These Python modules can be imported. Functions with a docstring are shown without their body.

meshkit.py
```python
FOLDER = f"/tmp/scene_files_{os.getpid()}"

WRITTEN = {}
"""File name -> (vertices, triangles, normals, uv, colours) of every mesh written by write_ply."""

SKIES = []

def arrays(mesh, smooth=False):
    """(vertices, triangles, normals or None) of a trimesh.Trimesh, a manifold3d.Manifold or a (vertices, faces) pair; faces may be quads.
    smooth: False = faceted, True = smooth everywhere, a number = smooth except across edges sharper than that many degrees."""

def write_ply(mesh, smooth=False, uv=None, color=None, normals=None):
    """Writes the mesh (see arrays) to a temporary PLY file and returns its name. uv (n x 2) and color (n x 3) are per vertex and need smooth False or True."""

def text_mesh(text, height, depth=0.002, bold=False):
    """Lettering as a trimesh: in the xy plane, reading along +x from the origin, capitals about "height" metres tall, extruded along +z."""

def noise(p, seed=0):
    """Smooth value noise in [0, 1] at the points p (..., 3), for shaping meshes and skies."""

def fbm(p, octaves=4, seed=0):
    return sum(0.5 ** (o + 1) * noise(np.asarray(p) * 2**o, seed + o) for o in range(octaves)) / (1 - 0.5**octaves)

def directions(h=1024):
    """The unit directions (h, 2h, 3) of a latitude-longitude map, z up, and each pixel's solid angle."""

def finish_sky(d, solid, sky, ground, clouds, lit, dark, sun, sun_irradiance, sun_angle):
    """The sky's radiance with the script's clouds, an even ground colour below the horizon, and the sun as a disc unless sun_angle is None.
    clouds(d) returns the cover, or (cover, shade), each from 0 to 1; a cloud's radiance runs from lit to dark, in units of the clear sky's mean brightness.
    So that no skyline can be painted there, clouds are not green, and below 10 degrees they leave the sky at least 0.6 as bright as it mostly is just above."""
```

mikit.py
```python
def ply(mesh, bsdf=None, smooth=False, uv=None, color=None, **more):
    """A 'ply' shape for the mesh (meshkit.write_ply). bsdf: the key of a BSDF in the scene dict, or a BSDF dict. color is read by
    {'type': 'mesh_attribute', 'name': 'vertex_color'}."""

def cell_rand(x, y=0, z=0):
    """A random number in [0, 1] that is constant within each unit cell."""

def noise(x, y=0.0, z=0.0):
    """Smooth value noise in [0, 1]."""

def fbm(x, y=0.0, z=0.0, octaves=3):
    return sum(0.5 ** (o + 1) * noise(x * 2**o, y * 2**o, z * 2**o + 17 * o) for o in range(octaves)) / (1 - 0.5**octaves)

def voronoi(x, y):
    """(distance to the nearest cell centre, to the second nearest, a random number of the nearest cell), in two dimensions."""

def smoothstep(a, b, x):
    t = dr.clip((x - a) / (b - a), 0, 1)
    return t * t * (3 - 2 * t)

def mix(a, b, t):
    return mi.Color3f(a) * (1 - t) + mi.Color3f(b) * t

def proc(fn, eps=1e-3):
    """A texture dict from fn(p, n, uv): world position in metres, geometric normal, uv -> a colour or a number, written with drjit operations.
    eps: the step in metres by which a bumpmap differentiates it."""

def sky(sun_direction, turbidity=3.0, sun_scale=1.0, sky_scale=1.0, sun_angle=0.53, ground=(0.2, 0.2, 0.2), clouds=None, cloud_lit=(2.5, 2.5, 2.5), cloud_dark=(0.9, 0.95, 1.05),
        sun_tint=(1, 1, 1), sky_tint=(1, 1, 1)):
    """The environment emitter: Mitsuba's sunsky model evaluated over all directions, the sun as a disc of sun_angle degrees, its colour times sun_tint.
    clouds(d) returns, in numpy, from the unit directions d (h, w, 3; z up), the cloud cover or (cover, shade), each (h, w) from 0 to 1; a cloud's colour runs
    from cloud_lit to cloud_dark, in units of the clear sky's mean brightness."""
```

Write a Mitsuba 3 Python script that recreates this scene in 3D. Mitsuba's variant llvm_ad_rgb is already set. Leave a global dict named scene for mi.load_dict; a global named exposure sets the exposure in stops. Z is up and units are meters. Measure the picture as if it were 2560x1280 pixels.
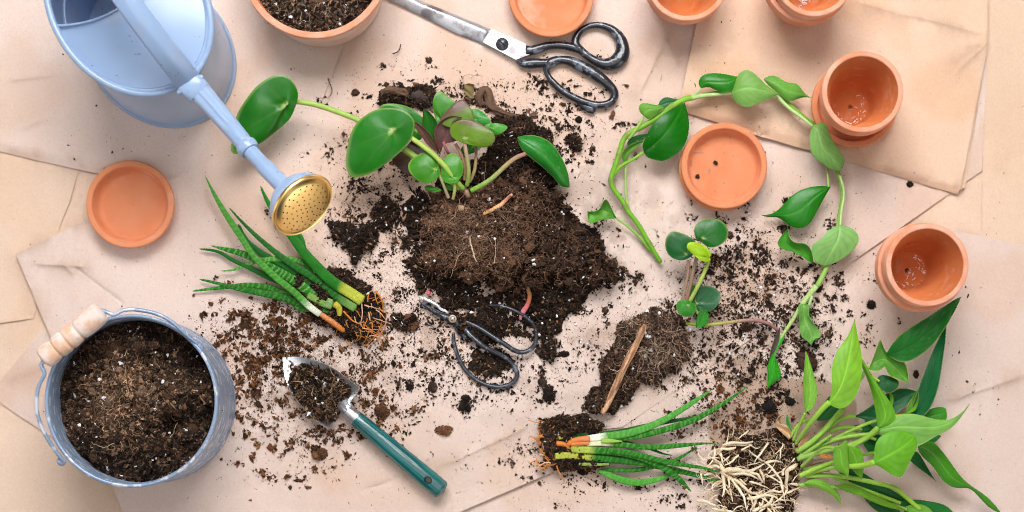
import math, random
import numpy as np, trimesh, mitsuba as mi, mikit, meshkit, shapely
import drjit as dr
from shapely.geometry import Polygon, LineString
from scipy.spatial import Delaunay
from scipy import ndimage
from scipy.interpolate import CubicSpline

T = mi.ScalarTransform4f
scene, labels = {}, {}
rng = np.random.default_rng(7)

# ------------------------------------------------------------------ camera, lamps, exposure
H = 2.0                      # camera height over the table
S = 1920.0                   # photograph pixels per metre on the table
PX, PY = 1280.0, 950.0       # the point straight below the lens
scene['camera'] = dict(type='perspective', fov=2 * math.degrees(math.atan(1280 / S / H)), fov_axis='x', near_clip=0.05, far_clip=60.0,
                       principal_point_offset_x=0.0, principal_point_offset_y=-(PY - 640.0) / 1280.0,
                       to_world=T().look_at(origin=[0, 0, H], target=[0, 0, 0], up=[0, 1, 0]))
exposure = 0.42


def lamp(key, label, origin, target, w, h, rgb, cat='studio lamp'):
    """A lit diffuser out of frame"""
    m = T().look_at(origin=origin, target=target, up=[0, 1, 0.01])
    scene[key + '__diffuser'] = dict(type='rectangle', to_world=m @ T().scale([w / 2, h / 2, 1]), bsdf=dict(type='diffuse', reflectance=dict(type='rgb', value=0.5)),
                                     emitter=dict(type='area', radiance=dict(type='rgb', value=list(rgb))))
    labels[key] = dict(label=label, category=cat)


lamp('window_softbox', 'large softbox lamp out of frame beyond the top edge', [-0.02, 1.50, 1.95], [0, 0.22, 0], 1.6, 1.0, (11.0, 10.9, 10.9))
lamp('added_overhead_fill', 'wide overhead fill light added out of frame', [0.1, -0.2, 3.2], [0.1, 0.1, 0], 3.0, 2.4, (1.05, 1.04, 1.04))  # unseen fill light, added to lift the shadows from above
lamp('added_corner_fill', 'low wide fill light added beyond the lower right corner for reflections', [2.1, -1.8, 0.95], [0, 0, 0.1], 2.2, 1.5, (1.7, 1.65, 1.6))  # added so the gold rose and chrome have something bright to reflect
lamp('added_side_fill', 'low fill light added out of frame beyond the left edge', [-2.4, -0.3, 1.1], [0, 0, 0], 1.7, 1.4, (1.1, 1.12, 1.2))  # unseen dim fill added on the left


# ------------------------------------------------------------------ helpers
def W(x, y, z=0.0):
    """The point at height z (metres) seen at photograph pixel x, y."""
    x, y, z = np.asarray(x, float), np.asarray(y, float), np.asarray(z, float)
    k = 1 - z / H
    return np.stack(np.broadcast_arrays((x - PX) / S * k, (PY - y) / S * k, z), -1)


def zoom(x0, y0, s):
    return lambda pts: [(x0 + p[0] / s, y0 + p[1] / s) + tuple(p[2:]) for p in pts]


IDENT = lambda pts: [tuple(p) for p in pts]


def numbered(name):
    taken = lambda k: k in scene or k in labels or any(q.startswith(k + '__') for q in scene)
    if not taken(name):
        return name
    i = 1
    while taken(f'{name}_{i:03d}'):
        i += 1
    return f'{name}_{i:03d}'


def thing(name, label, cat, group=None, kind=None):
    key = numbered(name)
    labels[key] = dict(label=label, category=cat)
    if group:
        labels[key]['group'] = group
    if kind:
        labels[key]['kind'] = kind
    return key


def put(name, mesh, bsdf, parent=None, smooth=False, color=None, label=None, kind=None, fresh=False):
    key = name if fresh else numbered((parent + '__' if parent else '') + name)
    scene[key] = mikit.ply(mesh, bsdf, smooth=smooth, color=color)
    if label or kind:
        labels.setdefault(key, {})
        if label:
            labels[key]['label'] = label
        if kind:
            labels[key]['kind'] = kind
    return key


def tri(v, f):
    f = np.asarray(f)
    if f.shape[1] == 4:
        f = np.vstack([f[:, [0, 1, 2]], f[:, [0, 2, 3]]])
    return trimesh.Trimesh(np.asarray(v, float), f, process=False)


def spl(pts, n, closed=False):
    """n points evenly along a smooth curve through pts."""
    p = np.asarray(pts, float)
    if closed:
        p = np.vstack([p, p[:1]])
    d = np.sqrt(np.linalg.norm(np.diff(p, axis=0), axis=1)) + 1e-9
    t = np.r_[0, np.cumsum(d)]
    c = CubicSpline(t, p, bc_type='periodic' if closed else 'natural') if len(p) > 2 else None
    tt = np.linspace(0, t[-1], 400)
    q = c(tt) if c is not None else p[0] + (p[1] - p[0]) * (tt / t[-1])[:, None]
    a = np.r_[0, np.cumsum(np.linalg.norm(np.diff(q, axis=0), axis=1))]
    want = np.linspace(0, a[-1], n + 1)[:-1] if closed else np.linspace(0, a[-1], n)
    return np.stack([np.interp(want, a, q[:, k]) for k in range(q.shape[1])], 1)


def frames(p, up=(0, 0, 1)):
    t = np.gradient(p, axis=0)
    t /= np.linalg.norm(t, axis=1, keepdims=True) + 1e-12
    b = np.cross(t, np.asarray(up, float))
    n = np.linalg.norm(b, axis=1, keepdims=True)
    b = np.where(n > 0.15, b / np.maximum(n, 1e-9), np.array([1.0, 0, 0]))
    return t, b, np.cross(b, t)


def tube(p, ra, rb=None, sides=8, closed=False, up=(0, 0, 1)):
    """Swept ellipse: ra across (horizontal), rb vertical, per point; capped ends. -> mesh, s (0..1 along), theta"""
    p = np.asarray(p, float)
    n = len(p)
    ra = np.broadcast_to(np.asarray(ra, float), (n,))
    rb = ra if rb is None else np.broadcast_to(np.asarray(rb, float), (n,))
    if closed:
        q = np.vstack([p[-1:], p, p[:1]])
        t, b, u = (a[1:-1] for a in frames(q, up))
    else:
        t, b, u = frames(p, up)
    th = np.arange(sides) * 2 * np.pi / sides
    v = p[:, None] + np.cos(th)[None, :, None] * b[:, None] * ra[:, None, None] + np.sin(th)[None, :, None] * u[:, None] * rb[:, None, None]
    i, j = np.meshgrid(np.arange(n if closed else n - 1), np.arange(sides), indexing='ij')
    i2 = (i + 1) % n
    f = np.stack([i * sides + j, i * sides + (j + 1) % sides, i2 * sides + (j + 1) % sides, i2 * sides + j], -1).reshape(-1, 4)
    f = np.vstack([f[:, [0, 1, 2]], f[:, [0, 2, 3]]])
    v = v.reshape(-1, 3)
    s = np.repeat(np.linspace(0, 1, n), sides)
    th = np.tile(th, n)
    if not closed:
        c0, c1 = len(v), len(v) + 1
        v = np.vstack([v, p[0] - t[0] * ra[0] * 0.3, p[-1] + t[-1] * ra[-1] * 0.3])
        a = np.arange(sides)
        f = np.vstack([f, np.stack([(a + 1) % sides, a, a * 0 + c0], 1), np.stack([(n - 1) * sides + a, (n - 1) * sides + (a + 1) % sides, a * 0 + c1], 1)])
        s, th = np.r_[s, 0, 1], np.r_[th, 1.57, 1.57]
    return tri(v, f[:, ::-1]), s, th


def revolve(profile, n=72, center=(0, 0), top_center=None, rim=None, ell=None):
    """Profile [(r, z)] turned about a vertical axis; the axis may lean from center to top_center; ell = (a/b ratio, angle)."""
    pr = np.asarray(profile, float)
    th = np.arange(n) * 2 * np.pi / n
    z0, z1 = pr[:, 1].min(), pr[:, 1].max()
    k = (pr[:, 1] - z0) / (z1 - z0)
    c0 = np.asarray(center, float)
    c1 = c0 if top_center is None else np.asarray(top_center, float)
    c = c0 + (c1 - c0) * k[:, None]
    x, y = np.cos(th), np.sin(th)
    if ell:
        y = y * ell[0]
        x, y = x * math.cos(ell[1]) - y * math.sin(ell[1]), x * math.sin(ell[1]) + y * math.cos(ell[1])
    v = np.stack([c[:, None, 0] + pr[:, None, 0] * x, c[:, None, 1] + pr[:, None, 0] * y, np.repeat(pr[:, 1:2], n, 1)], -1)
    m = len(pr)
    i, j = np.meshgrid(np.arange(m - 1), np.arange(n), indexing='ij')
    f = np.stack([i * n + j, i * n + (j + 1) % n, (i + 1) * n + (j + 1) % n, (i + 1) * n + j], -1).reshape(-1, 4)
    return tri(v.reshape(-1, 3), f)


def arc(cx, cz, r, a0, a1, n=6):
    return [(cx + r * math.cos(math.radians(a)), cz + r * math.sin(math.radians(a))) for a in np.linspace(a0, a1, n)]


def plate(poly2d, z0, z1, bevel=0.0):
    m = trimesh.creation.extrude_polygon(poly2d, z1 - z0, engine='earcut')
    m.apply_translation([0, 0, z0])
    return m


def jitter_color(base, n, var=0.12):
    c = np.asarray(base, float)[None] * (1 + rng.normal(0, var, (n, 1)))
    return np.clip(c, 0.001, 0.95)


# ------------------------------------------------------------------ materials
def vcol(rough, spec=0.5, **more):
    return dict(type='twosided', b=dict(type='principled', base_color=dict(type='mesh_attribute', name='vertex_color'), roughness=rough, specular=spec, **more))


scene['mat_leaf'] = vcol(0.45, 0.22)
scene['mat_gloss_leaf'] = vcol(0.32, 0.27)
scene['mat_blade'] = vcol(0.5, 0.13)
scene['mat_soft'] = vcol(0.6, 0.3)
scene['mat_soil'] = vcol(0.85, 0.2)
scene['mat_wood_bark'] = vcol(0.7, 0.3)


CREASES = []
for a_, (u0, v0, u1, v1) in ((0.0014, (2330, 1010, 2580, 935)), (0.0010, (2380, 1010, 2470, 930)), (0.0014, (85, 660, 225, 668)), (0.0012, (150, 650, 190, 690)), (-0.0012, (180, 660, 320, 770)), (0.0012, (1095, 1168, 1335, 1060)), (-0.0011, (900, 1230, 1110, 1150)), (0.0014, (1690, 60, 1590, 240)), (0.0012, (1660, 90, 1700, 170)), (0.0016, (2090, 2, 2470, 96)), (0.0012, (2380, 190, 2470, 100)), (0.0010, (2400, 120, 2465, 110)), (0.0012, (20, 200, 160, 190)), (0.0012, (40, 330, 160, 280)), (0.0012, (560, 300, 640, 215)), (-0.0012, (690, 330, 640, 410)), (0.0011, (2480, 760, 2600, 700)), (0.0012, (2110, 400, 2140, 470)), (0.0010, (1560, 700, 1760, 640)), (0.0012, (470, 1100, 700, 1260)), (-0.0010, (20, 900, 90, 940)), (0.0011, (0, 870, 60, 850)), (0.0012, (1000, 60, 1180, 160)), (0.0011, (2200, 560, 2330, 520))):
    q0, q1 = W(u0, v0), W(u1, v1)
    CREASES.append((float(q0[0]), float(q0[1]), float(q1[0]), float(q1[1]), a_, 0.004))
WORN = [tuple(float(c) for c in (*W(u0, v0), *W(u1, v1))) for u0, v0, u1, v1 in ((40, 640, 310, 512), (45, 650, 130, 840), (0, 372, 310, 440), (1700, 262, 2100, 388), (2100, 388, 2390, 474), (2110, 20, 2460, 100), (1590, 240, 1690, 60), (2330, 1010, 2580, 935), (1095, 1168, 1335, 1060), (560, 300, 690, 330), (85, 664, 225, 668), (2380, 160, 2470, 100), (180, 900, 30, 950), (640, 400, 700, 330))]


def seg_dist(p, x0, y0, x1, y1):
    ex, ey = x1 - x0, y1 - y0
    t = dr.clip(((p.x - x0) * ex + (p.y - y0) * ey) / (ex * ex + ey * ey), 0, 1)
    return dr.sqrt(dr.square(p.x - x0 - ex * t) + dr.square(p.y - y0 - ey * t))


def paper_fn(base, stain, wet=False, k=0.0):
    def fn(p, n, uv):
        big = mikit.fbm(p.x * 7 + k, p.y * 7 - k, 3.0, 4)
        patch = mikit.smoothstep(0.50, 0.66, mikit.fbm(p.x * 11 + 3 * k, p.y * 8 + 5, 1.0, 4))
        fine = mikit.noise(p.x * 900, p.y * 900, k)
        fib = mikit.noise(p.x * 800 + p.y * 300, p.y * 500, k + 4)
        worn = mi.Float(0)
        for w_ in WORN:
            worn = dr.maximum(worn, dr.exp(-seg_dist(p, w_[0], w_[1], w_[3], w_[4]) / 0.011))
        smudge = mikit.fbm(p.x * 34 + k, p.y * 22, 6.0, 4)
        worn = worn * mikit.smoothstep(0.34, 0.66, smudge)
        c = mikit.mix(base, stain, dr.clip(0.12 + 0.50 * patch + 1.2 * (big - 0.5), 0, 1))
        c = mikit.mix(c, mi.Color3f(0.47, 0.315, 0.225), 0.62 * worn)
        c = c * (0.93 + 0.05 * fine + 0.07 * fib)
        fleck = mikit.smoothstep(0.86, 0.92, mikit.noise(p.x * 560 + 9, p.y * 480, k + 9))
        c = mikit.mix(c, mi.Color3f(0.34, 0.23, 0.16), 0.13 * fleck)
        if wet:
            d1 = dr.sqrt(dr.square((p.x + 0.02) / 1.5) + dr.square(p.y - 0.14)) 
            d2 = dr.sqrt(dr.square(p.x - 0.32) + dr.square((p.y - 0.08) / 1.3))
            d3 = dr.sqrt(dr.square(p.x + 0.27) + dr.square(p.y - 0.0))
            near = dr.maximum(dr.maximum(1 - mikit.smoothstep(0.10, 0.24, d1), 1 - mikit.smoothstep(0.04, 0.18, d2)), 1 - mikit.smoothstep(0.03, 0.14, d3))
            dirt = near * mikit.smoothstep(0.48, 0.68, mikit.fbm(p.x * 38, p.y * 38, 9.0, 5))
            c = mikit.mix(c, mi.Color3f(0.24, 0.155, 0.105), 0.45 * dirt)
            wob = 0.055 * (mikit.fbm(p.x * 22, p.y * 22, 2.0, 3) - 0.5)
            d1 = dr.sqrt(dr.square((p.x - 0.352) / 1.25) + dr.square((p.y + 0.048) / 0.85)) + wob
            d2 = dr.sqrt(dr.square((p.x - 0.292) / 0.9) + dr.square((p.y + 0.0) / 0.8)) + wob
            w = dr.maximum(1 - mikit.smoothstep(0.072, 0.075, d1), 0.75 * (1 - mikit.smoothstep(0.035, 0.038, d2)))
            c = mikit.mix(c, c * mi.Color3f(0.66, 0.58, 0.50), w)
        return c
    return fn


def paper_bump(p, n, uv):
    a = mikit.fbm(p.x * 26, p.y * 26, 5.0, 3)
    wx, wy = p.x * 9 + 0.35 * mikit.noise(p.x * 14, p.y * 14, 2.0), p.y * 9 + 0.35 * mikit.noise(p.x * 14, p.y * 14, 6.0)
    f1, f2, w = mikit.voronoi(wx, wy)
    g1, g2, w2 = mikit.voronoi(wx * 2.3 + 5, wy * 2.3)
    on = mikit.smoothstep(0.50, 0.72, mikit.noise(p.x * 7 + 3, p.y * 7, 1.0))
    ln = mi.Float(0)
    for (x0, y0, x1, y1, a_, w_) in CREASES[:14]:
        ex, ey = x1 - x0, y1 - y0
        t = dr.clip(((p.x - x0) * ex + (p.y - y0) * ey) / (ex * ex + ey * ey), 0, 1)
        dx, dy = p.x - x0 - ex * t, p.y - y0 - ey * t
        side = (dx * ey - dy * ex) / math.hypot(ex, ey)
        end = dr.minimum(1, 6 * dr.minimum(t, 1 - t) + 0.05)
        ln += 2.2 * a_ * end * dr.exp(-dr.abs(side + 0.003 * (mikit.noise(p.x * 30, p.y * 30, 3.0) - 0.5)) / w_) * dr.exp(-dr.square((dr.sqrt(dx * dx + dy * dy)) / (4 * w_)))
    return ln + 0.0050 * on * dr.minimum(f2 - f1, 0.14) + 0.0022 * on * dr.minimum(g2 - g1, 0.16) + 0.0018 * a + 0.00006 * mikit.noise(p.x * 1100, p.y * 1100, 1.0)


def paper_mat(base, stain, **k):
    return dict(type='twosided', b=dict(type='bumpmap', arbitrary=mikit.proc(paper_bump, 0.0012), scale=1.0,
                bsdf=dict(type='principled', base_color=mikit.proc(paper_fn(base, stain, **k)), roughness=0.75, specular=0.25)))


scene['mat_pink_paper'] = paper_mat((0.668, 0.535, 0.468), (0.62, 0.437, 0.338), wet=True, k=0.0)
scene['mat_tan_paper'] = paper_mat((0.695, 0.520, 0.398), (0.645, 0.455, 0.32), k=2.0)
scene['mat_peach_paper'] = paper_mat((0.69, 0.495, 0.365), (0.64, 0.40, 0.245), k=5.0)


def clay_fn(dark):
    def fn(p, n, uv):
        a = mikit.fbm(p.x * 55, p.y * 55, p.z * 90, 4)
        b = mikit.smoothstep(0.62, 0.80, mikit.fbm(p.x * 30 + 4, p.y * 30, p.z * 160, 4))
        c = mikit.mix(mi.Color3f(0.615, 0.205, 0.088) * dark, mi.Color3f(0.68, 0.275, 0.145) * dark, a)
        c = mikit.mix(c, mi.Color3f(0.70, 0.47, 0.37), 0.5 * b)
        sp = mikit.smoothstep(0.80, 0.86, mikit.noise(p.x * 260, p.y * 260, p.z * 260)) * mikit.smoothstep(0.5, 0.7, mikit.noise(p.x * 25, p.y * 25, p.z * 40))
        return mikit.mix(c, mi.Color3f(0.25, 0.18, 0.16), 0.55 * sp)
    return fn


def grain_bump(p, n, uv):
    return 0.0005 * mikit.noise(p.x * 380, p.y * 380, p.z * 380)


def rough_mat(fn, rough, spec=0.4, bump=None, **k):
    b = dict(type='principled', base_color=mikit.proc(fn), roughness=rough, specular=spec, **k)
    if bump:
        b = dict(type='bumpmap', arbitrary=mikit.proc(bump, 0.0008), scale=1.0, bsdf=b)
    return dict(type='twosided', b=b)


scene['mat_clay'] = rough_mat(clay_fn(1.0), 0.78, 0.12, grain_bump)
def shaded_clay_fn(p, n, uv):  # pot insides: clay colour deepened for shade and bounced light, plus salt
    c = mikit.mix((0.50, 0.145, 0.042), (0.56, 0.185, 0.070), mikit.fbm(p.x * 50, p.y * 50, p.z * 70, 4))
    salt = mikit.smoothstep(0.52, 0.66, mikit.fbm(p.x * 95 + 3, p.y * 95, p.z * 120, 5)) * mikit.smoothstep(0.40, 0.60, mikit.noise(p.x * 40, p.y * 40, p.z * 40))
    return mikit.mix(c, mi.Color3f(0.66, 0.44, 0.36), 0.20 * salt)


scene['mat_shaded_clay'] = rough_mat(shaded_clay_fn, 0.85, 0.08, grain_bump)
scene['mat_pale_clay'] = rough_mat(lambda p, n, uv: mikit.mix((0.70, 0.40, 0.29), (0.70, 0.55, 0.47), dr.clip(2.2 * mikit.fbm(p.x * 30, p.y * 30, p.z * 60, 4) - 0.5, 0, 1)), 0.7, 0.25, grain_bump)
scene['mat_rim_clay'] = rough_mat(lambda p, n, uv: mikit.mix((0.67, 0.245, 0.130), (0.74, 0.40, 0.28), dr.clip(1.8 * mikit.fbm(p.x * 48, p.y * 48, p.z * 48, 4) - 0.4, 0, 1)), 0.8, 0.12, grain_bump)


def blue_fn(p, n, uv):
    c = mikit.mix((0.235, 0.345, 0.535), (0.285, 0.39, 0.565), mikit.fbm(p.x * 14, p.y * 14, p.z * 14, 4))
    dirt = mikit.smoothstep(0.60, 0.78, mikit.fbm(p.x * 45, p.y * 45, p.z * 45, 4)) * (1 - 0.5 * mikit.smoothstep(0.02, 0.12, p.z))
    c = mikit.mix(c, mi.Color3f(0.32, 0.30, 0.30), 0.35 * dirt)
    return mikit.mix(c, mi.Color3f(0.12, 0.11, 0.12), 0.6 * mikit.smoothstep(0.86, 0.90, mikit.noise(p.x * 330, p.y * 330, p.z * 330)) * mikit.smoothstep(0.55, 0.7, mikit.noise(p.x * 30, p.y * 30, p.z * 30)))


scene['mat_blue'] = rough_mat(blue_fn, 0.25, 0.5)
scene['mat_gold'] = dict(type='twosided', b=dict(type='principled', base_color=dict(type='rgb', value=[0.95, 0.69, 0.28]), metallic=1.0, roughness=0.34))
scene['mat_chrome'] = dict(type='twosided', b=dict(type='principled', base_color=dict(type='rgb', value=[0.80, 0.82, 0.86]), metallic=0.85, roughness=0.28))
scene['mat_ferrule'] = dict(type='twosided', b=dict(type='principled', base_color=dict(type='rgb', value=[0.62, 0.61, 0.62]), metallic=0.9, roughness=0.35))
scene['mat_dark'] = dict(type='twosided', b=dict(type='diffuse', reflectance=dict(type='rgb', value=[0.03, 0.022, 0.015])))


def steel_fn(p, n, uv):
    a = mikit.fbm(p.x * 60, p.y * 60, p.z * 60, 4)
    b = mikit.smoothstep(0.48, 0.66, mikit.fbm(p.x * 40 + 7, p.y * 40, 3.0, 5))
    c = mikit.mix((0.64, 0.65, 0.68), (0.48, 0.48, 0.52), a)
    return mikit.mix(c, mi.Color3f(0.17, 0.15, 0.16), 0.85 * b)


scene['mat_steel'] = rough_mat(steel_fn, 0.36, 0.5, None, metallic=0.75)


def enamel_fn(p, n, uv):
    w = mikit.smoothstep(0.60, 0.68, mikit.fbm(p.x * 130, p.y * 130, p.z * 130, 4))
    return mikit.mix((0.016, 0.018, 0.024), (0.11, 0.125, 0.16), w)


scene['mat_enamel'] = rough_mat(enamel_fn, 0.22, 0.6, lambda p, n, uv: 0.0010 * mikit.fbm(p.x * 150, p.y * 150, p.z * 150, 3))


def iron_fn(p, n, uv):
    w = mikit.smoothstep(0.5, 0.7, mikit.fbm(p.x * 160, p.y * 160, p.z * 160, 4))
    return mikit.mix((0.045, 0.05, 0.06), (0.16, 0.18, 0.22), w)


scene['mat_iron'] = rough_mat(iron_fn, 0.32, 0.6, metallic=0.4)


def zinc_fn(p, n, uv):
    a = mikit.fbm(p.x * 26, p.y * 26, p.z * 90, 4)
    b = mikit.smoothstep(0.56, 0.68, mikit.fbm(p.x * 85 + 3, p.y * 85, p.z * 200, 4))
    c = mikit.mix((0.185, 0.265, 0.40), (0.32, 0.40, 0.53), a)
    return mikit.mix(c, mi.Color3f(0.70, 0.72, 0.76), 0.7 * b)


scene['mat_zinc'] = rough_mat(zinc_fn, 0.4, 0.5, metallic=0.25)


def grip_fn(p, n, uv):
    a = mikit.smoothstep(0.46, 0.68, mikit.fbm(p.x * 75, p.y * 75, p.z * 75, 4))
    return mikit.mix((0.70, 0.58, 0.52), (0.68, 0.41, 0.26), 0.85 * a)


scene['mat_grip'] = rough_mat(grip_fn, 0.6, 0.3)


def teal_fn(p, n, uv):
    scuff = mikit.smoothstep(0.62, 0.74, mikit.fbm(p.x * 70, p.y * 70, p.z * 70, 5))
    u = p.x * 0.762 - p.y * 0.647
    v = p.x * 0.647 + p.y * 0.762
    g = mikit.fbm(u * 18, v * 420, p.z * 420, 3)
    return mikit.mix(mikit.mix((0.003, 0.070, 0.072), (0.011, 0.155, 0.155), mikit.smoothstep(0.3, 0.75, g)), mi.Color3f(0.10, 0.12, 0.11), 0.45 * scuff)


scene['mat_teal'] = rough_mat(teal_fn, 0.26, 0.6, lambda p, n, uv: 0.0006 * mikit.noise((p.x * 0.762 - p.y * 0.647) * 25, (p.x * 0.647 + p.y * 0.762) * 500, p.z * 500), clearcoat=0.6, clearcoat_gloss=0.9)

# ------------------------------------------------------------------ setting: the table and its kraft paper sheets
put('tabletop', tri([[-3, -3, -0.002], [3, -3, -0.002], [3, 3, -0.002], [-3, 3, -0.002], [-3, -3, -0.04], [3, -3, -0.04], [3, 3, -0.04], [-3, 3, -0.04]],
                    [[0, 1, 2, 3], [7, 6, 5, 4], [0, 4, 5, 1], [1, 5, 6, 2], [2, 6, 7, 3], [3, 7, 4, 0]]), 'mat_tan_paper', kind='structure', label='table under the kraft paper')
SHEETS = []
PTS_U = [(-120, -120), (890, -120), (862, 108), (796, 275), (735, 330), (690, 420), (520, 470), (315, 449), (150, 414), (0, 379), (-120, 352)]
PTS_A = [(40, 635), (215, 551), (740, 297), (802, 274), (960, 400), (1330, 830), (1362, 884), (1426, 1036), (1472, 1116), (1380, 1180), (1145, 1282), (960, 1400), (360, 1400)]
PTS_F = [(1773, -120), (2468, -120), (2467, 92), (2464, 140), (2430, 320), (2398, 484), (2100, 395), (1910, 342), (1716, 279), (1699, 268), (1706, 225), (1741, 60)]
PTS_C = [(700, -120), (2472, -120), (2468, 100), (2456, 426), (2110, 668), (1920, 818), (1555, 1068), (1400, 1085), (900, 900)]
COVERS = [(z, Polygon(W([q[0] for q in t], [q[1] for q in t], z)[:, :2])) for z, t in ((0.0040, PTS_C), (0.0052, PTS_U), (0.0064, PTS_A), (0.0145, PTS_F))]


def relief(x, y):
    """The gentle unevenness that all the sheets share."""
    p = np.stack([x, y, np.zeros_like(x)], -1)
    return 0.0013 * (meshkit.fbm(p * [9, 9, 1], 3, seed=3) - 0.5) * 2


def inside(poly, x, y):
    return shapely.contains_xy(poly, x, y)


def edge_dist(poly, x, y):
    return shapely.distance(shapely.points(x, y), poly.exterior)


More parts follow.
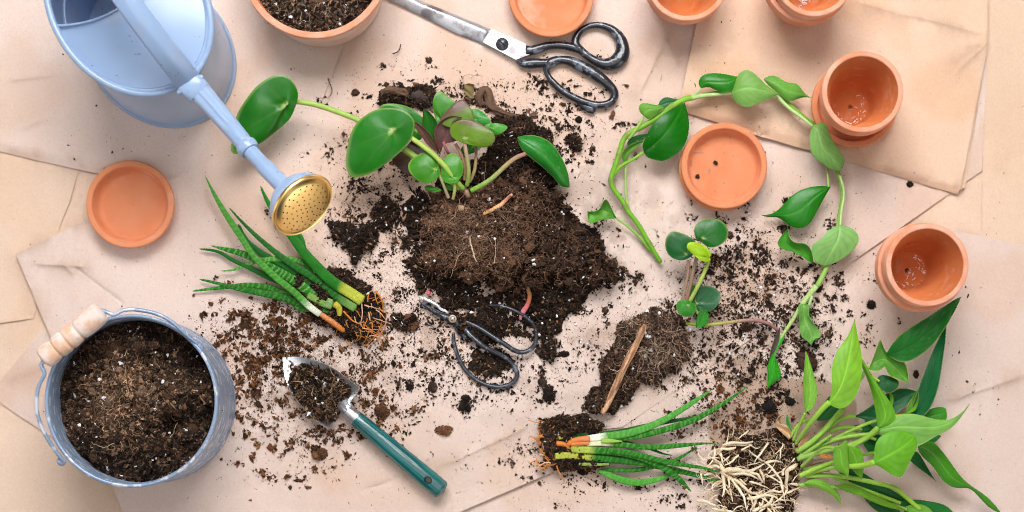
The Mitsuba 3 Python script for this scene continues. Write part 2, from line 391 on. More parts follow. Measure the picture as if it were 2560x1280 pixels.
def sheet(label, pts, z0, mat, lift=0.0016, step=0.007, seed=0, thick=0.0004, extra=None, cat='paper', torn=0.0):
    poly = Polygon(W([p[0] for p in pts], [p[1] for p in pts], z0)[:, :2])
    n = int(poly.exterior.length / step)
    b = np.array([poly.exterior.interpolate(i / n, normalized=True).coords[0] for i in range(n)])
    corner = np.array(poly.exterior.coords[:-1])
    for c in corner:
        b[np.argmin(np.linalg.norm(b - c, axis=1))] = c
    nb = len(b)
    b = b + (meshkit.fbm(np.c_[b * 60, np.zeros(nb)], 3, seed=seed)[:, None] - 0.5) * (0.0012 + torn)
    poly2 = Polygon(b).buffer(0)
    x0, y0, x1, y1 = poly2.bounds
    gx, gy = np.meshgrid(np.arange(x0, x1, step), np.arange(y0, y1, step))
    g = np.c_[gx.ravel(), gy.ravel()] + rng.uniform(-0.3, 0.3, (gx.size, 2)) * step
    g = g[inside(poly2, g[:, 0], g[:, 1])]
    g = g[edge_dist(poly2, g[:, 0], g[:, 1]) > step * 0.55]
    v = np.vstack([b, g])
    f = Delaunay(v).simplices
    cen = v[f].mean(1)
    f = f[inside(poly2, cen[:, 0], cen[:, 1])]
    a = np.cross(np.c_[v[f[:, 1]] - v[f[:, 0]], np.zeros(len(f))], np.c_[v[f[:, 2]] - v[f[:, 0]], np.zeros(len(f))])[:, 2]
    f[a < 0] = f[a < 0][:, ::-1]
    f = f[np.abs(a) > 1e-12]

    def zf(x, y):
        d = edge_dist(poly2, x, y)
        p = np.stack([x, y, np.zeros_like(x)], -1)
        q = meshkit.noise(p * 7 + seed * 3.3, seed=seed)
        free = np.ones_like(x)
        for zc, cp in COVERS:
            if zc > z0 + 1e-6:
                free = free * np.clip(shapely.distance(shapely.points(x, y), cp) / 0.03, 0, 1)
        z = z0 + relief(x, y) + lift * free * np.exp(-d / 0.028) * np.clip(2.2 * q - 0.5, 0, 1.3)
        return z if extra is None else z + extra(x, y, d)
    z = zf(v[:, 0], v[:, 1])
    N = len(v)
    vv = np.vstack([np.c_[v, z], np.c_[v, z - thick]])
    i = np.arange(nb)
    j = (i + 1) % nb
    side = np.vstack([np.stack([i, i + N, j + N], 1), np.stack([i, j + N, j], 1)])
    if Polygon(b).exterior.is_ccw is False:
        side = side[:, ::-1]
    key = thing('kraft_paper_sheet', label, cat, 'kraft paper sheets on the table')
    scene[key] = mikit.ply(tri(vv, np.vstack([f, f[:, ::-1] + N, side])), mat, smooth=35)
    SHEETS.append((z0, poly2, zf))
    return key


def ground(px, py):
    """Height of the paper seen at a pixel."""
    p = W(px, py, 0.006)
    x, y = np.atleast_1d(p[..., 0]).ravel(), np.atleast_1d(p[..., 1]).ravel()
    z = np.zeros(len(x))
    for z0, poly, zf in SHEETS:
        m = inside(poly, x, y)
        if m.any():
            z[m] = np.maximum(z[m], zf(x[m], y[m]))
    return z.reshape(np.shape(px)) if np.ndim(px) else float(z[0])


sheet('tan base sheet of kraft paper showing at the lower left corner and right side', [(-120, -120), (2680, -120), (2680, 1400), (-120, 1400)], 0.0012, 'mat_tan_paper', lift=0, step=0.02, seed=1)
sheet('tan kraft sheet with a torn right edge at the left side, below the plain saucer', [(-120, 290), (330, 290), (196, 430), (184, 470), (176, 505), (160, 540), (150, 566), (120, 660), (84, 796), (-120, 826)], 0.0022, 'mat_tan_paper', lift=0.0022, seed=2, torn=0.0012)
sheet('tan kraft strip along the right edge of the photo', [(2470, -120), (2680, -120), (2680, 720), (2449, 720), (2455, 500)], 0.0022, 'mat_tan_paper', lift=0.0004, seed=3)
sheet('pinkish brown sheet at the lower right under the white rooted plant', [(2300, 553), (2385, 577), (2680, 638), (2680, 1400), (1080, 1400), (1200, 1150), (1700, 860)], 0.0030, 'mat_pink_paper', lift=0.001, seed=4)
sheet('small pinkish sheet pointing left, under the zinc bucket', [(-28, 988), (150, 770), (420, 800), (420, 1240), (118, 1086)], 0.0030, 'mat_pink_paper', lift=0.002, seed=5)
sheet('large pinkish sheet in the middle with a diagonal lower right edge', PTS_C, 0.0040, 'mat_pink_paper', lift=0.0030, seed=6)


def rolled(line, r):
    ln = LineString(W([p[0] for p in line], [p[1] for p in line], 0.006)[:, :2])

    def fn(x, y, d):
        q = shapely.distance(shapely.points(x, y), ln)
        t = np.clip(1 - q / r, 0, 1)
        return -0.0024 * t ** 2 + 0.003 * np.exp(-((q - r) / (0.9 * r)) ** 2)
    return fn


sheet('grey pink sheet at the upper left under the watering can', PTS_U, 0.0052, 'mat_pink_paper', lift=0.0024, seed=8, extra=rolled([(-120, 352), (0, 379), (315, 449)], 0.013))
sheet('pale pinkish sheet pointing left under the plain saucer and the left snake plant', PTS_A, 0.0064, 'mat_pink_paper', lift=0.0030, seed=9)


def fold(x, y, d):
    ln = LineString(W([1690, 1715, 2100, 2397, 2440], [268, 279, 396, 485, 500], 0.012)[:, :2])
    q = shapely.distance(shapely.points(x, y), ln)
    t = np.clip(1 - q / 0.011, 0, 1)
    return -0.0095 * (1 - np.sqrt(np.clip(1 - t ** 2.0, 0, 1))) + 0.0016 * np.exp(-((q - 0.03) / 0.012) ** 2)


sheet('lowest brown sheet of the folded stack, edge showing at the right', [(1772, -120), (2474, -120), (2470, 110), (2412, 470), (2380, 474), (1760, 262)], 0.0068, 'mat_peach_paper', lift=0.001, seed=10)
sheet('second brown sheet of the folded stack, edge showing at the right', [(1772, -120), (2471, -120), (2469, 120), (2405, 474), (2380, 474), (1760, 262)], 0.0096, 'mat_peach_paper', lift=0.001, seed=11)
sheet('folded peach brown paper on top of the stack at the upper right', PTS_F, 0.0145, 'mat_peach_paper', lift=0.0, step=0.0045, seed=12, extra=fold)

# ------------------------------------------------------------------ terracotta
def rw(pixels, z):
    return pixels / S * (1 - z / H)


def saucer(label, px, py, r, z0=None, h=0.025, group='terracotta saucers'):
    """px, py, r: the rim as seen."""
    z0 = ground(px, py) + 0.0006 if z0 is None else z0
    c = W(px, py, z0 + h)[:2]
    R = rw(r, z0 + h)
    k = thing('terracotta_saucer', label, 'saucer', group)
    prof = [(0.0005, z0), (R * 0.80, z0), (R * 0.835, z0 + 0.0015)] + [(R * 0.90, z0 + h * 0.5)]
    out = prof + [(R * 0.945, z0 + h * 0.56), (R - 0.0012, z0 + h * 0.66), (R, z0 + h * 0.75)] + arc(R - 0.0022, z0 + h - 0.0024, 0.0023, 0, 90, 5) + arc(R - 0.0055, z0 + h - 0.003, 0.0028, 75, 150, 5)
    inn = [(R * 0.848, z0 + h * 0.72), (R * 0.815, z0 + h * 0.46), (R * 0.785, z0 + h * 0.31), (R * 0.745, z0 + h * 0.235), (R * 0.69, z0 + h * 0.212), (0.0005, z0 + h * 0.205)]
    put('dish', revolve(out + inn, 96, c), 'mat_clay', k, smooth=40)
    return k, z0, c, R


def pot(label, rim, base_px, r, z0, h, base_k=0.66, wall=0.0066, band=0.30, hole=True, mat='mat_clay', floor=0.006, body_mat=None, group='terracotta pots'):
    zt = z0 + h
    c1 = W(rim[0], rim[1], zt)[:2]
    c0 = c1 if base_px is None else W(base_px[0], base_px[1], z0 + floor)[:2]
    R = rw(r, zt)
    k = thing('terracotta_pot', label, 'flower pot', group)
    rb = R * base_k
    zb = zt - h * band
    rbody = lambda z: rb + (R * 0.93 - rb) * (z - z0) / h
    body = [(0.0028, z0 + floor), (0.0028, z0), (rb - 0.002, z0), (rb, z0 + 0.002)] + [(rbody(z), z) for z in np.linspace(z0 + 0.004, zb, 6)]
    collar = [(rbody(zb), zb + 0.0003), (R * 0.985, zb + 0.001), (R * 0.995, zb + 0.004), (R, zt - 0.004)] + arc(R - 0.0018, zt - 0.0018, 0.0018, 0, 90, 4) + arc(R - wall + 0.0018, zt - 0.0018, 0.0018, 90, 175, 4)
    inner = [(R - wall + 0.00005, zt - 0.0014)] + [(R - wall - 0.0006 - (R - wall - 0.001 - (rb - 0.0065)) * (zt - 0.004 - z) / (h - 0.012), z) for z in np.linspace(zt - 0.004, z0 + floor + 0.004, 8)]
    inner += [(inner[-1][0] - 0.003, z0 + floor + 0.001), (inner[-1][0] - 0.008, z0 + floor), (0.003, z0 + floor)]
    if not hole:
        inner[-1] = (0.0005, z0 + floor)
    full = body + collar + inner
    lean = lambda z: c0 + (c1 - c0) * (z - z0) / h

    def part(pr):
        zs = [q[1] for q in pr]
        m = revolve(pr, 96, (0, 0))
        v = m.vertices.copy()
        v[:, :2] += lean(v[:, 2:3])
        return tri(v, m.faces)
    put('body', part(body), body_mat or mat, k, smooth=40)
    put('rim', part(collar), 'mat_rim_clay' if mat == 'mat_clay' else mat, k, smooth=40)
    put('shaded_inside', part(inner), 'mat_shaded_clay', k, smooth=40)
    return k, c0, c1, R, inner


def debris(label, c, r, z, n, ring=0.75, tone=(0.80, 0.77, 0.76), lmax=0.006):
    """Thin pale shavings lying on a pot's floor."""
    vs, fs, cs = [], [], []
    for i in range(n):
        a = rng.uniform(-1.9, 1.2) if rng.random() < 0.8 else rng.uniform(0, 6.28)
        q = r * (ring + rng.normal(0, 0.12)) if rng.random() < 0.75 else r * rng.uniform(0, 0.8)
        q = min(q, r * 0.97)
        l, w_ = rng.uniform(0.001, lmax), rng.uniform(0.0004, 0.0011)
        t = a + 1.57 + rng.normal(0, 0.5)
        b = trimesh.creation.box([l, w_, 0.0005])
        b.apply_transform(trimesh.transformations.rotation_matrix(t, [0, 0, 1]))
        b.apply_translation([c[0] + q * math.cos(a), c[1] + q * math.sin(a), z + 0.0006 + rng.uniform(0, 0.0006)])
        vs.append(b.vertices); fs.append(b.faces + 8 * i); cs.append(np.repeat(jitter_color(tone, 1, 0.12), 8, 0))
    k = thing('pale_shavings', label, 'debris', kind='stuff')
    put(k, tri(np.vstack(vs), np.vstack(fs)), 'mat_soft', color=np.vstack(cs), fresh=True)


saucer('plain terracotta saucer at the left, alone between the watering can and the bucket', 324.5, 510, 110)
saucer('terracotta saucer cut by the top edge of the photo above the large scissors', 1378, -15, 107)
_, z0, _, _ = saucer('lower of two stacked terracotta saucers inside the ring of vine', 1805, 420, 107)
SAUCER_TOP = saucer('upper of two stacked terracotta saucers with soil specks inside, within the vine ring', 1811, 414, 107.5, z0=z0 + 0.0115)
_, zs, cs_, _ = saucer('terracotta saucer under the single pot on the folded brown paper', 2137, 261, 107, z0=0.0152)
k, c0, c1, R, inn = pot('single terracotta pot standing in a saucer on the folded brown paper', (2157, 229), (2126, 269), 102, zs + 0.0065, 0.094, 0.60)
POT_A = (c0, zs + 0.0065 + 0.006)
debris('white shavings on the floor of the single pot on the saucer', c0, 0.0255, zs + 0.0127, 26)
g = ground(2270, 690) + 0.0006
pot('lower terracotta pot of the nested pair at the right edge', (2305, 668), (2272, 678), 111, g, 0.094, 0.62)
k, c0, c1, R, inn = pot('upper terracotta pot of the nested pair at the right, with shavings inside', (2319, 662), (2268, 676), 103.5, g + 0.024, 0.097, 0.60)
debris('white shavings on the floor of the upper nested pot at the right', c0, 0.0265, g + 0.0306, 60, ring=0.88, lmax=0.005)
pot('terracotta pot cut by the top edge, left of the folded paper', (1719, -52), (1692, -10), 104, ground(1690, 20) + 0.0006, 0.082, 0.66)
g2 = 0.0152
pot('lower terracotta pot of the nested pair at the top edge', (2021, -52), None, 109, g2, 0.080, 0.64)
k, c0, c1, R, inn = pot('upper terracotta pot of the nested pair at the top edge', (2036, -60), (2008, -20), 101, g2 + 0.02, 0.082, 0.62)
debris('white shavings in the upper pot at the top edge', c0, 0.026, g2 + 0.0266, 40, ring=0.5)
gz = ground(790, 90)
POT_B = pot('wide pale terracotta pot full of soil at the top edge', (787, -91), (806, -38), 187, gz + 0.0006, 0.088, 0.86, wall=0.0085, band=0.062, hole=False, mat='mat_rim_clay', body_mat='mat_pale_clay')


# ------------------------------------------------------------------ watering can
def oval(cx, cy, a, b, ang, z, n=96, pix=True):
    th = np.arange(n) * 2 * np.pi / n
    u, v = a * np.cos(th), b * np.sin(th)
    return W(cx + u * math.cos(ang) - v * math.sin(ang), cy + u * math.sin(ang) + v * math.cos(ang), z)


def loft(rings, closed=False):
    n, m = len(rings[0]), len(rings)
    v = np.vstack(rings)
    i, j = np.meshgrid(np.arange(m - 1), np.arange(n), indexing='ij')
    f = np.stack([i * n + j, (i + 1) * n + j, (i + 1) * n + (j + 1) % n, i * n + (j + 1) % n], -1).reshape(-1, 4)
    return tri(v, f)


can = thing('watering_can', 'pale blue metal watering can with a gold rose, cut by the top left edge', 'watering can')
zb, zt = ground(400, 129) + 0.0008, 0.200
base = oval(400, 129, 205, 168, 0.807, zb)
top = oval(320.2, 14.7, 242.5, 190, 0.916, zt)
cen_b, cen_t = base.mean(0), top.mean(0)


def can_ring(t, scale=1.0, dz=0.0):
    r = base * (1 - t) + top * t
    c = cen_b * (1 - t) + cen_t * t
    r = c + (r - c) * scale
    r[:, 2] += dz
    return r


H_ = zt - zb
tt = [0.0, 0.015, 0.03, 0.05, 0.2, 0.5, 0.80, 0.86, 0.865, 0.88, 0.90, 0.905, 0.94, 0.975]
sc = [1.0, 1.012, 1.005, 0.985, 0.978, 0.972, 0.968, 0.968, 0.974, 0.976, 0.974, 0.968, 0.968, 0.968]
put('body', loft([can_ring(a, b) for a, b in zip(tt, sc)] + [can_ring(0.97, 0.958)] + [can_ring(a, 0.962) for a in (0.9, 0.6, 0.3, 0.03)] + [can_ring(0.025, 0.02)]), 'mat_blue', can, smooth=35)
for nm, t, r, s_ in (('rim', 0.985, 0.0042, 0.978), ('foot_bead', 0.012, 0.0030, 0.995), ('inner_ridge', 0.62, 0.0016, 0.955)):
    ring = can_ring(t, s_)
    put(nm, tube(ring, r, sides=10, closed=True)[0], 'mat_blue', can, smooth=True)
# the half cover with its curved, rolled lip: the part of the oval in front of u = -68 (v / 174)^2 pixels
ang = 0.916
ux = lambda u, v, z: W(320.2 + u * math.cos(ang) - v * math.sin(ang), 14.7 + u * math.sin(ang) + v * math.cos(ang), z)
rows = []
NV, NU = 60, 26
vv = np.linspace(-0.985, 0.985, NV) * 181
zc = zt - 0.0075
for v in vv:
    ue = 231 * math.sqrt(max(0, 1 - (v / 181.5) ** 2))
    u0 = max(-68 * (v / 174) ** 2, -ue)
    s = np.linspace(0, 1, NU)
    u = u0 + (ue - u0) * s
    dz = 0.0085 * np.clip(1 - ((u - 85) / 175) ** 2, 0, 1) * (1 - (v / 181) ** 2) + 0.0045 * np.exp(-s / 0.05)
    rows.append(np.stack([*np.moveaxis(ux(u, v + 0 * u, zc), -1, 0)[:2], zc + dz], -1))
g_ = np.array(rows)
i, j = np.meshgrid(np.arange(NV - 1), np.arange(NU - 1), indexing='ij')
f = np.stack([i * NU + j, (i + 1) * NU + j, (i + 1) * NU + j + 1, i * NU + j + 1], -1).reshape(-1, 4)
put('cover_plate', tri(g_.reshape(-1, 3), f), 'mat_blue', can, smooth=True)
put('cover_lip', tube(g_[1:-1, 0] + [0, 0, 0.0005], 0.0017, sides=8)[0], 'mat_blue', can, smooth=True)
put('cover_bead', tube(np.array([g_[k, -1] + [0, 0, 0.001] for k in range(NV)]), 0.0028, sides=8)[0], 'mat_blue', can, smooth=True)
# strap handle over the oval, from the front rim up and back beyond the photo's edge
path = spl([W(476, 212, 0.206), W(455, 184, 0.224), W(415, 132, 0.248), W(345, 40, 0.272), W(285, -45, 0.282), W(215, -140, 0.272), W(160, -215, 0.240), W(140, -245, 0.200)], 44)
t_, b_, u_ = frames(path)
prof = [(-1.0, -0.0050), (-1.02, -0.0025), (-0.94, -0.0002), (-0.80, 0.0004), (-0.55, 0.0014), (-0.25, 0.0026), (0, 0.0030), (0.25, 0.0026), (0.55, 0.0014), (0.80, 0.0004), (0.94, -0.0002), (1.02, -0.0025), (1.0, -0.0050)]
prof = prof + [(a * 0.95, z - 0.0016) for a, z in prof[::-1]]
hw = np.interp(np.linspace(0, 1, 44), [0, 0.1, 0.3, 1], [0.0155, 0.0150, 0.0140, 0.0140])
v = np.stack([path + b_ * (hw * a)[:, None] + u_ * z for a, z in prof], 1)
n_ = len(prof)
i, j = np.meshgrid(np.arange(43), np.arange(n_), indexing='ij')
f = np.stack([i * n_ + j, i * n_ + (j + 1) % n_, (i + 1) * n_ + (j + 1) % n_, (i + 1) * n_ + j], -1).reshape(-1, 4)
put('handle', tri(v.reshape(-1, 3), f), 'mat_blue', can, smooth=50)
# clip where strap meets rim and spout
cl = tube(spl([W(462, 197, 0.207), W(480, 214, 0.210), W(497, 231, 0.207)], 5), 0.0148, 0.0055, 14)[0]
put('clip', cl, 'mat_blue', can, smooth=45)
cl = tube(spl([W(446, 232, 0.2065), W(478, 214, 0.211), W(506, 192, 0.2065)], 9), 0.0034, 0.0034, 10)[0]
put('clip_bead', cl, 'mat_blue', can, smooth=45)
# spout: a flattened tapering trough, then pipe, sleeve and rose
sp = spl([W(452, 176, 0.150), W(470, 196, 0.178), W(492, 220, 0.198), W(520, 252, 0.206), W(570, 310, 0.216), W(617, 366, 0.227)], 40)
s = np.linspace(0, 1, 40)
wid = np.interp(s, [0, 0.25, 0.6, 1], [0.0155, 0.0150, 0.0120, 0.0102])
hei = np.interp(s, [0, 0.3, 1], [0.012, 0.011, 0.0098])
m, ss, th = tube(sp, wid, hei, 40)
vv = np.array(m.vertices)
dent = np.exp(-((th - 1.57) / 0.42) ** 2) * np.interp(ss, [0, 0.3, 0.36, 0.78, 0.86, 1], [0, 0, 1, 1, 0, 0])
ridge = np.exp(-((th - 1.57) / 0.12) ** 2) * np.interp(ss, [0, 0.36, 0.42, 0.74, 0.82, 1], [0, 0, 1, 1, 0, 0])
vv[:, 2] += -0.0030 * dent + 0.0034 * ridge
put('spout', tri(vv, m.faces), 'mat_blue', can, smooth=True)
a0, a1 = W(611, 359, 0.226), W(626, 378, 0.2295)
put('collar', tube(np.array([a0, a0 * 0.75 + a1 * 0.25, a0 * 0.4 + a1 * 0.6, a1]), [0.0108, 0.0128, 0.0128, 0.0112], sides=28)[0], 'mat_blue', can, smooth=35)
put('pipe', tube(spl([W(615, 366, 0.227), W(668, 424, 0.2415)], 6), 0.0088, sides=28)[0], 'mat_blue', can, smooth=45)
ax0, ax1 = W(660, 415, 0.2395), W(718, 476, 0.2555)
put('sleeve', tube(np.array([ax0, ax0 * 0.97 + ax1 * 0.03, ax0 * 0.5 + ax1 * 0.5, ax1]), [0.0094, 0.0100, 0.0100, 0.0098], sides=28)[0], 'mat_blue', can, smooth=35)
# rose
fc = W(756, 513, 0.270)
nd = np.array([0.70, -0.66, 0.0])
nd = nd / np.linalg.norm(nd) * math.sin(math.radians(62)) + np.array([0, 0, math.cos(math.radians(62))])
xa = np.array([0.686, 0.727, 0.0])
ya = np.cross(nd, xa)
FR = np.array([xa, ya, nd])


def rose_part(profile, n=64):
    m = revolve(profile, n)
    return tri(fc + np.array(m.vertices) @ FR, m.faces)


Rr = 0.0402
put('rose_dome', rose_part([(0.0098, -0.036), (0.0100, -0.031), (0.018, -0.0285), (0.028, -0.022), (0.0355, -0.0130), (0.0390, -0.0030), (0.0392, 0.0)]), 'mat_blue', can, smooth=40)
rf = put('rose_face', rose_part([(Rr - 0.0015, -0.0025), (Rr, -0.001), (Rr, 0.0012), (Rr - 0.001, 0.0026), (Rr - 0.0028, 0.0024), (Rr - 0.0042, 0.0012), (Rr - 0.0056, 0.0022), (Rr - 0.0075, 0.0036), (Rr - 0.0105, 0.0046), (0.022, 0.0058), (0.012, 0.0066), (0.0004, 0.0069)]), 'mat_gold', can, smooth=60)
hz = lambda r: np.interp(r, [0, 0.012, 0.022, Rr - 0.0105], [0.0069, 0.0066, 0.0058, 0.0046])
vs, fs = [], []
for ring_r, cnt in ((0, 1), (0.0065, 6), (0.0125, 10), (0.0185, 14), (0.0245, 18), (0.0295, 22)):
    for q in range(cnt):
        a = 6.283 * q / cnt + ring_r * 40
        d = trimesh.creation.cylinder(0.00085, 0.0007, sections=8)
        d.apply_translation([ring_r * math.cos(a), ring_r * math.sin(a), hz(ring_r)])
        vs.append(fc + np.array(d.vertices) @ FR); fs.append(np.array(d.faces) + sum(len(x) for x in vs[:-1]))
put('spray_hole', tri(np.vstack(vs), np.vstack(fs)), 'mat_dark', rf, kind='stuff')
scene['mat_drop'] = dict(type='dielectric', int_ior=1.33)
for (px, py, r) in ((803, 528, 0.0019), (783, 545, 0.0017), (767, 562, 0.0012), (773, 518, 0.0015), (740, 578, 0.001)):
    # where the pixel's ray meets the face
    A, B = W(px, py, 0.30), W(px, py, 0.22)
    t0 = ((fc + nd * 0.0052 - A) @ nd) / ((B - A) @ nd)
    b = trimesh.creation.icosphere(2, r)
    b.apply_scale([1, 1, 0.6])
    put('water_drop', tri(np.array(b.vertices) @ FR + A + (B - A) * t0, b.faces), 'mat_drop', thing('water_drop', group='water drops on the rose', cat='water drop', label=f'clear water drop on the gold rose, {["largest at the lower right rim", "second from the right rim", "third along the lower rim", "near the centre hole", "lowest on the rim"][[803, 783, 767, 773, 740].index(px)]}'), smooth=True)

# ------------------------------------------------------------------ zinc bucket
bk = thing('zinc_bucket', 'weathered grey blue zinc bucket with wooden grip, full of soil', 'bucket')
bz, bt = ground(388, 1006) + 0.0008, 0.130
bc0, bc1 = W(389, 1005, bz)[:2], W(328, 1002.5, bt)[:2]
R1, R0 = rw(217, bt), rw(199, bz)
pr = [(0.0005, bz), (R0 - 0.003, bz), (R0, bz + 0.001), (R0 + 0.0012, bz + 0.003), (R0, bz + 0.005)]
for q in np.linspace(0.05, 0.93, 14):
    z = bz + (bt - bz) * q
    r = R0 + (R1 - 0.003 - R0) * q
    pr.append((r + (0.0012 if abs(q - 0.72) < 0.04 else 0), z))
pr += arc(R1 - 0.0022, bt - 0.0024, 0.0026, -40, 150, 8)
pr += [(R1 - 0.0055, bt - 0.006)] + [(R0 + (R1 - 0.0062 - R0) * q, bz + (bt - bz) * q) for q in (0.86, 0.80, 0.6, 0.3, 0.04)] + [(0.0005, bz + 0.004)]
put('wall', revolve(pr, 128, bc0, bc1), 'mat_zinc', bk, smooth=35)
ZB = zoom(0, 720, 2.2857)
wire = [(1130, 320, 0.128), (1060, 262, 0.134), (990, 200, 0.139), (900, 150, 0.143), (800, 127, 0.146), (720, 124, 0.147), (680, 138, 0.147), (650, 152, 0.147), (615, 140, 0.147), (575, 125, 0.147)]
bail = put('bail', tube(spl([W(*p) for p in ZB(wire)], 60), 0.0024, sides=10)[0], 'mat_zinc', bk, smooth=True)
wire = [(255, 420, 0.147), (238, 432, 0.147), (240, 455, 0.147), (255, 485, 0.147), (245, 515, 0.146), (222, 560, 0.145), (210, 630, 0.144), (213, 710, 0.142), (240, 800, 0.139), (290, 890, 0.135), (345, 965, 0.131), (372, 995, 0.128)]
put('bail', tube(spl([W(*p) for p in ZB(wire)], 60), 0.0024, sides=10)[0], 'mat_zinc', bk, smooth=True)
for (a, b_, c_) in ((1128, 322, 'r'), (350, 992, 'l')):
    e = W(*ZB([(a, b_, 0.124)])[0])
    m = trimesh.creation.icosphere(3, 1.0)
    m.apply_scale([0.0052, 0.0105 if c_ == 'r' else 0.006, 0.005])
    m.apply_transform(trimesh.transformations.rotation_matrix(0.75, [0, 0, 1]))
    m.apply_translation(e)
    put('ear', m, 'mat_zinc', bk, smooth=True)
g0, g1 = W(*ZB([(580, 135, 0.147)])[0]), W(*ZB([(250, 405, 0.147)])[0])
L_ = np.linspace(0, 1, 60)
rad = 0.0128 + 0.0016 * np.abs(np.sin(L_ * np.pi * 2.5)) ** 0.7 - 0.0022 * np.exp(-((L_ - 0.40) / 0.016) ** 2) - 0.0022 * np.exp(-((L_ - 0.6) / 0.016) ** 2) - 0.002 * np.exp(-((L_ - 0.78) / 0.016) ** 2) - 0.0025 * (np.exp(-L_ / 0.015) + np.exp(-(1 - L_) / 0.015))
put('grip', tube(g0 + (g1 - g0) * L_[:, None], rad, sides=28)[0], 'mat_grip', bk, smooth=50)

# ------------------------------------------------------------------ tailor's scissors
Z2 = zoom(1140, 0, 4.0)
sc_ = thing('tailor_scissors', 'large old tailor scissors with worn black handles and a spotted steel blade', 'scissors')
gs = ground(1300, 150) + 0.0006


def poly_px(pts, z):
    return Polygon(W([p[0] for p in pts], [p[1] for p in pts], z)[:, :2]).buffer(0)


def blade(pts, ridge, z0, z1, edge=0.0006):
    """A blade whose spine line is high and whose edges are thin: pts outline, ridge polyline, all in pixels."""
    o = W([p[0] for p in pts], [p[1] for p in pts], z0)
    poly = Polygon(o[:, :2]).buffer(0)
    x0, y0, x1, y1 = poly.bounds
    b = np.array([poly.exterior.interpolate(i / 160, normalized=True).coords[0] for i in range(160)])
    gx, gy = np.meshgrid(np.arange(x0, x1, 0.0024), np.arange(y0, y1, 0.0024))
    g = np.c_[gx.ravel(), gy.ravel()]
    g = g[inside(poly, g[:, 0], g[:, 1])]
    g = g[edge_dist(poly, g[:, 0], g[:, 1]) > 0.0012]
    v = np.vstack([b, g])
    f = Delaunay(v).simplices
    c = v[f].mean(1)
    f = f[inside(poly, c[:, 0], c[:, 1])]
    e1, e2 = v[f[:, 1]] - v[f[:, 0]], v[f[:, 2]] - v[f[:, 0]]
    cr = e1[:, 0] * e2[:, 1] - e1[:, 1] * e2[:, 0]
    f[cr < 0] = f[cr < 0][:, ::-1]
    f = f[np.abs(cr) > 1e-12]
    ln = LineString(W([p[0] for p in ridge], [p[1] for p in ridge], z0)[:, :2])
    d = edge_dist(poly, v[:, 0], v[:, 1])
    q = shapely.distance(shapely.points(v[:, 0], v[:, 1]), ln)
    k = d / (d + q + 1e-6)
    zt_ = z0 + edge + (z1 - z0 - edge) * np.clip(k * 1.15, 0, 1) ** 0.8
    N = len(v)
    i = np.arange(160)
    j = (i + 1) % 160
    side = np.vstack([np.stack([i, i + N, j + N], 1), np.stack([i, j + N, j], 1)])
    if not Polygon(b).exterior.is_ccw:
        side = side[:, ::-1]
    return tri(np.vstack([np.c_[v, zt_], np.c_[v, np.full(N, z0)]]), np.vstack([f, f[:, ::-1] + N, side]))


under = [(900, -62), (952, -20), (1140, 84), (1290, 153), (1300, 146), (1210, 100), (1140, 62), (960, -40)]
put('blade', blade(under, [(930, -40), (1140, 73), (1280, 140)], gs, gs + 0.004), 'mat_steel', sc_, smooth=30)
upper = [(900, -75), (960, -50), (1047, 0), (1140, 37.5), (1190, 58), (1228, 74), (1209, 107), (1140, 83), (1060, 42), (975, 0), (930, -28)]
put('blade', blade(upper, [(930, -50), (1052, 14), (1145, 52), (1218, 84)], gs + 0.0042, gs + 0.0092), 'mat_steel', sc_, smooth=28)
ric = plate(poly_px(Z2([(352, 300), (690, 445), (733, 555), (600, 605), (272, 430)]), gs + 0.005), gs + 0.0042, gs + 0.0105)
put('shoulder_plate', ric, 'mat_steel', sc_)
sw = W(*Z2([(462, 440, gs + 0.012)])[0])
put('pivot_screw', revolve([(0.0082, gs + 0.0104), (0.0082, gs + 0.0118), (0.007, gs + 0.0122), (0.0066, gs + 0.0128), (0.0060, gs + 0.0152), (0.0045, gs + 0.0166), (0.0004, gs + 0.0172)], 32, sw[:2]), 'mat_iron', sc_, smooth=40)
bx = trimesh.creation.box([0.0125, 0.0016, 0.001])
bx.apply_transform(trimesh.transformations.rotation_matrix(-0.75, [0, 0, 1]))
bx.apply_translation([sw[0], sw[1], gs + 0.0168])
put('screw_slot', bx, 'mat_dark', sc_ + '__pivot_screw')
zh = gs + 0.0075


def px_tube(pts, n, closed=False, sides=18, flat=1.0):
    """pts in pixels with a half-width in pixels: (x, y, r[, z])"""
    q = spl([(p[0], p[1], p[2], p[3] if len(p) > 3 else zh) for p in pts], n, closed)
    r = q[:, 2] / S
    return tube(W(q[:, 0], q[:, 1], q[:, 3]), r, r * flat, sides, closed)[0]


ring1 = [(1195, 440, 42), (1222, 340, 34), (1300, 275, 30), (1400, 250, 32), (1520, 275, 38), (1620, 355, 52), (1665, 470, 66), (1640, 580, 78), (1540, 640, 66), (1420, 620, 46), (1310, 555, 38), (1235, 490, 40)]
s4 = lambda pts: [(1140 + x / 4, y / 4, r / 4) for x, y, r in pts]
put('handle_bow', px_tube(s4(ring1), 110, True, flat=0.85), 'mat_enamel', sc_, smooth=True)
put('handle_shank', px_tube(s4([(700, 505, 50), (780, 500, 48), (900, 462, 40), (1040, 452, 38), (1150, 470, 40), (1235, 500, 36)]), 40, flat=0.85), 'mat_enamel', sc_, smooth=True)
ring2 = [(935, 640, 52), (1040, 600, 42), (1160, 620, 52), (1300, 690, 58), (1430, 770, 56), (1530, 850, 46), (1585, 930, 40), (1560, 1010, 38), (1470, 1048, 36), (1350, 1040, 36), (1200, 985, 36), (1060, 905, 36), (960, 810, 32), (905, 710, 30)]
put('handle_bow', px_tube(s4(ring2), 130, True, flat=0.85), 'mat_enamel', sc_, smooth=True)
put('handle_shank', px_tube(s4([(605, 608, 12), (660, 635, 36), (740, 635, 50), (850, 630, 44), (950, 625, 40)]), 30, flat=0.85), 'mat_enamel', sc_, smooth=True)
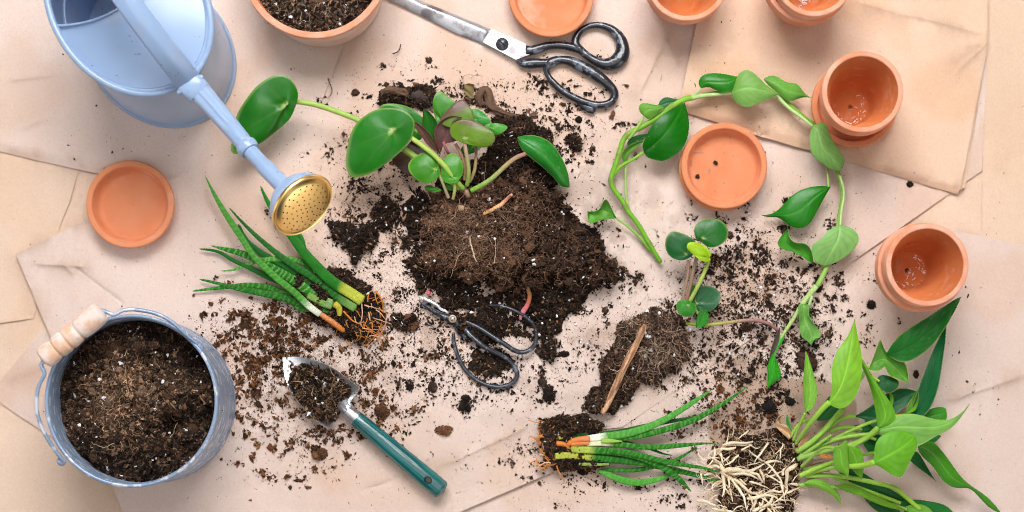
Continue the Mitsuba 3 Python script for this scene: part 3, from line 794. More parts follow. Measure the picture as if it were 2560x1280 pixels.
put('handle_spur', px_tube([(1140 + x / 4, y / 4, r / 4, zh - 0.001) for x, y, r in [(1215, 1000, 26), (1290, 1060, 40), (1350, 1095, 42), (1385, 1118, 22)]], 24, flat=0.5), 'mat_enamel', sc_, smooth=True)

# ------------------------------------------------------------------ small bonsai scissors
ZS = zoom(1000, 700, 4.2675)
bs = thing('bonsai_scissors', 'small black iron scissors with wide looped handles, half buried in soil', 'scissors')
gb = ground(1190, 880) + 0.001


def s5(pts, z=0.0):
    return [(1000 + p[0] / 4.2675, 700 + p[1] / 4.2675, p[2] / 4.2675, gb + 0.004 + (p[3] if len(p) > 3 else 0)) for p in pts]


put('handle_loop', px_tube(s5([(690, 520, 26, .003), (830, 662, 26, .008), (950, 742, 26, .007), (1090, 812, 24, .003), (1205, 905, 24), (1250, 1010, 25), (1200, 1095, 25), (1080, 1140, 24), (930, 1120, 22), (780, 1040, 22), (665, 910, 22), (600, 760, 21), (570, 620, 19), (572, 560, 12)]), 110, sides=14), 'mat_iron', bs, smooth=True)
put('handle_loop', px_tube(s5([(690, 440, 26, .004), (860, 520, 26, .006), (1000, 612, 26, .010), (1110, 680, 26, .010), (1210, 745, 26, .009), (1300, 772, 25, .007), (1390, 740, 24, .006), (1445, 665, 22, .007), (1452, 570, 18, .009), (1420, 470, 17, .013), (1330, 385, 17, .016), (1260, 345, 18, .017), (1160, 300, 17, .017), (1050, 272, 14, .015), (960, 268, 12, .008)]), 110, sides=14), 'mat_iron', bs, smooth=True)
put('blade', blade(ZS([(183, 208), (240, 240), (300, 272), (440, 342), (500, 362), (560, 358), (600, 385), (650, 440), (685, 490), (640, 515), (560, 480), (440, 410), (300, 325), (225, 262)]), ZS([(230, 245), (420, 362), (600, 450)]), gb + 0.006, gb + 0.0105), 'mat_iron', bs, smooth=30)
put('blade', blade(ZS([(205, 170), (290, 195), (385, 238), (470, 300), (520, 350), (440, 330), (330, 255), (262, 225)]), ZS([(240, 190), (400, 275)]), gb + 0.0035, gb + 0.006), 'mat_ferrule', bs, smooth=30)
put('tang', blade(ZS([(575, 500), (650, 520), (720, 580), (690, 640), (600, 560)]), ZS([(600, 520), (680, 600)]), gb + 0.004, gb + 0.0065), 'mat_iron', bs, smooth=30)
pv = W(*ZS([(562, 415, gb + 0.011)])[0])
scene['mat_brass'] = dict(type='twosided', b=dict(type='principled', base_color=dict(type='rgb', value=[0.35, 0.24, 0.16]), metallic=0.7, roughness=0.45))
put('washer', revolve([(0.0005, gb + 0.0100), (0.0052, gb + 0.0100), (0.0052, gb + 0.0112), (0.0045, gb + 0.0116), (0.0005, gb + 0.0116)], 28, pv[:2]), 'mat_brass', bs, smooth=35)
put('rivet', revolve([(0.0031, gb + 0.0112), (0.0031, gb + 0.0125), (0.0022, gb + 0.0135), (0.0004, gb + 0.0138)], 24, pv[:2]), 'mat_ferrule', bs, smooth=50)

# ------------------------------------------------------------------ trowel
ZT = zoom(680, 860, 3.048)
tw = thing('hand_trowel', 'garden trowel with a dark teal wooden handle and a chrome blade under soil', 'trowel')
gt = ground(900, 1040) + 0.0030
out = spl(ZT([(80, 104), (180, 97), (300, 118), (420, 162), (540, 240), (620, 300), (665, 332)]), 30)
out2 = spl(ZT([(665, 332), (645, 380), (612, 415), (598, 450), (585, 500)]), 14)
out3 = spl(ZT([(545, 520), (520, 500), (480, 545), (455, 600), (425, 642)]), 14)
out4 = spl(ZT([(425, 642), (365, 602), (245, 492), (150, 370), (95, 240), (80, 104)]), 34)
outline = np.vstack([out, out2[1:], out3, out4[1:-1]])
tip, heel = np.array(ZT([(80, 104)])[0]), np.array(ZT([(560, 510)])[0])
axis = (heel - tip) / np.linalg.norm(heel - tip)
nrm_ = np.array([-axis[1], axis[0]])
poly = Polygon(outline).buffer(0)
x0, y0, x1, y1 = poly.bounds
gx, gy = np.meshgrid(np.arange(x0, x1, 4.0), np.arange(y0, y1, 4.0))
g = np.c_[gx.ravel(), gy.ravel()]
g = g[inside(poly, g[:, 0], g[:, 1])]
g = g[edge_dist(poly, g[:, 0], g[:, 1]) > 2]
v2 = np.vstack([outline, g])
f = Delaunay(v2).simplices
c = v2[f].mean(1)
f = f[inside(poly, c[:, 0], c[:, 1])]
e1, e2 = v2[f[:, 1]] - v2[f[:, 0]], v2[f[:, 2]] - v2[f[:, 0]]
cr = e1[:, 0] * e2[:, 1] - e1[:, 1] * e2[:, 0]
f[cr > 0] = f[cr > 0][:, ::-1]
f = f[np.abs(cr) > 1e-9]


def trowel_z(x, y):
    d = np.stack([x, y], -1) - tip
    w_ = (d @ nrm_) / 62.0
    l_ = np.clip((d @ axis) / 180.0, 0, 1.2)
    return gt + 0.001 + 0.016 * w_ ** 2 * np.clip(l_ + 0.3, 0, 1) + 0.004 * np.clip(l_ - 0.8, 0, 1) * 3


zz = trowel_z(v2[:, 0], v2[:, 1])
vt = W(v2[:, 0], v2[:, 1], zz)
m = tri(vt, f)
nn = np.array(m.vertex_normals)
N = len(vt); nb = len(outline); i = np.arange(nb); j = (i + 1) % nb
side = np.vstack([np.stack([i, j, j + N], 1), np.stack([i, j + N, i + N], 1)])
put('blade', tri(np.vstack([vt, vt - nn * 0.0013]), np.vstack([f, f[:, ::-1] + N, side])), 'mat_chrome', tw, smooth=35)
zz0 = gt + 0.014
sh = [W(*ZT([p])[0][:2], z) for p, z in (((470, 400), gt + 0.005), ((540, 455), gt + 0.010), ((580, 500), zz0), ((612, 535), zz0))]
put('shank', tube(spl(sh, 16), np.linspace(0.011, 0.0075, 16), np.linspace(0.004, 0.0075, 16), 18)[0], 'mat_chrome', tw, smooth=True)
d0, d1, e_ = (W(*ZT([p])[0][:2], zz0) for p in ((568, 505), (642, 568), (1300, 1122)))
put('ferrule', tube(np.array([d0, d0 * 0.95 + d1 * 0.05, d0 * 0.15 + d1 * 0.85, d1]), [0.0076, 0.0088, 0.0098, 0.0098], sides=32)[0], 'mat_ferrule', tw, smooth=35)
q = np.r_[np.linspace(0, 0.965, 22), 0.978, 0.988, 0.995, 1.0]
rd = np.interp(q, [0, 0.02, 0.3, 0.8, 0.965, 0.978, 0.988, 0.995, 1], [0.0096, 0.0102, 0.0112, 0.0126, 0.0127, 0.0124, 0.0117, 0.0106, 0.0088])
hd = d1 * 0.93 + d0 * 0.07
hm = tube(hd + (e_ - hd) * q[:, None], rd, sides=40)[0]
import manifold3d as m3


def to_m3(m):
    return m3.Manifold(m3.Mesh(vert_properties=np.asarray(m.vertices, np.float32), tri_verts=np.asarray(m.faces, np.uint32)))


hole_c = W(*ZT([(1187, 1040)])[0], zz0 + 0.012)
cyl = m3.Manifold.cylinder(0.06, 0.0042, 0.0042, 28).translate((hole_c[0], hole_c[1], zz0 - 0.03))
A = to_m3(hm)
if A.volume() < 0:
    A = to_m3(tri(hm.vertices, np.array(hm.faces)[:, ::-1]))
cut = A - cyl - m3.Manifold.cylinder(0.01, 0.0042, 0.0085, 28).translate((hole_c[0], hole_c[1], zz0 + 0.0095))
mm = cut.to_mesh()
put('handle', tri(mm.vert_properties[:, :3], mm.tri_verts), 'mat_teal', tw, smooth=30)

# ------------------------------------------------------------------ leaves and stems
def grid_shell(g, thick, wrap=False):
    """Closed thin shell round a grid of points g (n, m, 3); returns mesh parts and row/column index of each vertex."""
    n, m = g.shape[:2]
    i, j = np.meshgrid(np.arange(n - 1), np.arange(m if wrap else m - 1), indexing='ij')
    j2 = (j + 1) % m
    f = np.stack([i * m + j, (i + 1) * m + j, (i + 1) * m + j2, i * m + j2], -1).reshape(-1, 4)
    f = np.vstack([f[:, [0, 1, 2]], f[:, [0, 2, 3]]])
    v = g.reshape(-1, 3)
    fn = np.cross(v[f[:, 1]] - v[f[:, 0]], v[f[:, 2]] - v[f[:, 0]])
    if fn[:, 2].sum() < 0:
        f = f[:, ::-1]
        fn = -fn
    nn = np.zeros_like(v)
    for k in range(3):
        np.add.at(nn, f[:, k], fn)
    nn /= np.linalg.norm(nn, axis=1, keepdims=True) + 1e-12
    N = len(v)
    if wrap:
        b = np.arange(m) + (n - 1) * m
        loops = [b]
    else:
        loops = [np.r_[np.arange(m), np.arange(1, n) * m + m - 1, (n - 1) * m + np.arange(m - 2, -1, -1), np.arange(n - 2, 0, -1) * m]]
    F = [f, f[:, ::-1] + N]
    for b in loops:
        c = np.roll(b, -1)
        F += [np.stack([b, c, c + N], 1), np.stack([b, c + N, b + N], 1)]
    return np.vstack([v + nn * thick / 2, v - nn * thick / 2]), np.vstack(F), N


def shade_leaf(s, t, pos, top, style, seed):
    """Colour over a leaf: s along, t across (-1..1)."""
    top = np.asarray(top, float)
    n1 = meshkit.fbm(pos * 70, 3, seed=seed)[:, None]
    n2 = meshkit.fbm(pos * 260, 2, seed=seed + 5)[:, None]
    c = top * 0.88 * (0.76 + 0.40 * n1 + 0.12 * n2)
    fl = np.clip((meshkit.noise(pos * 420, seed=seed + 8)[:, None] - 0.88) / 0.05, 0, 1) * 0.35
    c = c * (1 - fl) + np.asarray([0.26, 0.30, 0.16]) * fl
    at = np.abs(t)[:, None]
    s_ = s[:, None]
    if style == 'vein':          # side veins sweeping forward, pale midrib
        w = (s_ * 6.0 - at * 2.4) % 1.0
        v = np.exp(-((w - 0.5) / 0.12) ** 2) * np.clip(at * 4, 0, 1) * np.clip((1 - at) * 4, 0, 1)
        c = c * (1 - 0.17 * v)
        mid = np.exp(-(at / 0.05) ** 2) * (1 - 0.6 * s_)
        c = c * (1 - mid * 0.55) + np.minimum(top * 1.5 + [0.09, 0.08, 0.02], 0.9) * mid * 0.55
    elif style == 'glossy':
        mid = np.exp(-(at / 0.035) ** 2) * (1 - 0.5 * s_)
        c = c * (1 - mid * 0.45) + (top * 1.5 + [0.05, 0.08, 0.01]) * mid * 0.45
        w = (s_ * 7.0 - at * 2.6) % 1.0
        c = c * (1 - 0.12 * np.exp(-((w - 0.5) / 0.16) ** 2) * np.clip(at * 4, 0, 1))
    elif style == 'dark':
        w = (s_ * 8.0 - at * 2.8) % 1.0
        c = c * (1 - 0.25 * np.exp(-((w - 0.5) / 0.14) ** 2) * np.clip(at * 4, 0, 1))
        mid = np.exp(-(at / 0.045) ** 2)
        c = c * (1 - 0.3 * mid)
    return c


def leaf(parent, B, L, T_, R, zB, zT, top, bot=None, mid=None, arch=0.0, edge=0.0, style='vein', bsdf='mat_leaf', tr=IDENT, n=62, m=23, name='leaf', rimcol=None, tip=None, wave=0.0, twist=0.0, label=None, thick=0.0006):
    """A leaf blade between the outline B..L..T and B..R..T (pixels); heights zB, zT in cm, arch (cm) along, edge (cm) across, twist (cm): left up, right down."""
    f3 = lambda p: np.array([q[:2] for q in tr(p)], float)
    l, r = spl(f3([B] + L + [T_]), n), spl(f3([B] + R + [T_]), n)
    c = spl(f3([B] + mid + [T_]), n) if mid else (l + r) / 2
    s = np.linspace(0, 1, n)
    z = (zB * (1 - s) + zT * s + arch * 4 * s * (1 - s)) / 100
    t = np.linspace(-1, 1, m)
    a = np.abs(t)[None, :, None]
    side = np.where(t[None, :, None] < 0, l[:, None], r[:, None])
    # curve the lerp so that the midrib fold is soft
    p = c[:, None] * (1 - a) + side * a
    full = np.sin(np.clip(s, 0.0, 1) * np.pi) ** 0.5
    seed = int(abs(B[0] * 7 + B[1] * 13)) % 997
    zz = z[:, None] + (edge * (t[None] ** 2) - twist * t[None]) / 100 * full[:, None]
    zz = zz + wave / 100 * np.sin(s[:, None] * 9 + seed) * t[None] ** 2 * full[:, None] + wave / 200 * np.sin(s[:, None] * 15 + t[None] * 2 + seed)
    rib = np.exp(-(t[None] / 0.10) ** 2) * 0.0007 * full[:, None]
    zz = np.maximum(zz - rib, 0.010)
    g = W(p[..., 0], p[..., 1], zz)
    v, F, N = grid_shell(g, thick)
    S_, Tt = np.repeat(s, m), np.tile(t, n)
    ct = shade_leaf(S_, Tt, g.reshape(-1, 3), top, style, seed)
    cb = shade_leaf(S_, Tt, g.reshape(-1, 3), bot if bot is not None else np.asarray(top) * 1.25 + [0.02, 0.03, 0.01], style, seed)
    for cc in (ct, cb):
        if rimcol is not None:
            k = np.clip((np.abs(Tt) - 0.93) / 0.05, 0, 1)[:, None] * 0.75
            cc[:] = cc * (1 - k) + np.asarray(rimcol) * k
        if tip is not None:
            k = np.clip((S_ - tip[1]) / 0.05, 0, 1)[:, None]
            cc[:] = cc * (1 - k) + np.asarray(tip[0]) * k
    return put(name, tri(v, F), bsdf, parent, smooth=True, color=np.clip(np.vstack([ct, cb]), 0.002, 0.95), label=label)


def disc(parent, outline, att, top, bot, z=4.0, gx=0.0, gy=0.0, bulge=0.6, bsdf='mat_gloss_leaf', tr=IDENT, spot=True, rim=(0.30, 0.40, 0.10), patch=None, name='leaf', label=None, rings=11, m=52):
    """A round shield-shaped leaf; gx, gy: height in cm per 100 px to the right and downwards from att."""
    o = spl(np.array([q[:2] for q in tr(outline)], float), m, closed=True)
    a = np.array(tr([att])[0][:2], float)
    k = np.linspace(0.02, 1, rings) ** 0.9
    p = a + (o - a)[None] * k[:, None, None]
    ctr = o.mean(0)
    hgt = z + gx * (p[..., 0] - a[0]) / 100 + gy * (p[..., 1] - a[1]) / 100
    q = np.clip(np.linalg.norm(p - ctr, axis=-1) / (np.linalg.norm(o - ctr, axis=-1)[None] + 1e-9), 0, 1)
    hgt = hgt + 0.55 * bulge * (1 - q ** 2) - 0.10 * np.exp(-(k[:, None] / 0.16) ** 2) + 0.10 * np.sin(np.arange(m)[None] / m * 6.283 * 3 + a[0]) * q ** 2 + 0.16 * (meshkit.fbm(np.stack([p[..., 0] / 60, p[..., 1] / 60, 0 * q], -1), 3, seed=5) - 0.5)
    zz = np.maximum(hgt / 100, 0.0105)
    g = W(p[..., 0], p[..., 1], zz)
    v, F, N = grid_shell(g, 0.0009, wrap=True)
    pos = g.reshape(-1, 3)
    seed = int(abs(a[0] * 3 + a[1] * 5)) % 991
    th = np.tile(np.arange(m) / m, rings)
    kk = np.repeat(k, m)
    col = []
    for base in (top, bot):
        c = np.asarray(base, float) * 0.8 * (0.72 + 0.50 * meshkit.fbm(pos * 60, 3, seed=seed)[:, None] + 0.08 * meshkit.fbm(pos * 300, 2, seed=seed)[:, None])
        if patch is not None:
            w = patch(np.stack([np.tile(p[..., 0].ravel(), 1), p[..., 1].ravel()], 1))[:, None]
            w = np.clip(w + 0.5 * (meshkit.fbm(pos * 120, 3, seed=seed + 2)[:, None] - 0.5), 0, 1)
            c = c * (1 - w[:, :1]) + np.asarray([0.13, 0.055, 0.06]) * (0.8 + 0.4 * meshkit.fbm(pos * 90, 2, seed=4)[:, None]) * w[:, :1]
        vein = np.exp(-(((th * 7) % 1 - 0.5) / (0.05 / (kk + 0.12))) ** 2) * np.clip(1 - kk, 0, 1) * 0.32
        c = c * (1 - vein[:, None]) + np.asarray([0.2, 0.3, 0.08]) * vein[:, None] * 0.6
        e = np.clip((kk - 0.955) / 0.03, 0, 1)[:, None] * 0.55
        c = c * (1 - e) + np.asarray(rim) * e
        if spot:
            e = np.exp(-(kk / 0.075) ** 2)[:, None] * 0.9
            c = c * (1 - e) + np.asarray([0.42, 0.60, 0.16]) * e
        col.append(c)
    return put(name, tri(v, F), bsdf, parent, smooth=True, color=np.clip(np.vstack(col), 0.002, 0.95), label=label)


def stem(parent, pts, r0, r1, c0, c1, tr=IDENT, n=36, sides=10, name='petiole', bsdf='mat_leaf', flat=1.0, knots=None, var=0.16, label=None, prof=None):
    """pts (x, y, z cm); r0, r1 radius in pixels; colour from c0 to c1."""
    q = spl([(a[0], a[1], a[2]) for a in tr(pts)], n)
    s = np.linspace(0, 1, n)
    if name == 'root':
        k9 = np.c_[q[:, :2] / 16, np.full(n, q[0, 0])]
        q[:, 0] += 5 * (meshkit.fbm(k9, 2, seed=1) - 0.5)
        q[:, 1] += 5 * (meshkit.fbm(k9, 2, seed=2) - 0.5)
    r = (r0 + (r1 - r0) * s if prof is None else np.interp(s, *prof)) / S
    if knots:
        for k in knots:
            r = r * (1 + 0.22 * np.exp(-((s - k) / 0.012) ** 2))
    z = np.maximum(q[:, 2] / 100, 0.0085 + r * flat)
    mesh, ss, th = tube(W(q[:, 0], q[:, 1], z), r, r * flat, sides)
    pos = np.array(mesh.vertices)
    cs = np.asarray(c0, float) if np.ndim(c0) == 2 else np.array([c0, c1], float)
    xs = np.linspace(0, 1, len(cs))
    c = np.stack([np.interp(ss, xs, cs[:, k]) for k in range(3)], 1)
    c = c * (1 - var + 2 * var * meshkit.fbm(pos * 160, 3, seed=11)[:, None])
    if knots:
        for k in knots:
            e = np.exp(-((ss - k) / 0.014) ** 2)[:, None] * 0.6
            c = c * (1 - e) + np.asarray([0.20, 0.15, 0.07]) * e
    return put(name, mesh, bsdf, parent, smooth=True, color=np.clip(c, 0.002, 0.95), label=label)


GREEN, DEEP, LIGHT = (0.020, 0.190, 0.012), (0.007, 0.085, 0.010), (0.145, 0.35, 0.045)
PETI, PINK, PURP = (0.25, 0.42, 0.08), (0.30, 0.16, 0.12), (0.115, 0.05, 0.055)

# -------- large pilea
pl = thing('coin_leaf_plant', 'large uprooted plant with big round green leaves and purple undersides on the central soil heap', 'plant')
ZP = zoom(860, 200, 4.0)
stem(pl, [(742, 254, 5.2), (790, 262, 5.5), (850, 282, 6), (905, 305, 6.5), (985, 355, 6.8), (1080, 420, 6.8), (1150, 470, 6.2)], 6.5, 7.5, (0.34, 0.50, 0.11), (0.30, 0.45, 0.08))
disc(pl, [(745, 232), (738, 268), (722, 300), (688, 330), (655, 356), (625, 372), (597, 384), (579, 381), (582, 340), (590, 295), (606, 262), (636, 222), (662, 200), (690, 188), (714, 189), (733, 206)], (718, 261), (0.010, 0.150, 0.006), LIGHT, z=6.2, gx=-0.6, gy=-1.2, bulge=1.5, label='far left leaf on its long pale stalk, tip behind the spout')
disc(pl, ZP([(362, 290), (370, 255), (430, 238), (520, 240), (640, 270), (740, 330), (790, 380), (800, 500), (760, 600), (640, 560), (480, 420)]), ZP([(730, 520)])[0], GREEN, PURP, z=5.5, gy=-0.6, bulge=0.6)
disc(pl, ZP([(600, 690), (690, 600), (760, 610), (830, 700), (790, 830), (690, 960), (600, 930), (520, 860), (488, 800)]), ZP([(710, 770)])[0], (0.075, 0.035, 0.025), PURP, z=4.0, bulge=0.4, spot=False, rim=(0.06, 0.03, 0.03), label='shaded purple underside of a leaf')
disc(pl, ZP([(895, 300), (890, 220), (910, 150), (950, 118), (1000, 135), (1060, 180), (1120, 230), (1100, 330), (1010, 420), (940, 440)]), ZP([(980, 400)])[0], (0.05, 0.25, 0.018), LIGHT, z=7.4, gy=-0.5, bulge=0.4)
disc(pl, ZP([(1270, 330), (1290, 288), (1370, 310), (1430, 360), (1468, 420), (1430, 455), (1330, 450), (1270, 420)]), ZP([(1310, 400)])[0], (0.035, 0.27, 0.035), LIGHT, z=6.4, bulge=0.4)
disc(pl, ZP([(1410, 455), (1470, 433), (1560, 437), (1632, 470), (1600, 515), (1520, 548), (1440, 500)]), ZP([(1450, 480)])[0], (0.05, 0.30, 0.02), LIGHT, z=6.6, bulge=0.3)
disc(pl, ZP([(1170, 690), (1230, 640), (1310, 660), (1370, 675), (1320, 715), (1240, 745), (1185, 742)]), ZP([(1250, 690)])[0], (0.02, 0.17, 0.02), LIGHT, z=5.5, bulge=0.2)
up = lambda x0, y0, dx, dy, w: (lambda q: 1 / (1 + np.exp(-(((q[:, 0] - x0) * dx + (q[:, 1] - y0) * dy) / w))))
disc(pl, ZP([(960, 415), (1010, 330), (1090, 250), (1185, 196), (1240, 240), (1285, 320), (1298, 410), (1230, 470), (1080, 480)]), ZP([(1150, 440)])[0], (0.125, 0.25, 0.018), PURP, z=8.2, gy=-0.4, bulge=0.5, patch=up(1160, 274, -0.55, -1, 5), rim=(0.12, 0.06, 0.05), spot=False)
leaf(pl, (940, 745), [(860, 610), (790, 480), (788, 360), (800, 290)], (815, 292), [(925, 520), (935, 450), (880, 350)], 6.3, 8.0, (0.02, 0.15, 0.014), bot=PURP, style='dark', edge=0.6, rimcol=(0.12, 0.05, 0.05), tr=ZP, bsdf='mat_gloss_leaf')
leaf(pl, (965, 745), [(850, 660), (760, 540), (706, 440)], (706, 412), [(930, 650), (860, 545), (790, 470)], 6.4, 8.3, (0.13, 0.062, 0.05), bot=PURP, style='dark', edge=0.4, rimcol=(0.2, 0.09, 0.07), tr=ZP, bsdf='mat_leaf')
leaf(pl, (970, 725), [(930, 640), (903, 510), (960, 420), (1060, 362)], (1180, 372), [(1010, 640), (1120, 600), (1085, 470), (1120, 400)], 6.6, 8.6, (0.135, 0.062, 0.058), bot=PURP, style='dark', edge=0.8, rimcol=(0.22, 0.10, 0.08), tr=ZP, bsdf='mat_leaf')
disc(pl, ZP([(870, 575), (900, 535), (930, 600), (945, 680), (900, 640)]), ZP([(905, 610)])[0], GREEN, LIGHT, z=6.4, bulge=0.1, spot=False)
disc(pl, ZP([(1058, 500), (1085, 440), (1160, 402), (1260, 402), (1350, 430), (1450, 490), (1508, 555), (1500, 620), (1440, 665), (1370, 672), (1280, 655), (1160, 620), (1080, 570)]), ZP([(1205, 585)])[0], (0.135, 0.265, 0.014), GREEN, z=9.0, gx=0.3, gy=-0.6, bulge=0.5, patch=up(1193, 316, 0.25, -1, 5), rim=(0.14, 0.10, 0.05))
disc(pl, ZP([(642, 860), (680, 790), (760, 740), (850, 725), (915, 780), (950, 870), (955, 950), (900, 1010), (810, 1032), (730, 1000), (670, 940)]), ZP([(920, 893)])[0], (0.055, 0.265, 0.014), LIGHT, z=7.8, bulge=0.7)
disc(pl, ZP([(970, 900), (990, 820), (1040, 750), (1090, 732), (1150, 770), (1188, 850), (1185, 930), (1140, 1010), (1070, 1040), (1000, 1010)]), ZP([(1085, 985)])[0], (0.06, 0.29, 0.018), LIGHT, z=7.6, bulge=0.6, spot=False)
disc(pl, ZP([(805, 1075), (830, 1055), (900, 1065), (975, 1100), (920, 1122), (850, 1110)]), ZP([(940, 1098)])[0], (0.05, 0.26, 0.02), LIGHT, z=6.3, bulge=0.2, spot=False)
disc(pl, ZP([(1005, 1060), (1050, 1035), (1110, 1050), (1095, 1095), (1030, 1095)]), ZP([(1060, 1070)])[0], (0.06, 0.26, 0.02), LIGHT, z=6.0, bulge=0.2, spot=False)
disc(pl, ZP([(20, 860), (30, 700), (60, 560), (120, 440), (220, 350), (330, 295), (450, 280), (560, 295), (650, 340), (697, 400), (700, 480), (670, 590), (590, 690), (480, 790), (370, 870), (240, 945), (140, 972), (70, 965)]), ZP([(500, 497)])[0], (0.018, 0.185, 0.012), LIGHT, z=9.3, gx=0.4, gy=-1.0, bulge=1.3, label='biggest round leaf with a pale spot where its stalk joins')
leaf(pl, (1293, 344), [(1325, 338), (1370, 352), (1402, 390), (1420, 435)], (1424, 468), [(1306, 374), (1345, 408), (1385, 445), (1405, 466)], 5.0, 2.2, (0.022, 0.20, 0.022), bot=(0.2, 0.3, 0.1), mid=[(1315, 358), (1350, 382), (1390, 425)], arch=1.6, edge=-0.8, style='glossy', bsdf='mat_gloss_leaf', rimcol=(0.22, 0.27, 0.10), label='folded leaf at the right on its own stalk')
for pts, c0, c1, r in (([(660, 570, 8.8), (800, 670, 8.6), (950, 800, 8.2), (1100, 980, 7.4), (1190, 1090, 6.2)], (0.42, 0.56, 0.11), (0.25, 0.42, 0.07), 7.6),
                       ([(580, 690, 6.4), (690, 770, 6.5), (800, 860, 6.5)], (0.38, 0.50, 0.10), (0.3, 0.4, 0.08), 7.0),
                       ([(995, 620, 8.1), (1020, 690, 7.6), (1055, 740, 6.8)], (0.35, 0.13, 0.13), (0.28, 0.10, 0.10), 4.6),
                       ([(890, 760, 7.4), (920, 830, 7.2), (970, 885, 6.8), (1010, 960, 6.3)], (0.32, 0.15, 0.12), (0.25, 0.12, 0.10), 4.2),
                       ([(1115, 640, 7.8), (1160, 720, 7.4), (1205, 850, 7.0), (1205, 1000, 6.2)], (0.34, 0.17, 0.12), (0.38, 0.26, 0.12), 4.8),
                       ([(1205, 590, 8.9), (1215, 690, 8.6), (1240, 830, 8.0), (1245, 960, 7.2), (1230, 1055, 6.2)], (0.42, 0.22, 0.20), (0.26, 0.42, 0.06), 6.2),
                       ([(1320, 675, 6.6), (1318, 800, 6.8), (1300, 920, 6.6), (1255, 1020, 6.1)], (0.27, 0.17, 0.10), (0.33, 0.26, 0.10), 5.0),
                       ([(920, 895, 7.9), (970, 990, 7.4), (1010, 1090, 6.8), (1045, 1180, 6.2)], (0.32, 0.42, 0.12), (0.34, 0.24, 0.16), 4.6),
                       ([(1085, 985, 7.6), (1105, 1050, 7.2), (1105, 1120, 6.8), (1090, 1190, 6.2)], (0.30, 0.42, 0.09), (0.38, 0.40, 0.12), 4.6),
                       ([(1810, 740, 4.8), (1700, 790, 5.6), (1550, 920, 6.4), (1430, 1020, 6.6), (1270, 1108, 6.2)], (0.40, 0.20, 0.16), (0.16, 0.38, 0.04), 7.2)):
    stem(pl, pts, r * 0.76, r * 0.86, c0, c1, tr=ZP)

# -------- small pilea
sp_ = thing('coin_leaf_plant', 'small uprooted plant with few coin shaped leaves, its root ball beside a woody stick', 'plant')
ZQ = zoom(1640, 540, 4.0)
for pts, c0, c1, r in (([(320, 440, 4.6), (322, 560, 4.4), (300, 680, 4.0), (265, 840, 3.2)], (0.34, 0.20, 0.14), (0.36, 0.24, 0.17), 3.8),
                       ([(440, 250, 5.6), (405, 420, 5.2), (370, 560, 4.8), (345, 690, 4.2), (300, 850, 3.2)], (0.32, 0.24, 0.14), (0.34, 0.2, 0.15), 4.6),
                       ([(390, 880, 3.2), (430, 1000, 3.2), (480, 1090, 3.0)], PETI, PETI, 3),
                       ([(300, 1070, 3.0), (450, 1090, 3.0), (600, 1080, 2.8), (760, 1060, 2.6), (930, 1042, 2.4), (1060, 1055, 2.0), (1160, 1095, 1.8), (1220, 1150, 1.5)], [(0.25, 0.32, 0.03), (0.38, 0.40, 0.10), (0.36, 0.20, 0.18), (0.30, 0.13, 0.12)], None, 4.6),
                       ([(525, 455, 5.8), (480, 570, 5.4), (420, 700, 4.8), (340, 850, 3.6)], (0.38, 0.50, 0.09), (0.42, 0.50, 0.12), 5.0)):
    stem(sp_, pts, r * 0.9, r, c0, c1, tr=ZQ)
disc(sp_, [(92, 260), (110, 200), (155, 157), (230, 165), (310, 195), (375, 235), (405, 290), (390, 360), (350, 405), (280, 440), (200, 435), (130, 390), (95, 320)], (305, 392), (0.012, 0.115, 0.026), LIGHT, z=5.0, gy=-0.6, bulge=0.6, tr=ZQ)
disc(sp_, [(380, 150), (400, 90), (450, 50), (540, 28), (630, 40), (695, 90), (722, 160), (700, 240), (640, 290), (560, 312), (490, 290), (430, 235), (395, 205)], (460, 226), (0.018, 0.150, 0.020), LIGHT, z=6.0, bulge=0.6, tr=ZQ)
disc(sp_, [(400, 760), (420, 710), (490, 695), (570, 715), (640, 770), (640, 850), (600, 910), (540, 955), (450, 950), (400, 900)], (395, 880), (0.014, 0.115, 0.034), LIGHT, z=3.6, bulge=-0.2, gx=0.5, tr=ZQ, rim=(0.10, 0.2, 0.1), label='dark leaf with a wide pale sheen')
leaf(sp_, (340, 850), [(335, 770), (360, 700)], (385, 690), [(380, 880), (410, 800), (405, 730)], 3.3, 4.0, (0.03, 0.14, 0.02), style='dark', tr=ZQ)
disc(sp_, [(202, 900), (230, 850), (300, 840), (360, 865), (393, 915), (385, 970), (340, 1000), (270, 1000), (220, 960)], (318, 886), (0.03, 0.235, 0.018), LIGHT, z=4.6, bulge=0.4, tr=ZQ)
leaf(sp_, (400, 1115), [(405, 1040), (435, 960)], (490, 940), [(470, 1105), (520, 1050), (525, 980)], 3.8, 4.4, (0.03, 0.23, 0.016), style='glossy', tr=ZQ, bsdf='mat_gloss_leaf', edge=0.3)
disc(sp_, [(308, 300), (330, 268), (390, 263), (470, 295), (540, 350), (550, 395), (535, 410), (548, 435), (510, 458), (440, 440), (370, 385), (325, 340)], (528, 420), (0.33, 0.56, 0.012), LIGHT, z=7.0, gx=-0.4, bulge=0.4, spot=False, rim=(0.55, 0.60, 0.03), tr=ZQ, label='small bright yellow green leaf')

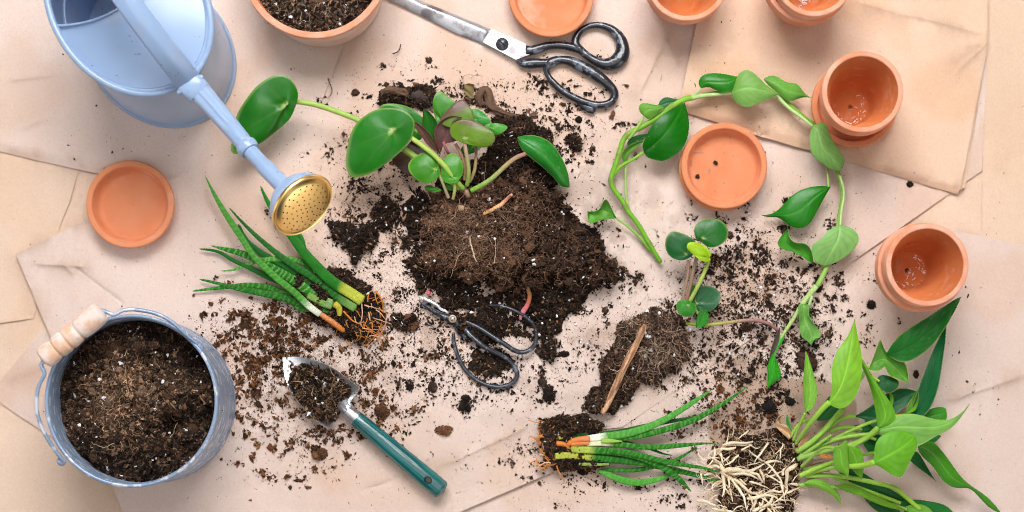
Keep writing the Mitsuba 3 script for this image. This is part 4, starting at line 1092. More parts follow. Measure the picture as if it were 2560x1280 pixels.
# -------- vine
vn = thing('vine_cutting', 'cut vine with heart shaped leaves bent in a ring round the stacked saucers', 'plant')
Z4, ZV, Z5 = zoom(1420, 140, 2.2066), zoom(1440, 160, 4.9225), zoom(1900, 740, 4.0)
STM, STP = (0.14, 0.36, 0.02), (0.42, 0.58, 0.24)
stem(vn, Z4([(510, 1138, 1.3), (440, 1020, 1.6), (370, 905, 1.8), (335, 862, 1.8), (300, 800, 1.8), (240, 705, 1.9), (258, 610, 2.2), (285, 530, 2.3), (310, 455, 2.4), (370, 410, 2.6), (460, 360, 2.9), (560, 290, 3.2), (640, 240, 3.4), (680, 230, 3.5)]), 5.6, 7.4, STM, (0.20, 0.42, 0.04), n=110, sides=14, name='stem', knots=[0.10, 0.30, 0.44, 0.56, 0.66, 0.9], flat=0.9)
stem(vn, Z4([(680, 232, 3.4), (740, 220, 3.5), (820, 212, 3.6), (905, 202, 3.8)]), 6.5, 3.4, (0.36, 0.50, 0.16), STP, n=30)
stem(vn, Z4([(670, 235, 3.2), (800, 205, 3.0), (950, 200, 2.9), (1080, 195, 2.9), (1150, 212, 3.1), (1240, 285, 3.2), (1310, 345, 3.2), (1365, 385, 3.1)]), 4.6, 5.0, (0.2, 0.36, 0.06), (0.16, 0.38, 0.03), n=60, name='stem')
stem(vn, Z4([(1150, 212, 3.7), (1200, 270, 3.8), (1270, 325, 3.9), (1350, 388, 4.0)]), 5.0, 3.6, STP, (0.45, 0.62, 0.25), n=30)
stem(vn, Z4([(1365, 385, 3.1), (1430, 490, 2.9), (1480, 620, 2.5), (1503, 690, 2.3), (1515, 780, 2.3), (1500, 870, 2.4), (1490, 940, 2.4), (1460, 1060, 2.2), (1420, 1180, 2.0), (1375, 1268, 2.0)]), 5.5, 6.5, (0.15, 0.34, 0.03), (0.28, 0.48, 0.10), n=70, name='stem', knots=[0.345])
stem(vn, [(2041, 715, 2.0), (2010, 755, 1.9), (1985, 795, 1.8), (1965, 825, 1.7), (1948, 850, 1.6)], 7.5, 3.5, (0.42, 0.58, 0.22), (0.40, 0.56, 0.16), n=40, name='stem')
stem(vn, Z4([(1500, 660, 2.7), (1522, 760, 3.0), (1510, 850, 3.2), (1502, 935, 3.4)]), 3.2, 3.0, STP, STP, n=26)
stem(vn, Z4([(1425, 600, 2.4), (1432, 660, 2.6), (1437, 722, 3.0)]), 2.4, 2.4, (0.3, 0.5, 0.1), (0.3, 0.5, 0.1), n=16)
stem(vn, Z4([(268, 895, 1.8), (330, 940, 1.5), (400, 1005, 1.4), (455, 1075, 1.3)]), 2.8, 4.4, (0.34, 0.52, 0.14), STM, n=26)
stem(vn, Z4([(320, 610, 2.0), (318, 680, 1.8), (322, 780, 1.7), (340, 865, 1.7)]), 3.0, 4.0, (0.3, 0.46, 0.12), (0.34, 0.44, 0.16), n=26)
stem(vn, Z4([(415, 530, 3.0), (350, 575, 2.6), (290, 610, 2.2), (250, 660, 1.9)]), 3.4, 5.0, (0.25, 0.46, 0.06), STM, n=26)
stem(vn, ZV([(830, 650, 3.2), (770, 760, 3.0), (690, 870, 2.6), (640, 920, 2.4)]), 3.0, 5.2, (0.36, 0.52, 0.14), (0.28, 0.45, 0.08), n=26)
stem(vn, Z4([(735, 178, 4.0), (700, 212, 3.6), (650, 245, 3.3)]), 2.4, 3.4, STP, STP, n=18)
leaf(vn, (635, 1030), [(640, 950), (740, 880)], (890, 860), [(720, 1000), (830, 930)], 2.0, 2.8, DEEP, style='dark', tr=ZV)
leaf(vn, (1010, 505), [(1040, 450), (1100, 410), (1200, 425)], (1290, 428), [(1080, 560), (1180, 520), (1260, 470)], 2.6, 3.0, (0.008, 0.12, 0.02), style='dark', tr=ZV, bsdf='mat_gloss_leaf')
leaf(vn, (620, 1235), [(565, 1150), (600, 1050), (700, 980)], (838, 935), [(650, 1130), (740, 1030), (800, 985)], 1.8, 3.0, (0.13, 0.29, 0.045), edge=0.5, tr=ZV, label='pale leaf underside')
leaf(vn, (850, 650), [(785, 580), (783, 510), (840, 482), (950, 500), (1040, 515)], (1085, 540), [(890, 675), (960, 640), (1035, 585)], 3.4, 3.8, (0.115, 0.31, 0.03), tr=ZV, arch=0.3, edge=-0.3, style='glossy')
leaf(vn, (838, 1082), [(822, 1000), (870, 880), (935, 755), (1050, 640), (1200, 545)], (1338, 480), [(880, 1145), (960, 1175), (1060, 1192), (1190, 1135), (1310, 1030), (1380, 860), (1380, 640)], 3.2, 3.6, (0.008, 0.135, 0.005), bot=LIGHT, mid=[(1000, 960), (1130, 820), (1260, 620)], arch=1.8, edge=-0.5, twist=0.5, style='glossy', tr=ZV, bsdf='mat_gloss_leaf', label='large dark glossy heart shaped leaf')
leaf(vn, (735, 178), [(722, 150), (738, 112), (790, 95), (860, 100)], (945, 118), [(780, 172), (840, 196), (905, 188), (930, 155)], 4.0, 4.2, (0.022, 0.20, 0.010), arch=0.6, edge=-0.4, style='glossy', tr=Z4, bsdf='mat_gloss_leaf')
leaf(vn, (1080, 128), [(1110, 111), (1150, 114), (1210, 146), (1262, 156), (1305, 205)], (1342, 230), [(1110, 165), (1160, 205), (1222, 247), (1285, 230)], 4.2, 3.6, (0.12, 0.33, 0.045), arch=0.8, edge=-0.5, style='glossy', tr=Z4)
leaf(vn, (903, 203), [(920, 155), (945, 98), (985, 77), (1035, 104), (1100, 165)], (1162, 206), [(912, 235), (960, 274), (1005, 277), (1060, 255), (1120, 232)], 4.2, 4.6, (0.175, 0.37, 0.075), bot=DEEP, arch=1.2, edge=-0.5, tr=Z4, style='glossy', label='pale leaf underside at the top of the ring')
leaf(vn, (1350, 386), [(1335, 430), (1336, 500), (1352, 550), (1400, 590), (1450, 625)], (1497, 636), [(1415, 370), (1440, 425), (1482, 500), (1522, 568), (1516, 612)], 4.0, 3.4, (0.20, 0.42, 0.10), bot=DEEP, arch=1.0, edge=-0.4, tr=Z4, style='glossy', label='pale leaf hanging over the folded paper edge')
leaf(vn, (1448, 720), [(1390, 718), (1320, 728), (1240, 768), (1180, 830), (1130, 868)], (1070, 880), [(1420, 770), (1370, 860), (1312, 940), (1230, 937), (1160, 892), (1110, 888)], 3.0, 1.6, (0.014, 0.185, 0.007), arch=1.0, edge=-0.4, tr=Z4, style='glossy', bsdf='mat_gloss_leaf', n=40)
leaf(vn, (1352, 1150), [(1345, 1085), (1310, 1038), (1255, 1030), (1222, 1000)], (1215, 955), [(1320, 1125), (1240, 1080), (1180, 1062), (1158, 1035), (1180, 990)], 1.8, 3.4, (0.07, 0.30, 0.03), edge=0.9, tr=Z4, wave=0.2, style='glossy')
leaf(vn, (1500, 930), [(1430, 970), (1395, 1010), (1352, 1040), (1346, 1090), (1368, 1138)], (1412, 1158), [(1580, 962), (1602, 1020), (1545, 1095), (1470, 1142)], 3.4, 2.6, (0.205, 0.43, 0.11), bot=DEEP, arch=0.8, edge=-0.2, tr=Z4, mid=[(1490, 1010), (1450, 1090)], label='broad pale leaf underside at the lower right of the ring')
leaf(vn, (268, 895), [(245, 850), (208, 792), (180, 835), (150, 856)], (106, 858), [(240, 897), (180, 905), (120, 922), (110, 885)], 1.8, 3.2, (0.10, 0.30, 0.035), edge=0.8, tr=Z4, wave=0.3)
stem(vn, Z5([(520, 0, 2.2), (505, 50, 2.3), (485, 100, 2.4)]), 4.0, 3.0, STP, STP, n=14)
leaf(vn, (500, 200), [(495, 180), (500, 170)], (520, 240), [(515, 190), (520, 215)], 1.8, 1.8, GREEN, tr=Z5, n=10, m=7)
leaf(vn, (440, 78), [(390, 95), (384, 150), (392, 230), (402, 340), (425, 415), (480, 455)], (512, 497), [(492, 92), (490, 190), (550, 290), (602, 372), (592, 415), (550, 432)], 2.4, 2.0, (0.16, 0.38, 0.075), edge=0.5, wave=0.2, tr=Z5)
leaf(vn, (195, 410), [(150, 540), (85, 670), (82, 800)], (70, 935), [(247, 415), (165, 540), (155, 620), (208, 800), (135, 870)], 1.7, 1.4, (0.03, 0.33, 0.012), mid=[(160, 560), (130, 720), (105, 830)], arch=0.6, edge=-0.3, tr=Z5, style='glossy', bsdf='mat_gloss_leaf', label='bright green tip leaf')
leaf(vn, (200, 305), [(150, 420), (105, 560)], (98, 640), [(195, 400), (145, 560)], 1.9, 1.6, (0.13, 0.09, 0.075), tr=Z5, edge=0.4, name='sheath', style='dark', label='dull purple brown sheath')


# -------- snake plants: banded, tapering blades
def snake_blade(parent, pts, widths, tr, z, c0=(0.012, 0.150, 0.007), band=0.0, base=None, dark=0.0, flat=0.62, n=150, tip=None, label=None):
    """pts x, y; widths in px along; z (cm) list or (z0, z1); band: strength of pale cross bands."""
    xy = np.array([q[:2] for q in tr(pts)], float)
    zz = np.interp(np.linspace(0, 1, len(xy)), np.linspace(0, 1, len(z)), z)
    q = spl(np.c_[xy, zz], n)
    s = np.linspace(0, 1, n)
    w = np.interp(s, np.linspace(0, 1, len(widths)), widths) / S / 2 * 0.80
    w[-3:] *= np.array([0.8, 0.5, 0.15])
    h_ = np.maximum(w * flat, 0.0009)
    mesh, ss, th = tube(W(q[:, 0], q[:, 1], np.maximum(q[:, 2] / 100, 0.0088 + h_)), w, h_, 18)
    v = np.array(mesh.vertices)
    up_ = np.exp(-((th - 1.57) / 0.75) ** 2)
    v[:, 2] -= up_ * np.interp(ss, s, h_) * 0.35          # channel along the upper side
    seed = int(abs(xy[0, 0] + xy[0, 1])) % 911
    Ls = np.linalg.norm(np.diff(q[:, :2], axis=0), axis=1).sum()
    zig = ss * Ls / 12.5 + 1.9 * meshkit.fbm(v * 110, 2, seed=seed) + 0.12 * np.sin(th * 2)
    b = np.clip(np.sin(zig * 2 * np.pi) * 1.6 - 0.2 + 1.3 * (meshkit.fbm(v * 170, 2, seed=seed + 1) - 0.5), 0, 1)[:, None] * band
    c = np.asarray(c0, float) * (0.75 + 0.5 * meshkit.fbm(v * 90, 3, seed=seed + 3)[:, None])
    c = c * (1 - dark) + np.asarray([0.006, 0.062, 0.014]) * dark
    c = c * (1 - b) + np.asarray([0.19, 0.42, 0.10]) * b
    e = np.clip((np.abs(np.cos(th)) - 0.80) / 0.2, 0, 1)[:, None] * 0.30
    c = c * (1 - e) + np.asarray([0.16, 0.30, 0.06]) * e
    if base is not None:
        col, upto = base
        k = np.clip((upto - ss) / 0.07 + 0.8 * (meshkit.fbm(v * 120, 2, seed=2) - 0.5), 0, 1)[:, None]
        c = c * (1 - k) + np.asarray(col) * (0.8 + 0.4 * meshkit.fbm(v * 200, 2, seed=8)[:, None]) * k
    if tip is not None:
        k = np.clip((ss - 0.96) / 0.03, 0, 1)[:, None]
        c = c * (1 - k) + np.asarray(tip) * k
    return put('leaf', tri(v, mesh.faces), 'mat_blade', parent, smooth=True, color=np.clip(c, 0.002, 0.95), label=label)


Z6 = zoom(440, 420, 2.6667)
sn = thing('snake_plant', 'uprooted snake plant at the left with orange roots, leaves pointing to the upper left', 'plant')
YEL = (0.42, 0.46, 0.05)
snake_blade(sn, [(1100, 930), (960, 830), (800, 700), (660, 620), (560, 560), (470, 480), (415, 375)], [30, 26, 22, 18, 10], Z6, (2.2, 1.4), dark=0.6)
snake_blade(sn, [(1000, 830), (870, 640), (840, 480), (800, 420), (770, 380)], [22, 18, 12], Z6, (2.4, 2.2), dark=0.2)
snake_blade(sn, [(960, 860), (800, 790), (640, 735), (480, 660), (370, 610), (290, 562), (155, 540)], [34, 26, 17, 12, 6], Z6, (2.0, 1.4), dark=0.45, tip=(0.25, 0.17, 0.06))
snake_blade(sn, [(1000, 870), (850, 935), (720, 840), (600, 795), (480, 782), (300, 798), (108, 821)], [18, 24, 20, 17, 12, 5], Z6, (1.8, 1.3), band=0.45)
snake_blade(sn, [(1020, 960), (860, 915), (740, 870), (560, 832), (400, 800), (260, 765), (158, 742)], [24, 27, 24, 19, 12, 6], Z6, (2.0, 1.5), dark=0.3, band=0.25)
snake_blade(sn, [(900, 660), (830, 622), (720, 605), (610, 610), (550, 618), (460, 650), (380, 680), (300, 686)], [20, 17, 17, 16, 12, 8, 3], Z6, (2.2, 1.5), band=0.85, c0=(0.06, 0.26, 0.03))
snake_blade(sn, [(1040, 910), (940, 870), (840, 790), (700, 700), (560, 625), (450, 575), (340, 545), (232, 518)], [32, 33, 30, 28, 25, 22, 16, 3], Z6, (2.6, 1.6), band=0.6, base=((0.22, 0.38, 0.12), 0.12))
snake_blade(sn, [(1195, 935), (1080, 860), (960, 760), (850, 690), (720, 605), (600, 510), (470, 390), (356, 267)], [26, 26, 24, 22, 19, 15, 10, 4], Z6, (3.0, 2.0), dark=0.5, base=((0.14, 0.28, 0.06), 0.13), band=0.1)
snake_blade(sn, [(1240, 885), (1150, 825), (1040, 755), (940, 660), (850, 560), (770, 450), (690, 340), (620, 240), (563, 120)], [34, 34, 34, 32, 30, 27, 22, 15, 5], Z6, (3.2, 3.4, 2.4), dark=0.12, base=(YEL, 0.19), flat=0.62, label='thick leaf passing behind the gold rose, yellow at its base')
snake_blade(sn, [(960, 975), (880, 915), (780, 820), (690, 750), (600, 670), (520, 590), (440, 470), (340, 320), (250, 165), (193, 48)], [20, 22, 21, 21, 20, 19, 20, 17, 11, 2], Z6, (2.8, 3.2, 2.4), band=0.35, c0=(0.05, 0.25, 0.025), base=((0.62, 0.66, 0.50), 0.13), label='long narrow leaf, white at its base')
snake_blade(sn, [(880, 850), (950, 880), (1010, 905), (1045, 915)], [20, 24, 22, 12], Z6, (2.7, 2.5), c0=(0.20, 0.33, 0.07), flat=0.8)
stem(sn, Z6([(1060, 905, 2.6), (1085, 930, 2.5), (1090, 985, 2.3)]), 10, 6, (0.55, 0.45, 0.05), (0.42, 0.40, 0.04), name='shoot_base', bsdf='mat_soft')
ORG = (0.62, 0.19, 0.035)
stem(sn, Z6([(950, 965, 2.5), (1010, 1005, 2.5), (1060, 1040, 2.4), (1125, 1088, 2.0)]), 6.5, 8, (0.62, 0.24, 0.10), ORG, tr=IDENT, name='rhizome', bsdf='mat_soft', prof=([0, 0.2, 0.6, 0.9, 1], [5, 7, 7.5, 7.5, 4]), label='orange rhizome')
ZR = zoom(780, 640, 5.333)
RT = [[(845, 470, 2.6), (910, 550, 2.2), (945, 650, 1.7), (945, 780, 1.3), (915, 920, 1.2), (860, 1040, 1.1), (780, 1140, 1.0), (700, 1190, 1.0), (640, 1180, 1.1)], [(520, 710, 2.6), (600, 740, 2.6), (640, 820, 2.4)],
      [(420, 735, 2.6), (490, 810, 2.6), (560, 880, 2.5), (680, 920, 2.3), (820, 945, 1.8), (920, 945, 1.3)], [(665, 630, 2.9), (670, 740, 2.9), (655, 880, 2.6), (630, 990, 2.0)], [(700, 655, 2.9), (790, 680, 2.8), (880, 700, 2.3), (950, 740, 1.6)],
      [(840, 500, 2.8), (860, 580, 2.6), (880, 650, 2.3)], [(740, 610, 2.8), (745, 520, 2.8), (780, 470, 2.6), (830, 480, 2.5)], [(760, 760, 2.6), (790, 850, 2.3), (830, 940, 1.6)], [(540, 960, 2.3), (600, 1010, 2.0), (720, 1020, 1.6)],
      [(615, 1010, 1.9), (620, 1090, 1.5), (650, 1120, 1.2)], [(680, 870, 2.4), (760, 930, 2.0), (800, 880, 1.8)], [(455, 1120, 1.4), (490, 1170, 1.2), (530, 1200, 1.0)], [(550, 1080, 1.6), (545, 1140, 1.3), (520, 1160, 1.2)], [(345, 970, 1.8), (320, 1030, 1.4), (305, 1080, 1.2)],
      [(450, 870, 2.4), (470, 930, 2.2), (490, 970, 2.0)], [(500, 1030, 2.0), (540, 1070, 1.7)], [(1000, 830, 1.2), (960, 960, 1.1), (880, 1080, 1.0), (740, 1220, 1.0)], [(690, 1120, 1.2), (670, 1010, 1.7), (660, 960, 2.1)]]
for k, pts in enumerate(RT):
    pale = k in (3, 4, 7, 12, 16)
    stem(sn, pts, 2.4 if k in (0, 2) else 1.7, 1.0, (0.66, 0.36, 0.22) if pale else (0.62, 0.21, 0.03), (0.72, 0.48, 0.36) if pale else (0.66, 0.22, 0.04), tr=ZR, name='root', bsdf='mat_soft', n=24, sides=6)

r6 = np.random.default_rng(9)
for k in range(34):
    x, y = r6.uniform(560, 900), r6.uniform(560, 1120)
    a_, l_ = r6.uniform(-0.6, 1.9), r6.uniform(90, 260)
    pts = [(x, y, 2.5), (x + 0.5 * l_ * math.cos(a_) + r6.normal(0, 25), y + 0.5 * l_ * math.sin(a_) + r6.normal(0, 25), 2.4), (x + l_ * math.cos(a_), y + l_ * math.sin(a_), 1.7)]
    t = r6.random() < 0.7
    stem(sn, pts, r6.uniform(0.9, 1.7), 0.7, (0.58, 0.20, 0.03) if t else (0.64, 0.40, 0.26), (0.62, 0.23, 0.05) if t else (0.7, 0.5, 0.38), tr=ZR, name='root', bsdf='mat_soft', n=16, sides=6)

Z8 = zoom(1100, 860, 3.0469)
sb = thing('snake_plant', 'uprooted snake plant at the bottom centre, root block left and leaves pointing right', 'plant')
snake_blade(sb, [(900, 712), (1050, 700), (1200, 688), (1400, 660), (1560, 625), (1750, 590), (1900, 565), (2040, 545)], [14, 18, 16, 14, 14, 10, 5], Z8, (2.2, 1.8), dark=0.75, band=0.05)
snake_blade(sb, [(1150, 830), (1400, 870), (1560, 905), (1700, 940), (1950, 998), (2240, 1090)], [20, 22, 20, 18, 14, 4], Z8, (1.8, 1.3), band=0.35)
snake_blade(sb, [(1210, 968), (1300, 960), (1450, 962), (1600, 940), (1720, 910), (1820, 870), (1960, 780)], [10, 13, 14, 14, 12, 9, 3], Z8, (1.5, 1.3), band=0.3)
snake_blade(sb, [(1205, 965), (1290, 1000), (1400, 1040), (1500, 1055), (1620, 1040), (1740, 1000), (1830, 955)], [10, 20, 24, 22, 18, 12, 3], Z8, (1.6, 1.3), band=0.35, c0=(0.06, 0.29, 0.03))
snake_blade(sb, [(880, 855), (1000, 848), (1120, 860), (1250, 875), (1400, 890), (1580, 918)], [20, 23, 24, 23, 22, 14], Z8, (2.7, 2.0), dark=0.35, base=((0.40, 0.44, 0.06), 0.42), flat=0.7, band=0.2, label='thick blunt leaf with a yellow spotted base')
snake_blade(sb, [(1000, 800), (1150, 808), (1300, 818), (1420, 835), (1550, 870), (1680, 930), (1800, 1010), (1918, 1130)], [22, 23, 22, 22, 22, 21, 17, 3], Z8, (2.8, 2.6, 1.6), dark=0.12, base=((0.36, 0.46, 0.07), 0.2), band=0.35)
snake_blade(sb, [(1300, 815), (1450, 832), (1600, 868), (1750, 902), (1950, 935), (2100, 968), (2170, 1003)], [18, 18, 17, 16, 13, 8, 3], Z8, (2.9, 2.4), band=0.3)
snake_blade(sb, [(1280, 735), (1500, 770), (1620, 805), (1700, 835), (1770, 848)], [14, 15, 12, 8, 3], Z8, (2.0, 1.6), dark=0.5)
snake_blade(sb, [(1120, 758), (1260, 756), (1400, 770), (1600, 785), (1800, 775), (1950, 762), (2060, 758), (2120, 768)], [16, 18, 17, 17, 17, 14, 8, 3], Z8, (2.9, 2.0), band=0.4, base=((0.66, 0.70, 0.42), 0.20))
snake_blade(sb, [(1300, 725), (1500, 700), (1700, 655), (1850, 610), (1960, 565), (2130, 470), (2250, 390), (2344, 318)], [20, 20, 20, 19, 18, 15, 9, 3], Z8, (2.6, 1.8), band=0.42)
snake_blade(sb, [(1120, 722), (1250, 705), (1380, 690), (1500, 662), (1640, 610), (1800, 525), (1940, 435), (2072, 348)], [20, 24, 24, 23, 21, 18, 14, 3], Z8, (3.0, 2.4), band=0.5, c0=(0.06, 0.29, 0.035), base=((0.80, 0.80, 0.66), 0.16), label='leaf with a white base next to the orange rhizome')
snake_blade(sb, [(1230, 735), (1310, 738), (1390, 742)], [14, 12, 3], Z8, (3.2, 3.0), c0=(0.30, 0.46, 0.08))
snake_blade(sb, [(1060, 915), (1180, 918), (1290, 915)], [10, 10, 6], Z8, (2.6, 2.4), c0=(0.26, 0.36, 0.08))
snake_blade(sb, [(905, 715), (960, 705), (1020, 700)], [12, 10, 6], Z8, (2.7, 2.5), c0=(0.36, 0.38, 0.03))
stem(sb, Z8([(890, 758, 2.6), (960, 770, 2.7), (985, 800, 2.6)]), 7, 5, (0.66, 0.19, 0.03), (0.6, 0.2, 0.04), name='rhizome', bsdf='mat_soft')
stem(sb, Z8([(975, 770, 2.8), (1000, 745, 2.9), (1060, 728, 3.0), (1140, 722, 3.0)]), 6, 8.5, (0.66, 0.20, 0.03), (0.66, 0.24, 0.09), name='rhizome', bsdf='mat_soft')
stem(sb, Z8([(1000, 762, 2.8), (1060, 756, 2.9), (1135, 752, 2.9)]), 7, 6.5, (0.66, 0.20, 0.03), (0.66, 0.24, 0.09), name='rhizome', bsdf='mat_soft')
rr = np.random.default_rng(21)
for k in range(46):
    if k < 34:
        x, y = rr.uniform(755, 900), rr.choice([rr.uniform(590, 740), rr.uniform(740, 960)])
        a = rr.choice([rr.uniform(2.6, 3.6), rr.uniform(1.0, 2.0)]) + rr.normal(0, 0.3)
        l = rr.uniform(50, 130)
    else:
        x, y, a, l = rr.uniform(770, 800), rr.uniform(640, 960), rr.normal(3.1, 0.25), rr.uniform(40, 75)
    w1, w2 = rr.normal(0, 18, 2), rr.normal(0, 26, 2)
    p0 = np.array([x, y]); d = np.array([math.cos(a), math.sin(a)]) * l
    zz = 2.5 if x > 790 else 1.9
    pts = [(*p0, zz), (*(p0 + d * 0.4 + w1), zz - 0.1), (*(p0 + d * 0.75 + w2), zz - 0.3), (*(p0 + d + w2), max(1.1, zz - 0.7))]
    org = rr.random() < 0.75
    stem(sb, pts, rr.uniform(1.2, 2.0), 0.8, (0.60, 0.21, 0.04) if org else (0.66, 0.46, 0.30), (0.64, 0.25, 0.06) if org else (0.7, 0.55, 0.4), tr=Z8, name='root', bsdf='mat_soft', n=14, sides=6)

# -------- white rooted plant
ZL = zoom(1700, 700, 2.2066)
pw = thing('white_rooted_plant', 'uprooted leafy plant with thick white roots at the lower right', 'plant')
LG, MG, DG = (0.19, 0.43, 0.045), (0.13, 0.36, 0.022), (0.008, 0.105, 0.016)
EDG, TIPB = (0.42, 0.36, 0.10), (0.25, 0.12, 0.06)
lf = lambda *a, **k: leaf(pw, *a, tr=ZL, **k)
# low dark leaves first
lf((750, 775), [(780, 720), (830, 640)], (900, 690), [(800, 775), (860, 745)], 1.6, 2.2, DG, style='dark')
lf((960, 755), [(1060, 690), (1150, 620), (1230, 598)], (1305, 612), [(1030, 780), (1090, 820), (1190, 740), (1250, 690)], 2.2, 3.4, (0.010, 0.12, 0.035), style='dark', rimcol=EDG, edge=0.4)
lf((950, 805), [(1010, 795), (1060, 795)], (1110, 830), [(1000, 835), (1060, 850)], 2.0, 2.2, (0.012, 0.13, 0.02), style='dark')
lf((1000, 870), [(1060, 850), (1110, 860)], (1140, 900), [(1020, 920), (1080, 970)], 1.6, 1.6, DG, style='dark')
lf((860, 1045), [(960, 1040), (1080, 1110), (1180, 1165)], (1270, 1230), [(930, 1110), (1040, 1180), (1150, 1225)], 1.6, 1.5, DG, style='dark')
lf((1010, 1195), [(1090, 1195), (1160, 1230)], (1260, 1320), [(1060, 1255), (1140, 1300)], 1.4, 1.4, DG, style='dark', rimcol=(0.2, 0.3, 0.05))
lf((1205, 1225), [(1280, 1212), (1400, 1225), (1480, 1255)], (1540, 1330), [(1250, 1290), (1350, 1330), (1450, 1345)], 2.0, 1.6, (0.012, 0.14, 0.02), style='dark')
lf((1255, 985), [(1300, 945), (1340, 990), (1380, 1060)], (1414, 1115), [(1300, 1025), (1350, 1062), (1385, 1088)], 1.8, 1.5, DG, style='dark', rimcol=EDG, tip=(TIPB, 0.86))
lf((1310, 900), [(1370, 850), (1420, 850)], (1440, 862), [(1360, 905), (1405, 895)], 2.0, 2.0, DG, style='dark')
lf((1330, 770), [(1350, 735), (1400, 706), (1460, 706)], (1468, 722), [(1390, 785), (1440, 778), (1470, 765)], 3.0, 3.6, (0.04, 0.24, 0.012), style='glossy', tip=(TIPB, 0.95))
lf((1265, 765), [(1300, 640), (1340, 530), (1390, 400), (1435, 310)], (1468, 252), [(1345, 748), (1420, 610), (1448, 450), (1465, 330)], 3.2, 8.0, (0.010, 0.130, 0.035), style='dark', rimcol=(0.35, 0.4, 0.2), edge=0.6, n=44, wave=0.15)
lf((1240, 738), [(1262, 690), (1300, 620)], (1325, 575), [(1300, 715), (1315, 640)], 3.6, 5.2, MG, style='vein', edge=0.3)
lf((1140, 405), [(1200, 318), (1300, 245), (1420, 170), (1500, 118)], (1552, 92), [(1190, 442), (1250, 452), (1340, 405), (1420, 325), (1500, 200)], 6.0, 9.0, (0.010, 0.135, 0.012), style='dark', rimcol=(0.25, 0.33, 0.06), wave=0.35, arch=0.6, tip=((0.6, 0.5, 0.3), 0.975), label='dark green leaf reaching up to the nested pots')
disc(pw, [(1083, 560), (1100, 528), (1150, 530), (1205, 560), (1200, 595), (1160, 622), (1120, 612), (1095, 590)], (1140, 560), (0.012, 0.12, 0.03), DG, z=5.0, bulge=0.3, tr=ZL, spot=False, rim=(0.5, 0.42, 0.06))
lf((1040, 492), [(1070, 420), (1090, 360), (1106, 330), (1135, 392), (1210, 432), (1250, 480)], (1262, 570), [(1100, 500), (1130, 480), (1150, 520), (1210, 550)], 5.2, 5.6, (0.10, 0.30, 0.035), style='vein', edge=0.9, rimcol=(0.55, 0.50, 0.14), wave=0.3, mid=[(1075, 455), (1130, 440), (1200, 500)], label='curled leaf showing both sides')
lf((1130, 640), [(1140, 630), (1150, 622)], (1160, 730), [(1165, 625), (1178, 660)], 4.0, 3.4, MG)
# upper pale leaves
lf((690, 727), [(682, 640), (680, 560), (688, 470)], (693, 392), [(728, 712), (757, 620), (740, 530), (712, 440)], 5.0, 4.2, LG, edge=0.3, tip=(TIPB, 0.965), arch=0.5)
lf((820, 682), [(838, 590), (838, 490), (870, 390), (925, 310)], (964, 215), [(880, 708), (945, 675), (985, 600), (1003, 500), (1000, 400), (978, 300)], 8.0, 6.6, (0.20, 0.46, 0.030), arch=1.2, edge=-0.3, mid=[(880, 600), (920, 480), (945, 340)], tip=(TIPB, 0.965), label='large light green leaf pointing up')
lf((1092, 815), [(1084, 760), (1055, 610), (1000, 470), (945, 375)], (880, 316), [(1180, 790), (1178, 710), (1120, 620), (1055, 520), (985, 410)], 7.6, 6.4, (0.12, 0.36, 0.018), bot=DG, arch=1.2, edge=-0.6, twist=-0.5, tip=(TIPB, 0.90), n=48, label='long twisted leaf with a brown thread tip')
lf((1080, 838), [(1160, 775), (1270, 738), (1390, 765), (1490, 768), (1550, 735)], (1600, 682), [(1150, 865), (1240, 905), (1310, 915), (1400, 868), (1490, 820), (1550, 755)], 7.4, 7.2, (0.185, 0.43, 0.075), arch=1.2, edge=-0.3, mid=[(1200, 810), (1350, 815), (1490, 785)], rimcol=(0.36, 0.46, 0.12), tip=(TIPB, 0.94), label='wide pale leaf with a brown tip pointing right')
lf((1312, 918), [(1370, 885), (1450, 950), (1530, 1060), (1595, 1128), (1690, 1195)], (1775, 1290), [(1330, 965), (1395, 1030), (1450, 1105), (1530, 1147), (1600, 1152), (1690, 1240)], 4.2, 1.6, (0.055, 0.24, 0.014), bot=DG, arch=0.9, edge=-0.4, n=50, label='long drooping leaf at the lower right corner')
lf((1065, 1010), [(1073, 940), (1085, 890), (1125, 852), (1210, 832)], (1298, 858), [(1130, 1048), (1215, 1085), (1268, 1000), (1306, 920)], 9.0, 8.6, (0.125, 0.385, 0.018), arch=0.6, edge=-0.5, mid=[(1150, 968), (1230, 920)], tip=(TIPB, 0.985), label='broad bright leaf at the front of the tuft')
lf((930, 925), [(922, 990), (950, 1045)], (1002, 1100), [(985, 925), (1012, 985), (1012, 1050)], 7.2, 6.2, MG, edge=-0.4)
lf((848, 925), [(846, 1000), (868, 1055), (905, 1070)], (926, 1110), [(890, 905), (918, 885), (925, 960), (932, 1040)], 8.2, 7.0, (0.15, 0.38, 0.03), edge=-0.3, tip=(TIPB, 0.94))
lf((680, 1122), [(740, 1098), (830, 1128), (882, 1190)], (886, 1235), [(740, 1140), (820, 1175), (866, 1212)], 3.2, 2.2, LG, arch=0.6, edge=-0.3)
lf((850, 1133), [(920, 1128), (1020, 1160), (1130, 1212)], (1260, 1275), [(900, 1160), (1000, 1195), (1120, 1245)], 3.2, 2.4, (0.17, 0.37, 0.03), arch=0.5, edge=0.3, style='glossy')
lf((1245, 1250), [(1300, 1235), (1370, 1255)], (1420, 1330), [(1280, 1300), (1350, 1330)], 2.4, 2.0, (0.15, 0.38, 0.04), style='glossy')
